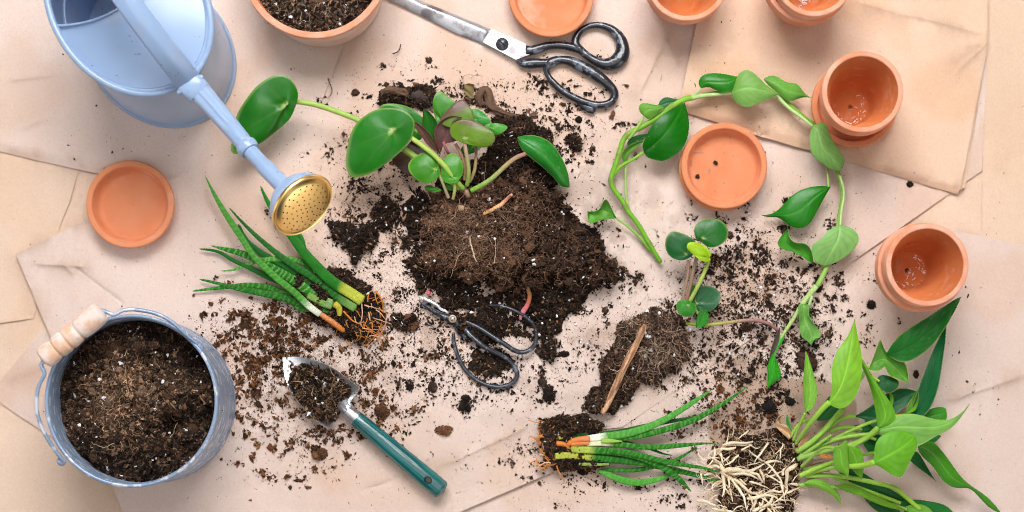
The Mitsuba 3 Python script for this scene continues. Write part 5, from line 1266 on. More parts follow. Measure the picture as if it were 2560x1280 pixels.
STL = [((625, 885, 2.8), (655, 810, 3.8), (690, 735, 4.8), 4.5, 5), ((640, 905, 3.0), (690, 830, 5.0), (740, 765, 6.6), (790, 705, 7.6), (825, 675, 8.0), 6, 9), ((605, 870, 2.4), (655, 800, 2.8), (700, 775, 2.6), (750, 772, 2.2), 5, 5),
       ((645, 945, 3.2), (730, 890, 4.4), (820, 800, 4.8), (900, 705, 4.6), 9, 7), ((660, 955, 3.0), (760, 880, 3.4), (830, 800, 3.4), (910, 710, 3.0), 6, 5), ((685, 962, 3.6), (760, 910, 4.8), (835, 855, 5.6), 7, 4.5), ((660, 975, 3.2), (760, 920, 4.4), (900, 870, 5.4), (1060, 850, 6.2), 6, 6), ((650, 988, 3.4), (800, 945, 5.0), (960, 905, 6.4), (1050, 855, 7.2), (1092, 815, 7.6), 8, 9),
       ((670, 1030, 3.6), (740, 965, 5.6), (800, 925, 7.4), (850, 928, 8.2), 5, 5), ((680, 1045, 3.0), (850, 1000, 4.6), (950, 925, 6.6), (1090, 840, 7.2), 5, 5), ((690, 1075, 3.0), (850, 1032, 5.0), (1000, 1025, 7.4), (1070, 1005, 9.0), 6, 9), ((662, 1080, 3.2), (760, 1035, 4.4), (860, 1000, 5.4), 8, 5), ((690, 1055, 2.8), (860, 1000, 3.6), (1000, 965, 4.2), (1075, 952, 4.6), 5, 5),
       ((690, 1082, 2.8), (800, 1080, 3.4), (895, 1085, 3.8), 8, 5), ((720, 1075, 2.8), (900, 1085, 3.4), (1060, 1115, 3.4), (1180, 1145, 3.2), (1215, 1170, 3.0), (1320, 1262, 2.2), 7, 7), ((850, 1090, 2.6), (1000, 1150, 2.8), (1120, 1195, 2.6), (1215, 1230, 2.2), 6, 6), ((655, 1130, 2.4), (720, 1132, 2.6), (800, 1140, 2.8), (870, 1140, 3.1), 7, 6),
       ((790, 840, 3.0), (860, 790, 3.2), (920, 755, 2.8), (965, 752, 2.4), 5, 6), ((830, 835, 3.0), (900, 812, 3.4), (960, 815, 2.8), (1000, 825, 2.2), 7, 5), ((1010, 520, 5.0), (1030, 490, 5.2), (1045, 480, 5.2), 5, 5), ((900, 700, 4.5), (960, 600, 4.8), (1030, 500, 5.1), 5, 5), ((1060, 530, 5.0), (1100, 560, 5.2), 4, 4), ((700, 935, 2.6), (820, 900, 2.8), (930, 850, 2.6), (1080, 880, 2.2), 5, 5),
       ((700, 955, 3.0), (900, 850, 4.0), (1100, 770, 4.0), (1250, 745, 3.6), 5, 5), ((1250, 1265, 2.4), (1150, 1232, 2.4), (1050, 1195, 2.6), (950, 1160, 2.8), 5, 5)]
for q in STL:
    *pts, a, b = q
    k = rr.uniform(0.85, 1.15)
    stem(pw, list(pts), a * 0.8, b * 0.8, (0.30 * k, 0.50 * k, 0.10), (0.26 * k, 0.48 * k, 0.05), tr=ZL, n=30)
DRY = (0.50, 0.27, 0.13)
lf((600, 880), [(560, 840), (528, 800), (540, 760), (575, 742)], (592, 745), [(612, 850), (585, 800), (555, 785), (560, 760)], 2.6, 3.4, (0.62, 0.40, 0.22), edge=0.4, wave=0.3, name='dry_leaf', style='dark', bsdf='mat_soft', label='curled dry tan leaf by the root ball')
lf((590, 735), [(600, 760), (615, 810)], (640, 870), [(585, 770), (600, 830)], 2.0, 2.8, (0.04, 0.22, 0.02), style='glossy')
lf((648, 945), [(655, 905), (690, 860)], (715, 832), [(672, 930), (705, 880)], 3.6, 4.4, DRY, name='sheath', style='dark', bsdf='mat_soft', label='dry brown sheath between the stalks')
lf((770, 965), [(790, 945), (820, 960)], (850, 985), [(780, 985), (815, 985)], 5.0, 5.2, (0.55, 0.20, 0.05), name='dry_leaf', style='dark', bsdf='mat_soft', label='small orange dry leaf among the stalks')
lf((700, 1095), [(720, 1080), (740, 1085)], (745, 1110), [(710, 1115), (730, 1118)], 2.8, 2.6, (0.45, 0.22, 0.06), name='dry_leaf', style='dark', bsdf='mat_soft')
for k in range(14):
    a = (rr.uniform(665, 720), rr.uniform(950, 1090), 2.6)
    b = (a[0] + rr.uniform(60, 150), a[1] - rr.uniform(-20, 40), 3.0)
    stem(pw, [a, ((a[0] + b[0]) / 2, (a[1] + b[1]) / 2 + rr.normal(0, 10), 3.1), b], 1.3, 0.8, (0.34, 0.16, 0.07), (0.42, 0.22, 0.10), tr=ZL, name='dry_fibre', bsdf='mat_soft', n=10, sides=5)
ZW = zoom(1740, 1000, 4.5719)
WR = [([(300, 830), (380, 800), (480, 800), (600, 815), (700, 780), (775, 735)], 7.5, 6), ([(280, 730), (310, 800), (315, 900), (318, 1000), (305, 1110)], 6, 5), ([(320, 850), (400, 900), (470, 990), (540, 1080), (560, 1170), (580, 1260)], 6, 4), ([(370, 840), (500, 840), (620, 855), (700, 900), (745, 935)], 5, 3.5),
      ([(600, 578), (680, 640), (760, 690), (850, 760), (920, 850), (975, 930), (990, 1020)], 2.6, 4.2), ([(790, 720), (860, 700), (930, 695), (995, 715)], 4.6, 2), ([(480, 620), (420, 690), (330, 750)], 3.2, 3), ([(455, 545), (360, 560), (270, 560), (190, 590), (145, 630), (160, 670)], 4, 3), ([(250, 575), (285, 620), (300, 700), (310, 740)], 3.4, 3), ([(215, 540), (215, 620), (190, 690), (110, 770)], 3.2, 2.6), ([(180, 690), (250, 720), (330, 780)], 3.6, 4),
      ([(70, 800), (110, 770), (200, 755), (290, 790)], 3.4, 5), ([(60, 830), (65, 900), (80, 975)], 3, 2), ([(90, 855), (180, 850), (190, 865)], 3, 3), ([(290, 930), (220, 950), (190, 1000), (200, 1060)], 4, 2.4), ([(10, 1150), (90, 1160), (180, 1190), (270, 1235)], 4.5, 4), ([(115, 1045), (180, 1090), (240, 1140), (280, 1180)], 3, 3.6), ([(380, 1000), (400, 1080), (425, 1160)], 3.6, 2.8), ([(440, 900), (520, 970), (600, 1040), (680, 1070), (800, 1010), (860, 990)], 5, 3),
      ([(500, 900), (560, 960), (600, 975), (650, 920), (670, 890)], 3, 2.6), ([(545, 930), (580, 910), (590, 880)], 2.8, 2.4), ([(600, 840), (700, 850), (740, 900), (760, 940), (680, 960), (620, 1010)], 4, 3), ([(730, 800), (770, 880), (780, 970), (800, 1060)], 3.6, 2.6), ([(800, 1060), (880, 1045), (970, 1040), (990, 1000), (960, 940)], 4, 3.2), ([(1160, 720), (1110, 770), (1050, 810), (1040, 880), (1030, 960), (1035, 1040), (960, 1130), (880, 1180)], 6.2, 4), ([(990, 860), (1000, 800), (1050, 760)], 4, 3.2), ([(780, 890), (860, 870), (950, 830), (1000, 800)], 3.2, 3),
      ([(580, 1120), (700, 1110), (780, 1085), (860, 1090), (920, 1110), (940, 1180)], 5.5, 4), ([(690, 1100), (670, 1180), (640, 1275)], 5, 4), ([(600, 1140), (590, 1200), (575, 1255)], 3.6, 3), ([(880, 1100), (850, 1170), (770, 1220), (700, 1245), (600, 1240), (500, 1215), (420, 1270)], 4.4, 4), ([(640, 1270), (760, 1220), (900, 1190), (980, 1190)], 4, 4.5), ([(800, 1290), (850, 1240), (960, 1230), (1005, 1235)], 4, 2.5), ([(720, 1170), (740, 1210), (770, 1130), (780, 1110)], 3, 2.5), ([(1165, 975), (1110, 960), (1060, 965)], 4.5, 3.6),
      ([(1080, 1120), (1130, 1175), (1215, 1190)], 2.6, 2), ([(300, 520), (400, 490), (500, 490), (600, 490), (700, 470), (780, 440), (830, 400)], 4, 3.5), ([(320, 510), (440, 520), (560, 520), (620, 500)], 3, 2.6), ([(840, 440), (820, 500), (760, 580), (700, 660), (670, 720)], 3.2, 2.8), ([(510, 575), (580, 540), (640, 510)], 3, 2.4), ([(600, 500), (640, 530), (690, 550), (730, 540)], 2.2, 1.6), ([(980, 460), (990, 520), (940, 590), (890, 615)], 2.6, 1.6), ([(970, 560), (970, 640), (960, 680)], 2.2, 1.6), ([(1110, 500), (1130, 600), (1120, 680), (1080, 720)], 3, 2.8), ([(1190, 760), (1180, 840), (1120, 900), (1100, 940)], 2.8, 2), ([(600, 350), (530, 410), (460, 460)], 2.6, 2),
      ([(185, 1240), (300, 1260), (420, 1275)], 4, 4), ([(300, 1240), (420, 1290), (520, 1300)], 4, 4), ([(600, 745), (700, 720), (740, 705)], 1.6, 1.2), ([(800, 800), (820, 770), (860, 750)], 2, 1.6), ([(330, 850), (370, 900), (370, 1000), (340, 960)], 3.6, 2.4), ([(230, 820), (250, 880), (290, 910)], 2.4, 2.4)]
r5 = np.random.default_rng(5)
for k in range(30):          # further, thinner roots between the traced ones
    x, y = r5.uniform(300, 1100), r5.uniform(600, 1270)
    if y < 820:
        x, y = r5.uniform(150, 420), r5.uniform(560, 900)
    a_, l_ = r5.uniform(-0.9, 0.9) + (0 if r5.random() < 0.6 else 1.5), r5.uniform(200, 420)
    b_ = a_ + r5.normal(0, 0.5)
    p1 = (x + l_ * 0.5 * math.cos(a_), y + l_ * 0.5 * math.sin(a_))
    WR.append(([(x, y), p1, (p1[0] + l_ * 0.5 * math.cos(b_), p1[1] + l_ * 0.5 * math.sin(b_))], r5.uniform(1.8, 3.6), r5.uniform(1.0, 1.8)))
for k in range(26):          # fine ends spilling to the left and downwards
    x, y = r5.uniform(60, 330), r5.uniform(620, 1270)
    a_ = r5.uniform(2.2, 4.2); l_ = r5.uniform(60, 170)
    WR.append(([(x + 90, y + r5.normal(0, 40)), (x, y), (x + 0.6 * l_ * math.cos(a_), y + 0.6 * l_ * math.sin(a_)), (x + l_ * math.cos(a_ + 0.5), y + l_ * math.sin(a_ + 0.5))], r5.uniform(1.2, 2.2), 0.9))
for k, (pts, a, b) in enumerate(WR):
    zz = [3.4 + 0.5 * math.sin(k * 2.1 + j) for j in range(len(pts))]
    zz = [z if 260 < p[0] < 1130 and p[1] > 470 else max(1.2, z - 1.6) for z, p in zip(zz, pts)]
    t = rr.uniform(0.85, 1.08)
    stem(pw, [(p[0], p[1], z) for p, z in zip(pts, zz)], a * 0.92, b * 0.72, (0.84 * t, 0.66 * t, 0.44 * t), (0.86 * t, 0.75 * t, 0.57 * t), tr=ZW, name='root', bsdf='mat_soft', n=34, sides=9, var=0.22, prof=([0, 0.12, 0.7, 1], [a * 0.5, a * 0.92, b * 0.75, b * 0.25]))

# ------------------------------------------------------------------ soil
BLACK, BROWN, RUST, TANB, PERL = (0.014, 0.0085, 0.0058), (0.050, 0.025, 0.0135), (0.150, 0.056, 0.018), (0.23, 0.125, 0.066), (0.78, 0.77, 0.77)
OCT = np.array([[1, 0, 0], [-1, 0, 0], [0, 1, 0], [0, -1, 0], [0, 0, 1], [0, 0, -1]], float)
OCF = np.array([[0, 2, 4], [2, 1, 4], [1, 3, 4], [3, 0, 4], [2, 0, 5], [1, 2, 5], [3, 1, 5], [0, 3, 5]])
LUM = trimesh.creation.icosphere(1, 1.0)
LUM2 = trimesh.creation.icosphere(2, 1.0)


def rot_batch(n):
    q = rng.normal(size=(n, 4))
    q /= np.linalg.norm(q, axis=1, keepdims=True)
    a, b, c, d = q.T
    return np.stack([np.stack([1 - 2 * (c * c + d * d), 2 * (b * c - a * d), 2 * (b * d + a * c)], -1), np.stack([2 * (b * c + a * d), 1 - 2 * (b * b + d * d), 2 * (c * d - a * b)], -1), np.stack([2 * (b * d - a * c), 2 * (c * d + a * b), 1 - 2 * (b * b + c * c)], -1)], -2)


class Soil:
    def __init__(self):
        self.v, self.f, self.c, self.n = [], [], [], 0

    def add(self, v, f, c):
        self.v.append(v); self.f.append(f + self.n); self.c.append(c); self.n += len(v)

    def mesh(self):
        return tri(np.vstack(self.v), np.vstack(self.f)), np.clip(np.vstack(self.c), 0.002, 0.95)

    def crumbs(self, p, r, tones, weights, stretch=0.55, mult=None):
        """Angular bits at world points p with radii r; colour drawn from tones."""
        n = len(p)
        if not n:
            return
        t = OCT[None] * (1 + rng.uniform(-0.45, 0.45, (n, 6, 1))) + rng.normal(0, 0.16, (n, 6, 3))
        t = t * np.exp(rng.normal(0, stretch, (n, 1, 3)) * 0.8)
        t = np.einsum('nij,nkj->nki', rot_batch(n), t) * r[:, None, None]
        v = (p[:, None] + t).reshape(-1, 3)
        f = (OCF[None] + 6 * np.arange(n)[:, None, None]).reshape(-1, 3)
        tn = np.asarray(tones)[rng.choice(len(tones), n, p=np.asarray(weights) / sum(weights))]
        tn = tn * np.exp(rng.normal(0, 0.28, (n, 1)))
        if mult is not None:
            tn = np.where(tn[:, 2:] > 0.5, tn, tn * mult[:, None])
        self.add(v, f, np.repeat(tn, 6, 0))

    def lumps(self, p, r, tone, squash=0.75, rough=0.28, fine=False):
        M = LUM2 if fine else LUM
        for q, a in zip(p, r):
            R_ = rot_batch(1)[0]
            b = M.vertices
            d = 1 + rough * 2 * (meshkit.fbm(b * 1.7 + rng.uniform(0, 50, 3), 3) - 0.5) + (rng.normal(0, 0.10, (len(b),)) if fine else 0)
            v = (b * d[:, None] * np.exp(rng.normal(0, 0.2, 3))) @ R_.T * a
            v[:, 2] *= squash
            c = np.asarray(tone) * (0.65 + 0.7 * rng.random((len(v), 1))) * np.exp(rng.normal(0, 0.15))
            self.add(v + q, np.array(M.faces), c)

    def fibres(self, p, length, r, tone, curl=0.7, flat=0.35, seg=4, heading=None, hvar=3.2):
        n = len(p)
        if not n:
            return
        a = rng.uniform(0, 6.283, n) if heading is None else heading + rng.normal(0, hvar, n)
        e = rng.normal(0, flat, n)
        pts = [p]
        for k in range(seg):
            d = np.stack([np.cos(a) * np.cos(e), np.sin(a) * np.cos(e), np.sin(e)], -1)
            pts.append(pts[-1] + d * (length / seg)[:, None])
            a = a + rng.normal(0, curl, n)
            e = np.clip(e + rng.normal(0, 0.3, n), -0.8, 0.8)
        P = np.stack(pts, 1)                       # n, seg+1, 3
        P[:, :, 2] = np.maximum(P[:, :, 2], p[:, None, 2] - 0.002)
        t = np.gradient(P, axis=1)
        t /= np.linalg.norm(t, axis=2, keepdims=True) + 1e-12
        b = np.cross(t, [0.1, 0.05, 1.0])
        b /= np.linalg.norm(b, axis=2, keepdims=True) + 1e-12
        u = np.cross(b, t)
        taper = np.linspace(1, 0.45, seg + 1)[None, :, None]
        V = np.stack([P + (b * math.cos(w) + u * math.sin(w)) * np.broadcast_to(np.asarray(r, float), (n,))[:, None, None] * taper for w in (0.5, 2.6, 4.7)], 2)
        m = seg + 1
        i = np.arange(seg)
        f = []
        for w in range(3):
            x = (w + 1) % 3
            f += [np.stack([i * 3 + w, (i + 1) * 3 + w, (i + 1) * 3 + x], 1), np.stack([i * 3 + w, (i + 1) * 3 + x, i * 3 + x], 1)]
        f = np.vstack(f)
        F = (f[None] + (m * 3) * np.arange(n)[:, None, None]).reshape(-1, 3)
        c = np.asarray(tone, float) * np.exp(rng.normal(0, 0.25, (n, 1)))
        self.add(V.reshape(-1, 3), F, np.repeat(c, m * 3, 0))

    def field(self, poly, hmax, edge, z0, tones, step=2.6, rough=0.0035, ragged=14, grow=0.5, seed=0, bumps=None, freq=110, bright=None, surf=None):
        """A ragged heap inside a pixel polygon: height hmax (m) rising from the edge within `edge` pixels. Returns the height function of pixels."""
        pg = Polygon([q[:2] for q in poly]).buffer(0)
        x0, y0, x1, y1 = pg.bounds
        pad = ragged + 6
        X, Y = np.meshgrid(np.arange(x0 - pad, x1 + pad, step), np.arange(y0 - pad, y1 + pad, step))
        ins = inside(pg, X, Y)
        d = np.where(ins, 1, -1) * edge_dist(pg, X, Y)
        N3 = np.stack([X / S, Y / S, np.full_like(X, seed)], -1)
        d = d + ragged * 2.2 * (meshkit.fbm(N3 * [70, 70, 1], 4, seed=seed) - 0.5)
        ok = d > 0
        lift = np.clip(d / edge, 0, 1)
        lift = (1 - (1 - lift) ** 2) ** grow
        h = hmax * lift
        if bumps:
            for bx_, by_, br, bh in bumps:
                h = h + bh * np.exp(-(((X - bx_) ** 2 + (Y - by_) ** 2) / br ** 2)) * lift
        n1 = meshkit.fbm(N3 * [freq, freq, 1], 4, seed=seed + 3) - 0.5
        n2 = meshkit.fbm(N3 * [freq * 3.2, freq * 3.2, 1], 3, seed=seed + 4) - 0.5
        h = h + (n1 * 2.2 * rough + n2 * 0.9 * rough) * np.clip(lift * 2.5, 0.2, 1)
        n0 = meshkit.fbm(N3 * [freq * 0.55, freq * 0.55, 1], 3, seed=seed + 6) - 0.5
        h = h + (2.4 * rough * n0 - 1.1 * rough * np.exp(-(n0 / 0.035) ** 2)) * np.clip(lift * 1.6, 0.1, 1)
        base = np.full(X.shape, z0) if not callable(z0) else z0(X, Y)
        z = base + np.maximum(h, 0.0004) - 0.0003
        jx, jy = rng.uniform(-0.35, 0.35, X.shape) * step, rng.uniform(-0.35, 0.35, X.shape) * step
        P = W(X + jx, Y + jy, z)
        idx = -np.ones(X.shape, int)
        a, b = X.shape
        q = ok[:-1, :-1] & ok[1:, :-1] & ok[1:, 1:] & ok[:-1, 1:]
        use = np.zeros_like(ok)
        for di in (0, 1):
            for dj in (0, 1):
                use[di:a - 1 + di, dj:b - 1 + dj] |= q
        idx[use] = np.arange(use.sum())
        i, j = np.nonzero(q)
        f = np.stack([idx[i, j], idx[i + 1, j], idx[i + 1, j + 1], idx[i, j + 1]], 1)
        f = np.vstack([f[:, [0, 1, 2]], f[:, [0, 2, 3]]])
        w = np.clip(0.5 + 1.6 * (meshkit.fbm(N3 * [45, 45, 1], 4, seed=seed + 9) - 0.5) + 0.9 * n2, 0, 1)
        if bright:
            for bx_, by_, br, k in bright:
                w = np.clip(w + k * np.exp(-(((X - bx_) ** 2 + (Y - by_) ** 2) / br ** 2)), 0, 1.2)
        t0, t1 = (np.asarray(t, float) for t in tones)
        c = t0 * (1 - w[..., None]) + t1 * w[..., None]
        c = c * np.exp(rng.normal(0, 0.22, X.shape))[..., None]
        self.add(P[use], f, c[use])
        zz, ok2 = z, use
        self.tone = lambda px, py: np.exp(2.6 * (meshkit.fbm(np.stack([px / S * 55, py / S * 55, np.full(px.shape, seed + 0.5)], -1), 4, seed=seed) - 0.5)) * (1 + sum(k * np.exp(-(((px - bx_) ** 2 + (py - by_) ** 2) / br ** 2)) for bx_, by_, br, k in (bright or [])))

        def at(px, py):
            ii = np.clip(((np.asarray(py) - Y[0, 0]) / step).round().astype(int), 0, a - 1)
            jj = np.clip(((np.asarray(px) - X[0, 0]) / step).round().astype(int), 0, b - 1)
            return zz[ii, jj], ok2[ii, jj], lift[ii, jj]
        self.last = (x0, y0, x1, y1, at)
        return at

    def dress(self, n, at=None, box=None, rmin=0.0004, rmax=0.0022, tones=(BLACK, BROWN, TANB, PERL), weights=(72, 22, 3, 1.0), lift_=0.3, where=None, power=2.2):
        x0, y0, x1, y1, a = self.last
        at = at or a
        if box:
            x0, y0, x1, y1 = box
        px, py = rng.uniform(x0, x1, n), rng.uniform(y0, y1, n)
        z, ok, _ = at(px, py)
        if where is not None:
            ok = ok & (rng.random(n) < where(px, py))
        px, py, z = px[ok], py[ok], z[ok]
        r = rmin + (rmax - rmin) * rng.random(len(px)) ** power
        self.crumbs(W(px, py, z + r * lift_), r, tones, weights, mult=np.clip(self.tone(px, py), 0.25, 2.4))

    def hairs(self, n, length=(0.004, 0.016), r=0.00028, tone=TANB, where=None, box=None, lift_=0.0012, **k):
        x0, y0, x1, y1, at = self.last
        if box:
            x0, y0, x1, y1 = box
        px, py = rng.uniform(x0, x1, n), rng.uniform(y0, y1, n)
        z, ok, _ = at(px, py)
        if where is not None:
            ok = ok & (rng.random(n) < where(px, py))
        px, py, z = px[ok], py[ok], z[ok]
        self.fibres(W(px, py, z + lift_), rng.uniform(*length, len(px)), r, tone, **k)

    def perlite(self, n, rmin=0.0006, rmax=0.0022, box=None, where=None):
        x0, y0, x1, y1, at = self.last
        if box:
            x0, y0, x1, y1 = box
        px, py = rng.uniform(x0, x1, n), rng.uniform(y0, y1, n)
        z, ok, _ = at(px, py)
        px, py, z = px[ok], py[ok], z[ok]
        r = rmin + (rmax - rmin) * rng.random(len(px)) ** 2.6
        self.lumps(W(px, py, z + r * 0.5), r, np.asarray(PERL), rough=0.2)

    def scatter(self, cx, cy, sx, sy, n, rot=0.0, thin=0.9, rmax=0.0020, rmin=0.00022, tones=(BLACK, BROWN, RUST), weights=(60, 32, 8), clump=0.74, power=3.2, dust=0.25):
        """Loose crumbs on the paper: n bits round (cx, cy) px, gathered in smaller clusters."""
        n = int(n * thin)
        k = max(3, int(n / 30))
        c = rng.normal(0, 1, (k, 2))
        w = rng.exponential(1, k); w /= w.sum()
        pick = rng.choice(k, n, p=w)
        near = rng.random(n) < clump
        q = np.where(near[:, None], c[pick] + rng.normal(0, 1, (n, 2)) * (0.05 + 0.13 * w[pick] / w.max())[:, None], rng.normal(0, 1.1, (n, 2)))
        x, y = q[:, 0] * sx, q[:, 1] * sy
        co, si = math.cos(rot), math.sin(rot)
        px, py = cx + x * co - y * si, cy + x * si + y * co
        r = rmin + (rmax - rmin) * rng.random(n) ** power * np.where(near, 1.0, 0.6)
        m = (px > -40) & (px < 2600) & (py > -60) & (py < 1340)
        px, py, r, near = px[m], py[m], r[m], near[m]
        z = ground(px, py)
        self.crumbs(W(px, py, z + r * 0.35 + np.where(near, rng.uniform(0, 0.0012, len(px)), 0)), r, tones, weights)


def finish(s, key_parent, name, label=None, kind=None):
    m, c = s.mesh()
    return put(name, m, 'mat_soil', key_parent, color=c, label=label, kind=kind)


# root ball of the large pilea, with its hairs and old root pieces
s = Soil()
RBALL = [(1046, 560), (1058, 508), (1110, 482), (1190, 468), (1250, 440), (1330, 425), (1392, 460), (1420, 540), (1470, 580), (1520, 620), (1545, 680), (1500, 715), (1420, 705), (1330, 712), (1260, 735), (1180, 715), (1100, 695), (1058, 650)]
zc_ = ground(1250, 600)
at = s.field(RBALL, 0.046, 55, zc_, ((0.030, 0.016, 0.010), (0.098, 0.052, 0.031)), rough=0.0100, ragged=44, grow=0.55, seed=31, bumps=[(1165, 490, 60, 0.006), (1200, 600, 120, 0.008), (1420, 640, 70, -0.010), (1120, 560, 26, 0.006), (1230, 560, 28, 0.006), (1190, 640, 26, 0.006), (1290, 640, 30, 0.008), (1330, 560, 26, -0.008), (1250, 690, 22, 0.006), (1150, 610, 16, -0.007), (1340, 680, 26, 0.008), (1260, 600, 14, -0.008), (1390, 600, 26, 0.007), (1480, 660, 26, 0.008), (1430, 690, 20, 0.006), (1100, 640, 20, 0.006)], freq=75, bright=[(1150, 580, 110, 0.45), (1450, 645, 110, -0.68), (1390, 490, 80, -0.55), (1290, 430, 70, -0.35), (1250, 725, 60, -0.5), (1100, 690, 40, -0.4), (1330, 600, 50, -0.25)])  # bright also darkens the lower edge: shade of the overhang put into the colour
s.dress(30000, rmin=0.0004, rmax=0.0019, tones=((0.026, 0.014, 0.009), (0.078, 0.040, 0.024), (0.15, 0.082, 0.048), (0.25, 0.15, 0.09), PERL), weights=(34, 34, 24, 5, 0.5))
left = lambda x, y: np.exp(-(((x - 1150) / 150) ** 2 + ((y - 590) / 95) ** 2))
s.hairs(3000, (0.006, 0.022), 0.00026, (0.20, 0.125, 0.085), where=left, curl=0.5)
s.hairs(900, (0.005, 0.018), 0.0003, (0.30, 0.20, 0.13), where=left)
s.hairs(2600, (0.005, 0.018), 0.00032, (0.15, 0.078, 0.045))
for k in range(150):
    a, b_ = rng.uniform(1050, 1540), rng.uniform(430, 730)
    z_, ok_, _ = at(np.array([a]), np.array([b_]))
    if ok_[0]:
        s.lumps([W(a, b_, z_[0] + 0.0008)], [rng.uniform(0.0025, 0.0062)], (0.095, 0.046, 0.026) if a < 1330 else (0.035, 0.019, 0.012), fine=True, rough=0.5)
s.hairs(45, (0.02, 0.05), 0.00042, (0.42, 0.29, 0.19), where=left, curl=0.35, seg=8)
s.perlite(110, 0.0007, 0.0024)
finish(s, pl, 'root_ball', 'brown root ball with fine pale roots')
PIL = at


def on(at_, x, y, up=0.3):
    return float(at_(np.array([x]), np.array([y]))[0][0]) * 100 + up


stem(pl, [(1206, 536, on(at, 1206, 536)), (1240, 519, on(at, 1240, 519)), (1265, 500, on(at, 1265, 500, 0.6)), (1279, 487, on(at, 1279, 487, 1.0))], 5.5, 5, [(0.62, 0.32, 0.13), (0.66, 0.36, 0.17), (0.66, 0.30, 0.22)], None, name='root', bsdf='mat_soft', prof=([0, .1, .5, 1], [3, 5.5, 6, 3.5]), label='thick orange root piece')
stem(pl, [(1314, 708, 3.2), (1323, 735, 2.6), (1322, 755, 2.2), (1310, 775, 1.8), (1299, 800, 1.4)], 5, 4, [(0.38, 0.22, 0.10), (0.42, 0.20, 0.08), (0.55, 0.14, 0.08), (0.72, 0.20, 0.26), (0.75, 0.30, 0.36)], None, name='root', bsdf='mat_soft', prof=([0, .2, .5, .8, 1], [5, 5, 5.5, 6.5, 3]), label='pink tipped root')
stem(pl, [(1172, 585, on(at, 1172, 585, .5)), (1178, 615, on(at, 1178, 615, .5)), (1190, 655, on(at, 1190, 655, .4))], 2.2, 1.4, (0.5, 0.36, 0.22), (0.55, 0.42, 0.28), name='root', bsdf='mat_soft')
stem(pl, [(1148, 521, on(at, 1148, 521, .2)), (1158, 521, on(at, 1158, 521, .2))], 9, 7, (0.40, 0.26, 0.16), (0.45, 0.30, 0.19), name='root_stub', bsdf='mat_soft', n=8)
stem(pl, [(1155, 470, 5.2), (1165, 480, 5.6), (1172, 492, 5.4)], 9, 6, (0.30, 0.20, 0.12), (0.24, 0.14, 0.09), name='crown', bsdf='mat_soft', n=14)

# the loose heap round it
soil = Soil()
HEAP = [(1000, 500), (1040, 470), (1085, 478), (1130, 450), (1200, 400), (1250, 345), (1300, 322), (1345, 335), (1390, 395), (1398, 450), (1420, 500), (1450, 560), (1510, 605), (1500, 640), (1558, 690), (1545, 715), (1480, 742), (1462, 790), (1420, 800), (1400, 835), (1385, 870), (1350, 860), (1320, 850), (1240, 870), (1180, 850), (1140, 820), (1170, 780), (1090, 760), (1045, 735), (1030, 680), (1010, 640), (995, 580), (992, 530)]
at = soil.field(HEAP, 0.013, 60, zc_ - 0.001, (BLACK, (0.045, 0.025, 0.015)), rough=0.0062, ragged=40, grow=0.8, seed=41, freq=95, bumps=[(1420, 640, 80, 0.022), (1290, 400, 50, 0.010), (1250, 760, 90, -0.006), (1370, 840, 30, 0.008)])
soil.dress(52000, rmin=0.0004, rmax=0.0022)
soil.hairs(900, (0.004, 0.012), 0.00028, (0.12, 0.07, 0.04))
soil.perlite(330, 0.0006, 0.0022)
soil.perlite(120, 0.0007, 0.0020, box=(1380, 620, 1560, 720))
at = soil.field([(1180, 870), (1260, 865), (1280, 900), (1262, 950), (1215, 955), (1170, 915)], 0.007, 26, zc_ - 0.001, (BLACK, BROWN), rough=0.004, ragged=20, seed=45)
soil.dress(2600)
for (poly, h, e, sd, n_) in (([(1205, 330), (1240, 300), (1300, 288), (1345, 305), (1385, 350), (1402, 420), (1395, 470), (1330, 450), (1260, 420)], 0.020, 34, 58, 5200), ([(1125, 785), (1170, 780), (1215, 775), (1262, 785), (1250, 815), (1225, 838), (1190, 850), (1150, 830)], 0.012, 22, 57, 4200), ([(812, 560), (850, 548), (890, 560), (948, 560), (955, 590), (930, 610), (905, 640), (890, 660), (870, 625), (835, 590)], 0.014, 30, 47, 5200), ([(930, 540), (960, 490), (985, 500), (1000, 540), (975, 575), (935, 580)], 0.008, 24, 48, 2500), ([(950, 225), (1010, 222), (1040, 212), (1088, 222), (1095, 262), (1060, 275), (1020, 262), (952, 262)], 0.012, 22, 49, 3600),
                             ([(1230, 300), (1290, 290), (1330, 300), (1320, 330), (1260, 335)], 0.006, 18, 50, 1500), ([(1420, 340), (1445, 345), (1452, 378), (1425, 372)], 0.008, 14, 51, 900), ([(1330, 860), (1385, 850), (1390, 895), (1345, 900)], 0.012, 20, 52, 1200),
                             ([(980, 790), (1040, 785), (1045, 820), (995, 825)], 0.006, 16, 53, 900)):
    pg = Polygon(poly)
    z_ = ground(pg.centroid.x, pg.centroid.y) - 0.0006
    soil.field(poly, h, e, z_, (BLACK, (0.055, 0.030, 0.018)), rough=0.0042, ragged=16, seed=sd, freq=110)
    soil.dress(n_ * 2, rmax=0.002)
    soil.hairs(90, (0.004, 0.011), 0.0003, (0.11, 0.065, 0.04))
RUSTY = dict(tones=(BROWN, RUST, (0.22, 0.11, 0.05), BLACK), weights=(38, 42, 8, 12))
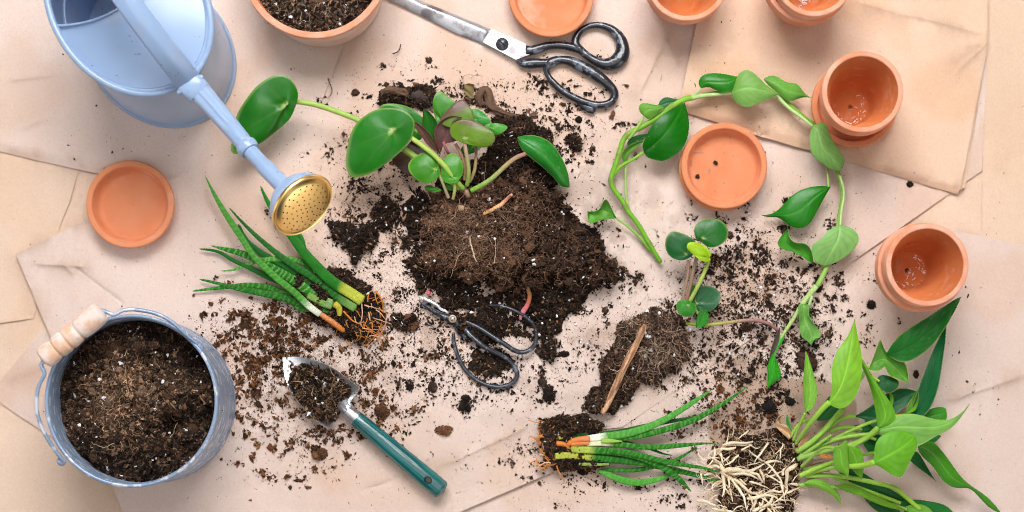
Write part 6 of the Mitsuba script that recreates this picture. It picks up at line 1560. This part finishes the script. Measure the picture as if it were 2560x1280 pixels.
SC = [(1040, 240, 70, 26, 1300, 0), (1150, 235, 20, 35, 260, 0.4), (1290, 290, 70, 28, 1300, 0.3), (1300, 240, 90, 45, 500, 0), (1440, 370, 26, 36, 520, 0), (1420, 345, 60, 50, 500, 0), (1440, 400, 30, 30, 260, 0), (960, 520, 60, 50, 1700, -0.7), (880, 580, 70, 45, 1300, 0.2), (900, 640, 60, 40, 600, 0), (820, 430, 60, 60, 420, 0), (840, 330, 60, 50, 240, 0), (980, 420, 90, 60, 900, 0), (1010, 620, 40, 80, 1000, 0),
      (1010, 760, 60, 50, 1500, 0), (1060, 850, 120, 70, 1900, 0), (1010, 950, 150, 70, 1300, 0), (1200, 960, 140, 60, 900, 0), (1130, 900, 60, 50, 500, 0), (1400, 880, 60, 90, 500, 0), (1450, 780, 60, 50, 700, 0), (1530, 700, 40, 40, 700, 0), (1500, 560, 60, 70, 400, 0), (1370, 960, 40, 50, 350, 0), (1300, 900, 80, 60, 500, 0), (1490, 880, 40, 90, 300, 0),
      (1870, 690, 55, 60, 2000, 0.6), (1830, 650, 70, 45, 900, 0), (1780, 690, 50, 50, 800, 0), (1900, 620, 40, 40, 450, 0), (1900, 770, 80, 40, 2300, 0.3), (1870, 860, 45, 55, 1700, 0), (1800, 820, 80, 55, 1300, 0), (1960, 830, 50, 50, 1300, 0), (2030, 800, 40, 40, 700, 0.4), (1990, 720, 55, 28, 900, -0.3), (2060, 720, 40, 30, 500, 0), (2005, 900, 35, 45, 1100, 0.4), (1920, 930, 60, 45, 900, 0), (1830, 920, 50, 40, 500, 0), (1760, 880, 60, 60, 500, 0), (2110, 780, 70, 60, 360, 0), (2180, 740, 50, 50, 260, 0), (1720, 680, 40, 50, 420, 0),
      (1850, 610, 100, 70, 700, 0), (2000, 620, 70, 60, 260, 0), (1750, 940, 60, 50, 420, -0.6), (1930, 1020, 30, 60, 500, 0), (1880, 960, 40, 40, 360, 0), (1450, 560, 60, 60, 200, 0), (1480, 210, 45, 30, 420, 0), (1350, 220, 50, 60, 420, 0), (1400, 270, 60, 40, 420, 0), (1270, 190, 120, 40, 220, 0), (1700, 800, 40, 40, 400, 0), (1740, 1010, 60, 60, 300, 0), (1540, 1190, 160, 50, 420, 0), (1760, 1200, 50, 40, 420, 0), (1600, 1235, 90, 30, 260, 0), (1420, 1200, 90, 40, 260, 0), (1320, 1130, 60, 40, 260, 0), (1850, 1180, 40, 40, 300, 0)]
for cx, cy, sx, sy, n_, ro in SC:
    soil.scatter(cx, cy, sx, sy, n_, ro)
for cx, cy, sx, sy, n_, ro in ((690, 850, 55, 55, 4200, 0.3), (660, 920, 40, 40, 1800, 0), (760, 870, 45, 40, 1500, 0), (560, 820, 40, 30, 900, 0), (600, 870, 40, 60, 900, 0), (900, 960, 30, 60, 1100, 0.4), (950, 1020, 40, 40, 900, 0), (780, 1120, 40, 40, 1300, -0.9), (710, 1040, 45, 45, 800, 0), (640, 1010, 40, 60, 700, 0), (960, 900, 70, 60, 900, 0), (860, 1080, 60, 40, 500, 0), (720, 1180, 60, 30, 300, 0), (620, 1060, 40, 40, 300, 0), (540, 800, 60, 50, 260, 0),
                               (1840, 1080, 60, 60, 1500, 0), (1880, 1040, 40, 40, 700, 0), (1780, 1060, 60, 50, 600, 0), (1800, 1000, 50, 40, 500, 0), (740, 1190, 20, 10, 120, 0)):
    soil.scatter(cx, cy, sx, sy, n_, ro, rmax=0.0024, **RUSTY)
for cx, cy, sx, sy, n_ in ((1200, 800, 190, 90, 7000), (1150, 420, 200, 130, 5000), (960, 600, 110, 100, 3500), (1880, 760, 110, 130, 7000), (690, 900, 110, 90, 5000), (1860, 1050, 90, 80, 3000), (1500, 1120, 170, 70, 2000)):
    soil.scatter(cx, cy, sx, sy, n_, 0, rmin=0.00014, rmax=0.0005, power=1.5, clump=0.55, tones=(BLACK, BROWN, (0.10, 0.055, 0.03)), weights=(30, 45, 25))
# lone specks over the whole spread
soil.scatter(1150, 700, 460, 330, 2600, 0, rmax=0.0016, clump=0.25)
soil.scatter(1900, 800, 300, 260, 1500, 0, rmax=0.0016, clump=0.25)
soil.scatter(1280, 640, 800, 420, 700, 0, rmax=0.0014, clump=0.1)
px, py = rng.normal(1300, 330, 420), rng.normal(760, 230, 420)
soil.fibres(W(px, py, ground(px, py) + 0.0006), rng.uniform(0.003, 0.011, 420), 0.00032, (0.05, 0.028, 0.018), flat=0.05)
px, py = np.r_[rng.normal(1250, 160, 130), rng.normal(1880, 90, 60)], np.r_[rng.normal(790, 90, 130), rng.normal(800, 110, 60)]
r = 0.0005 + 0.0016 * rng.random(190) ** 2.5
soil.lumps(W(px, py, ground(px, py) + r * 0.6), r, np.asarray(PERL) * [0.95, 0.95, 1], rough=0.2)
m, c = soil.mesh()
key = thing('potting_soil', 'dark crumbly potting soil heaped and scattered over the paper', 'soil', kind='stuff')
put(key, m, 'mat_soil', color=c, fresh=True)

# small pilea's root ball and stick
s = Soil()
at = s.field([(1548, 812), (1585, 785), (1640, 768), (1698, 788), (1728, 830), (1722, 890), (1690, 930), (1640, 965), (1608, 955), (1575, 990), (1530, 1030), (1490, 1040), (1455, 1025), (1462, 985), (1500, 960), (1502, 900), (1530, 850)], 0.030, 55, ground(1600, 900) - 0.001, ((0.035, 0.020, 0.013), (0.095, 0.055, 0.036)), rough=0.0058, ragged=17, grow=0.8, seed=61, freq=80, bright=[(1660, 880, 70, 0.35), (1490, 1000, 50, -0.5)])
s.dress(16000, rmax=0.0019, tones=(BLACK, BROWN, (0.13, 0.08, 0.05), TANB, PERL), weights=(42, 34, 16, 5, 0.7))
web = lambda x, y: np.maximum(np.exp(-(((x - 1655) / 62) ** 2 + ((y - 890) / 68) ** 2)), 0.6 * np.exp(-(((x - 1575) / 40) ** 2 + ((y - 820) / 40) ** 2)))
s.hairs(2200, (0.010, 0.026), 0.00034, (0.25, 0.165, 0.115), where=web, curl=0.55, seg=6, lift_=0.0018)
s.hairs(700, (0.010, 0.024), 0.00040, (0.36, 0.25, 0.18), where=web, curl=0.5, seg=6, lift_=0.0026)
s.hairs(1200, (0.004, 0.014), 0.0003, (0.10, 0.06, 0.04))
s.perlite(46, 0.0008, 0.0030)
finish(s, sp_, 'root_ball', 'root ball wrapped in pale grey brown roots')
q = spl([(1612, 812, on(at, 1612, 818, 1.1)), (1590, 862, on(at, 1590, 862, .8)), (1562, 915, on(at, 1562, 915, .7)), (1535, 975, on(at, 1535, 975, .6)), (1506, 1034, on(at, 1512, 1020, .4))], 60)
m, ss, th = tube(W(q[:, 0], q[:, 1], q[:, 2] / 100), np.interp(np.linspace(0, 1, 60), [0, .05, .2, .3, .5, .7, .8, .95, 1], [4, 7.5, 7, 8.2, 7.4, 8.8, 7.8, 8, 4]) / S, sides=22)
v = np.array(m.vertices)
nn = np.array(m.vertex_normals)
b1 = meshkit.fbm(np.c_[ss * 9, np.cos(th) * 2.2, np.sin(th) * 2.2], 4, seed=3)
m = tri(v + nn * ((b1 - 0.5) * 0.0022)[:, None], m.faces)
w = np.clip((b1 - 0.42) * 5, 0, 1)[:, None]
c = np.asarray([0.27, 0.125, 0.058]) * (1 - w) + np.asarray([0.62, 0.37, 0.22]) * w
put('stick', m, 'mat_wood_bark', sp_, smooth=True, color=np.clip(c * (0.8 + 0.4 * meshkit.fbm(v * 300, 2)[:, None]), 0.01, 0.9), label='peeling reddish brown woody stick')

# soil round the two snake plants and the white rooted plant
s = Soil()
s.field([(735, 668), (775, 690), (820, 668), (862, 672), (905, 705), (950, 740), (964, 790), (925, 840), (900, 862), (868, 850), (815, 820), (775, 790), (745, 760), (735, 715)], 0.019, 30, ground(850, 770) - 0.001, (BLACK, (0.055, 0.030, 0.020)), rough=0.0045, ragged=12, seed=71, freq=95)
s.dress(9000, rmax=0.002)
s.hairs(500, (0.004, 0.014), 0.0003, (0.14, 0.07, 0.035))
finish(s, sn, 'root_soil')
s = Soil()
s.field([(1348, 1048), (1400, 1036), (1470, 1034), (1508, 1062), (1500, 1085), (1440, 1090), (1500, 1130), (1525, 1160), (1480, 1180), (1390, 1172), (1360, 1150), (1352, 1100)], 0.020, 18, ground(1430, 1110) - 0.001, (BLACK, (0.070, 0.036, 0.022)), rough=0.0045, ragged=9, seed=73, freq=95, grow=0.6)
s.dress(8000, rmax=0.002)
s.hairs(500, (0.004, 0.014), 0.0003, (0.18, 0.085, 0.035))
finish(s, sb, 'root_soil')
s = Soil()
s.field([(1812, 1100), (1870, 1088), (1925, 1072), (1965, 1075), (1992, 1100), (2002, 1150), (1998, 1220), (1985, 1275), (1930, 1330), (1830, 1330), (1795, 1240), (1800, 1150)], 0.027, 28, ground(1900, 1190) - 0.001, ((0.016, 0.009, 0.006), (0.075, 0.036, 0.020)), rough=0.0042, ragged=9, seed=75, freq=95, grow=0.6, bright=[(1900, 1225, 60, 0.3), (1810, 1255, 40, 0.5)])
s.dress(12000, rmax=0.002, tones=(BLACK, (0.05, 0.026, 0.014), RUST, TANB), weights=(52, 34, 10, 3))
s.hairs(900, (0.006, 0.024), 0.00036, (0.55, 0.40, 0.26))
finish(s, pw, 'root_soil')

# soil in the bucket, in the pot and on the trowel
s = Soil()
th = np.linspace(0, 2 * np.pi, 60)[:-1]
zb_ = 0.094
bc = bc0 + (bc1 - bc0) * 0.72
rb_ = (0.1005) / (1 - zb_ / H) * S
bpx = PX + bc[0] / (1 - zb_ / H) * S
bpy = PY - bc[1] / (1 - zb_ / H) * S
rad_ = lambda X, Y: np.hypot(X - bpx, Y - bpy) / rb_
s.field([(bpx + rb_ * math.cos(a), bpy + rb_ * math.sin(a)) for a in th], 0.016, 120, lambda X, Y: zb_ - 0.012 - 0.006 * np.clip(rad_(X, Y), 0, 1) ** 4, ((0.024, 0.014, 0.010), (0.085, 0.050, 0.030)), rough=0.0105, ragged=0.5, seed=81, freq=44, bumps=[(310, 965, 60, 0.0240), (290, 1065, 45, 0.0180), (470, 985, 45, 0.0270), (420, 1000, 30, 0.0150), (430, 1058, 24, -0.0270), (490, 1050, 24, -0.0210), (250, 905, 34, -0.0150), (400, 1130, 40, 0.0180), (330, 1150, 26, -0.0150), (200, 940, 34, 0.0180), (205, 1060, 30, 0.0120), (200, 1010, 22, -0.0150), (360, 860, 44, 0.0150), (420, 900, 26, -0.0150), (250, 1130, 34, 0.0150)], bright=[(310, 960, 80, 0.75), (280, 1060, 80, 0.5), (190, 930, 60, -0.5), (300, 1180, 90, -0.4), (340, 830, 70, -0.6), (500, 900, 60, -0.65), (525, 1060, 55, -0.6), (430, 1060, 26, -0.75), (200, 1130, 60, -0.5), (400, 1190, 60, -0.4), (470, 985, 40, 0.3)])  # negative bright spots paint the shade of hollows and edges into the soil colour
s.dress(26000, rmax=0.0026, tones=((0.022, 0.014, 0.010), BROWN, (0.16, 0.10, 0.062), TANB, PERL), weights=(42, 36, 14, 4, 0.8))
mid_ = lambda x, y: np.exp(-(((x - 310) / 85) ** 2 + ((y - 985) / 105) ** 2))
s.hairs(1600, (0.006, 0.018), 0.00034, (0.27, 0.165, 0.095), where=mid_)
s.hairs(70, (0.012, 0.034), 0.0006, (0.50, 0.34, 0.20), where=mid_, seg=7, curl=0.4, lift_=0.003)
s.hairs(1200, (0.004, 0.014), 0.0003, (0.14, 0.085, 0.05))
s.perlite(100, 0.0008, 0.0027)
s.dress(9000, rmax=0.0024, tones=((0.20, 0.115, 0.068), (0.28, 0.17, 0.10), (0.13, 0.075, 0.045)), weights=(5, 3, 4), where=lambda x, y: 0.75 * mid_(x, y) ** 1.5, lift_=0.8)
s.hairs(900, (0.006, 0.020), 0.00042, (0.34, 0.21, 0.13), where=lambda x, y: mid_(x, y) ** 2, lift_=0.002)
x0, y0, x1, y1, at = s.last
for k in range(70):
    a, b_ = rng.uniform(x0 + 60, x1 - 60), rng.uniform(y0 + 60, y1 - 60)
    s.lumps([W(a, b_, at(np.array([a]), np.array([b_]))[0][0] + 0.001)], [rng.uniform(0.002, 0.0058)], (0.15, 0.092, 0.062) if mid_(a, b_) > 0.4 else BROWN, fine=True)
m, c = s.mesh()
key = thing('bucket_soil', 'brown rooty potting soil filling the zinc bucket', 'soil', kind='stuff')
put(key, m, 'mat_soil', color=c, fresh=True)
s = Soil()
k_, c0_, c1_, R_, _ = POT_B
zp = gz + 0.070
ppx, ppy = PX + c1_[0] / (1 - zp / H) * S, PY - c1_[1] / (1 - zp / H) * S - 0
rp = (R_ - 0.0090) / (1 - zp / H) * S
s.field([(ppx + rp * math.cos(a), ppy + rp * math.sin(a)) for a in th], 0.006, 60, zp, ((0.030, 0.020, 0.015), (0.095, 0.060, 0.042)), rough=0.0062, ragged=0.5, seed=83, freq=65)
s.dress(20000, box=(600, -60, 980, 120), rmax=0.0026, tones=(BLACK, BROWN, (0.16, 0.11, 0.08), TANB, PERL), weights=(40, 36, 14, 6, 1.6))
s.hairs(900, (0.004, 0.018), 0.0004, (0.26, 0.17, 0.11), box=(600, -60, 980, 120))
s.perlite(60, 0.0008, 0.0026, box=(600, -60, 980, 120))
m, c = s.mesh()
key = thing('pot_soil', 'dark potting soil in the wide pale pot at the top edge', 'soil', kind='stuff')
put(key, m, 'mat_soil', color=c, fresh=True)
s = Soil()
TP = ZT([(150, 172), (232, 154), (345, 176), (455, 218), (560, 296), (600, 350), (568, 405), (520, 442), (500, 520), (470, 585), (415, 592), (345, 572), (245, 482), (165, 368), (126, 250)])
s.field(TP, 0.016, 26, lambda X, Y: trowel_z(X, Y) + 0.0006, ((0.020, 0.012, 0.008), (0.062, 0.036, 0.022)), rough=0.0044, ragged=7, seed=85, freq=95, grow=0.7)
s.dress(9000, rmax=0.0024, tones=(BLACK, BROWN, (0.12, 0.075, 0.048), TANB, PERL), weights=(52, 34, 9, 3, 0.9))
s.hairs(500, (0.004, 0.014), 0.0004, (0.22, 0.14, 0.085))
s.hairs(18, (0.012, 0.024), 0.0007, (0.36, 0.24, 0.14), seg=6, curl=0.3, lift_=0.003)
s.perlite(14, 0.001, 0.0026)
m, c = s.mesh()
key = thing('trowel_soil', 'small heap of dark soil lying on the trowel blade', 'soil', kind='stuff')
put(key, m, 'mat_soil', color=c, fresh=True)

# ------------------------------------------------------------------ single clods, husks and leaf scraps
CLODS = [((1164, 1012), 14, 22, BLACK, 'large black clod below the loop of the bonsai scissors'), ((1110, 1076), 20, 11, (0.13, 0.055, 0.026), 'reddish brown crumbly lump right of the trowel ferrule'), ((1372, 985), 14, 22, BLACK, 'long dark clod on the sheet edge between the bonsai scissors and the woody stick'), ((1356, 955), 10, 11, (0.045, 0.03, 0.022), 'square dark clod just above the long clod'),
         ((1024, 963), 9, 13, BLACK, 'upright dark clod left of a round clod below the snake plant roots'), ((1082, 968), 10, 13, (0.04, 0.025, 0.018), 'round dark clod with a yellow fleck left of the bonsai scissors loop'), ((1410, 885), 12, 6, BLACK, 'small flat black clod right of the heap'), ((888, 232), 9, 7, (0.05, 0.028, 0.018), 'small oval brown clod right of the far left round leaf stalk'),
         ((1072, 151), 7, 6, (0.045, 0.025, 0.016), 'lone small clod below the scissors blade'), ((1789, 407), 3.4, 3.4, BROWN, 'round soil crumb in the middle of the stacked saucers'), ((1744, 441), 4.2, 3.8, BROWN, 'soil crumb at the lower left inside the stacked saucers'), ((1825, 588), 7, 8, BROWN, 'brown crumb right of the upper leaf of the small plant'),
         ((1447, 299), 7, 7, BLACK, 'dark crumb right of the curved husk'), ((1865, 818), 16, 11, (0.06, 0.033, 0.022), 'brown lump below the thin pink stem'), ((1925, 1018), 15, 19, (0.010, 0.008, 0.008), 'wet black clod on the damp paper'), ((1975, 1004), 11, 9, (0.010, 0.008, 0.008), 'smaller wet black clod right of the larger wet one'),
         ((2045, 722), 10, 8, BLACK, 'dark crumb near the vine stem at the right'), ((2178, 762), 10, 9, BLACK, 'dark crumb left of the nested pots'), ((2290, 936), 5, 8, BROWN, 'brown crumb between two dark upright leaves'), ((1025, 804), 19, 17, (0.12, 0.052, 0.025), 'rusty brown lump left of the bonsai scissors tip'), ((1458, 1178), 13, 8, BLACK, 'black clod below the root block of the bottom snake plant'), ((800, 1135), 18, 15, (0.10, 0.045, 0.022), 'rusty lump below the trowel blade'), ((955, 1030), 15, 20, (0.10, 0.045, 0.022), 'rusty lump beside the top of the trowel handle'), ((1362, 880), 20, 16, (0.05, 0.032, 0.025), 'smooth dark clod at the bottom tip of the soil heap'), ((2275, 461), 7, 6, BLACK, 'black crumb at the lower edge of the folded paper stack'), ((2020, 905), 20, 24, (0.045, 0.022, 0.014), 'dark clod under the narrow pale leaf tip')]
for (x, y), a, b_, tone, lab in CLODS:
    s = Soil()
    zg = ground(x, y) if not 1700 < x < 1920 or not 310 < y < 520 else SAUCER_TOP[1] + 0.0062
    n_ = 12 if a > 9 else 4
    for k in range(n_):
        u = rng.uniform(0, 6.283)
        w = math.sqrt(rng.random()) * 0.75 if k else 0
        rr_ = min(a, b_) * rng.uniform(0.34, 0.6) / S
        s.lumps([W(x + w * a * math.cos(u), y + w * b_ * math.sin(u), zg + rr_ * 0.6 + (1 - w) * min(a, b_) / S * 0.35)], [rr_], np.asarray(tone) * rng.uniform(0.7, 1.5), fine=True, rough=0.5)
    t = rng.uniform(0, 6.283, int(90 + 14 * a))
    q = np.sqrt(rng.random(len(t))) * 1.15
    px, py = x + q * a * np.cos(t), y + q * b_ * np.sin(t)
    r = rng.uniform(0.0003, 0.0011, len(t))
    s.crumbs(W(px, py, zg + np.clip(1 - q ** 2, 0, 1) * min(a, b_) / S * 0.9 + r * 0.4), r, (BLACK, tuple(np.asarray(tone) * 1.6), tuple(np.asarray(tone) * 0.9)), (20, 30, 50))
    m, c = s.mesh()
    key = thing('soil_clod', lab, 'soil clod', 'soil clods on the paper')
    put(key, m, 'mat_soil', color=c, fresh=True)


def husk(label, pts, r, tone, seed, prof):
    q = spl([(p[0], p[1], p[2]) for p in pts], 60)
    ra = np.interp(np.linspace(0, 1, 60), *prof) / S
    m, ss, th = tube(W(q[:, 0], q[:, 1], np.array([ground(a, b) for a, b in q[:, :2]]) + ra * 0.6 + q[:, 2] / 100), ra, ra * 0.7, 20)
    v, nn = np.array(m.vertices), np.array(m.vertex_normals)
    b1 = meshkit.fbm(np.c_[ss * 7, np.cos(th) * 5, np.sin(th) * 5] + seed, 4)
    v = v + nn * ((b1 - 0.5) * 0.006)[:, None]
    c = np.asarray(tone) * (0.35 + 1.3 * b1[:, None])
    k = thing('bark_husk', label, 'bark', 'bark and husk pieces')
    put(k, tri(v, m.faces), 'mat_soil', smooth=True, color=np.clip(c, 0.004, 0.9), fresh=True)


husk('curled brown fibrous husk hooked at its upper end, right of the round leaves', [(1205, 262, 0.2), (1200, 240, 0.3), (1215, 226, 0.5), (1222, 248, 0.5), (1232, 268, 0.3), (1262, 284, 0.2), (1300, 293, 0.1), (1340, 286, 0)], 8, (0.13, 0.075, 0.050), 3, ([0, .1, .4, .6, 1], [5, 9, 10, 7, 6]))
husk('brown fibrous bark piece at the left end of the soil above the leaves', [(953, 232, 0.6), (975, 226, 0.8), (1005, 230, 0.8), (1030, 238, 0.6)], 8, (0.12, 0.068, 0.042), 9, ([0, .3, 1], [6, 10, 7]))
husk('dark wrinkled seed husk half in the soil above the leaves', [(1025, 242, 0.9), (1045, 240, 1.1), (1062, 248, 1.1), (1078, 258, 0.9)], 8, (0.060, 0.042, 0.036), 15, ([0, .4, 1], [5, 13, 6]))
husk('small pointed brown bark chip right of the scissors handle tip', [(1527, 297, 0), (1531, 288, 0), (1535, 277, 0)], 4, (0.14, 0.07, 0.04), 21, ([0, .3, 1], [4, 5, 1.5]))
k = thing('dry_leaf_scrap', 'small olive brown dry leaf scrap below the scissors pivot', 'dry leaf')
leaf(k, (1172, 243), [(1164, 235), (1160, 215)], (1172, 209), [(1183, 246), (1184, 225), (1186, 212)], 1.4, 1.6, (0.22, 0.16, 0.06), style='dark', bsdf='mat_soft', wave=0.3, name='blade', n=16)
k = thing('root_bit', 'small bright pink root bit left of the bonsai scissors pivot', 'root')
stem(k, [(1071, 727, 1.4), (1071, 736, 1.4)], 5, 5, (0.66, 0.10, 0.16), (0.66, 0.14, 0.2), name='piece', bsdf='mat_soft', n=6)
for lab, pts, r, tone in (('thin dark rootlet lying on the seam right of the far left leaf', [(820, 195, 1.0), (826, 212, 1.1), (830, 230, 1.0), (818, 246, 1.0)], 1.3, (0.10, 0.055, 0.035)), ('short dark twig below the scissors blade', [(982, 134, 1.0), (996, 128, 1.0), (1002, 110, 1.2)], 1.6, (0.05, 0.03, 0.02)), ('fine tan hair root curling right above the olive leaf scrap', [(1158, 207, 1.0), (1160, 190, 1.1), (1185, 188, 1.1), (1206, 190, 1.0)], 0.7, (0.30, 0.17, 0.08)), ('thin dark rootlet right of the tangled root ball', [(1722, 905, 1.0), (1730, 922, 1.0), (1742, 942, 1.0)], 1.2, (0.06, 0.03, 0.02))):
    k = thing('rootlet', lab, 'root', 'loose rootlets on the paper')
    stem(k, pts, r, r * 0.7, tone, tone, name='strand', bsdf='mat_soft', n=20, sides=6)
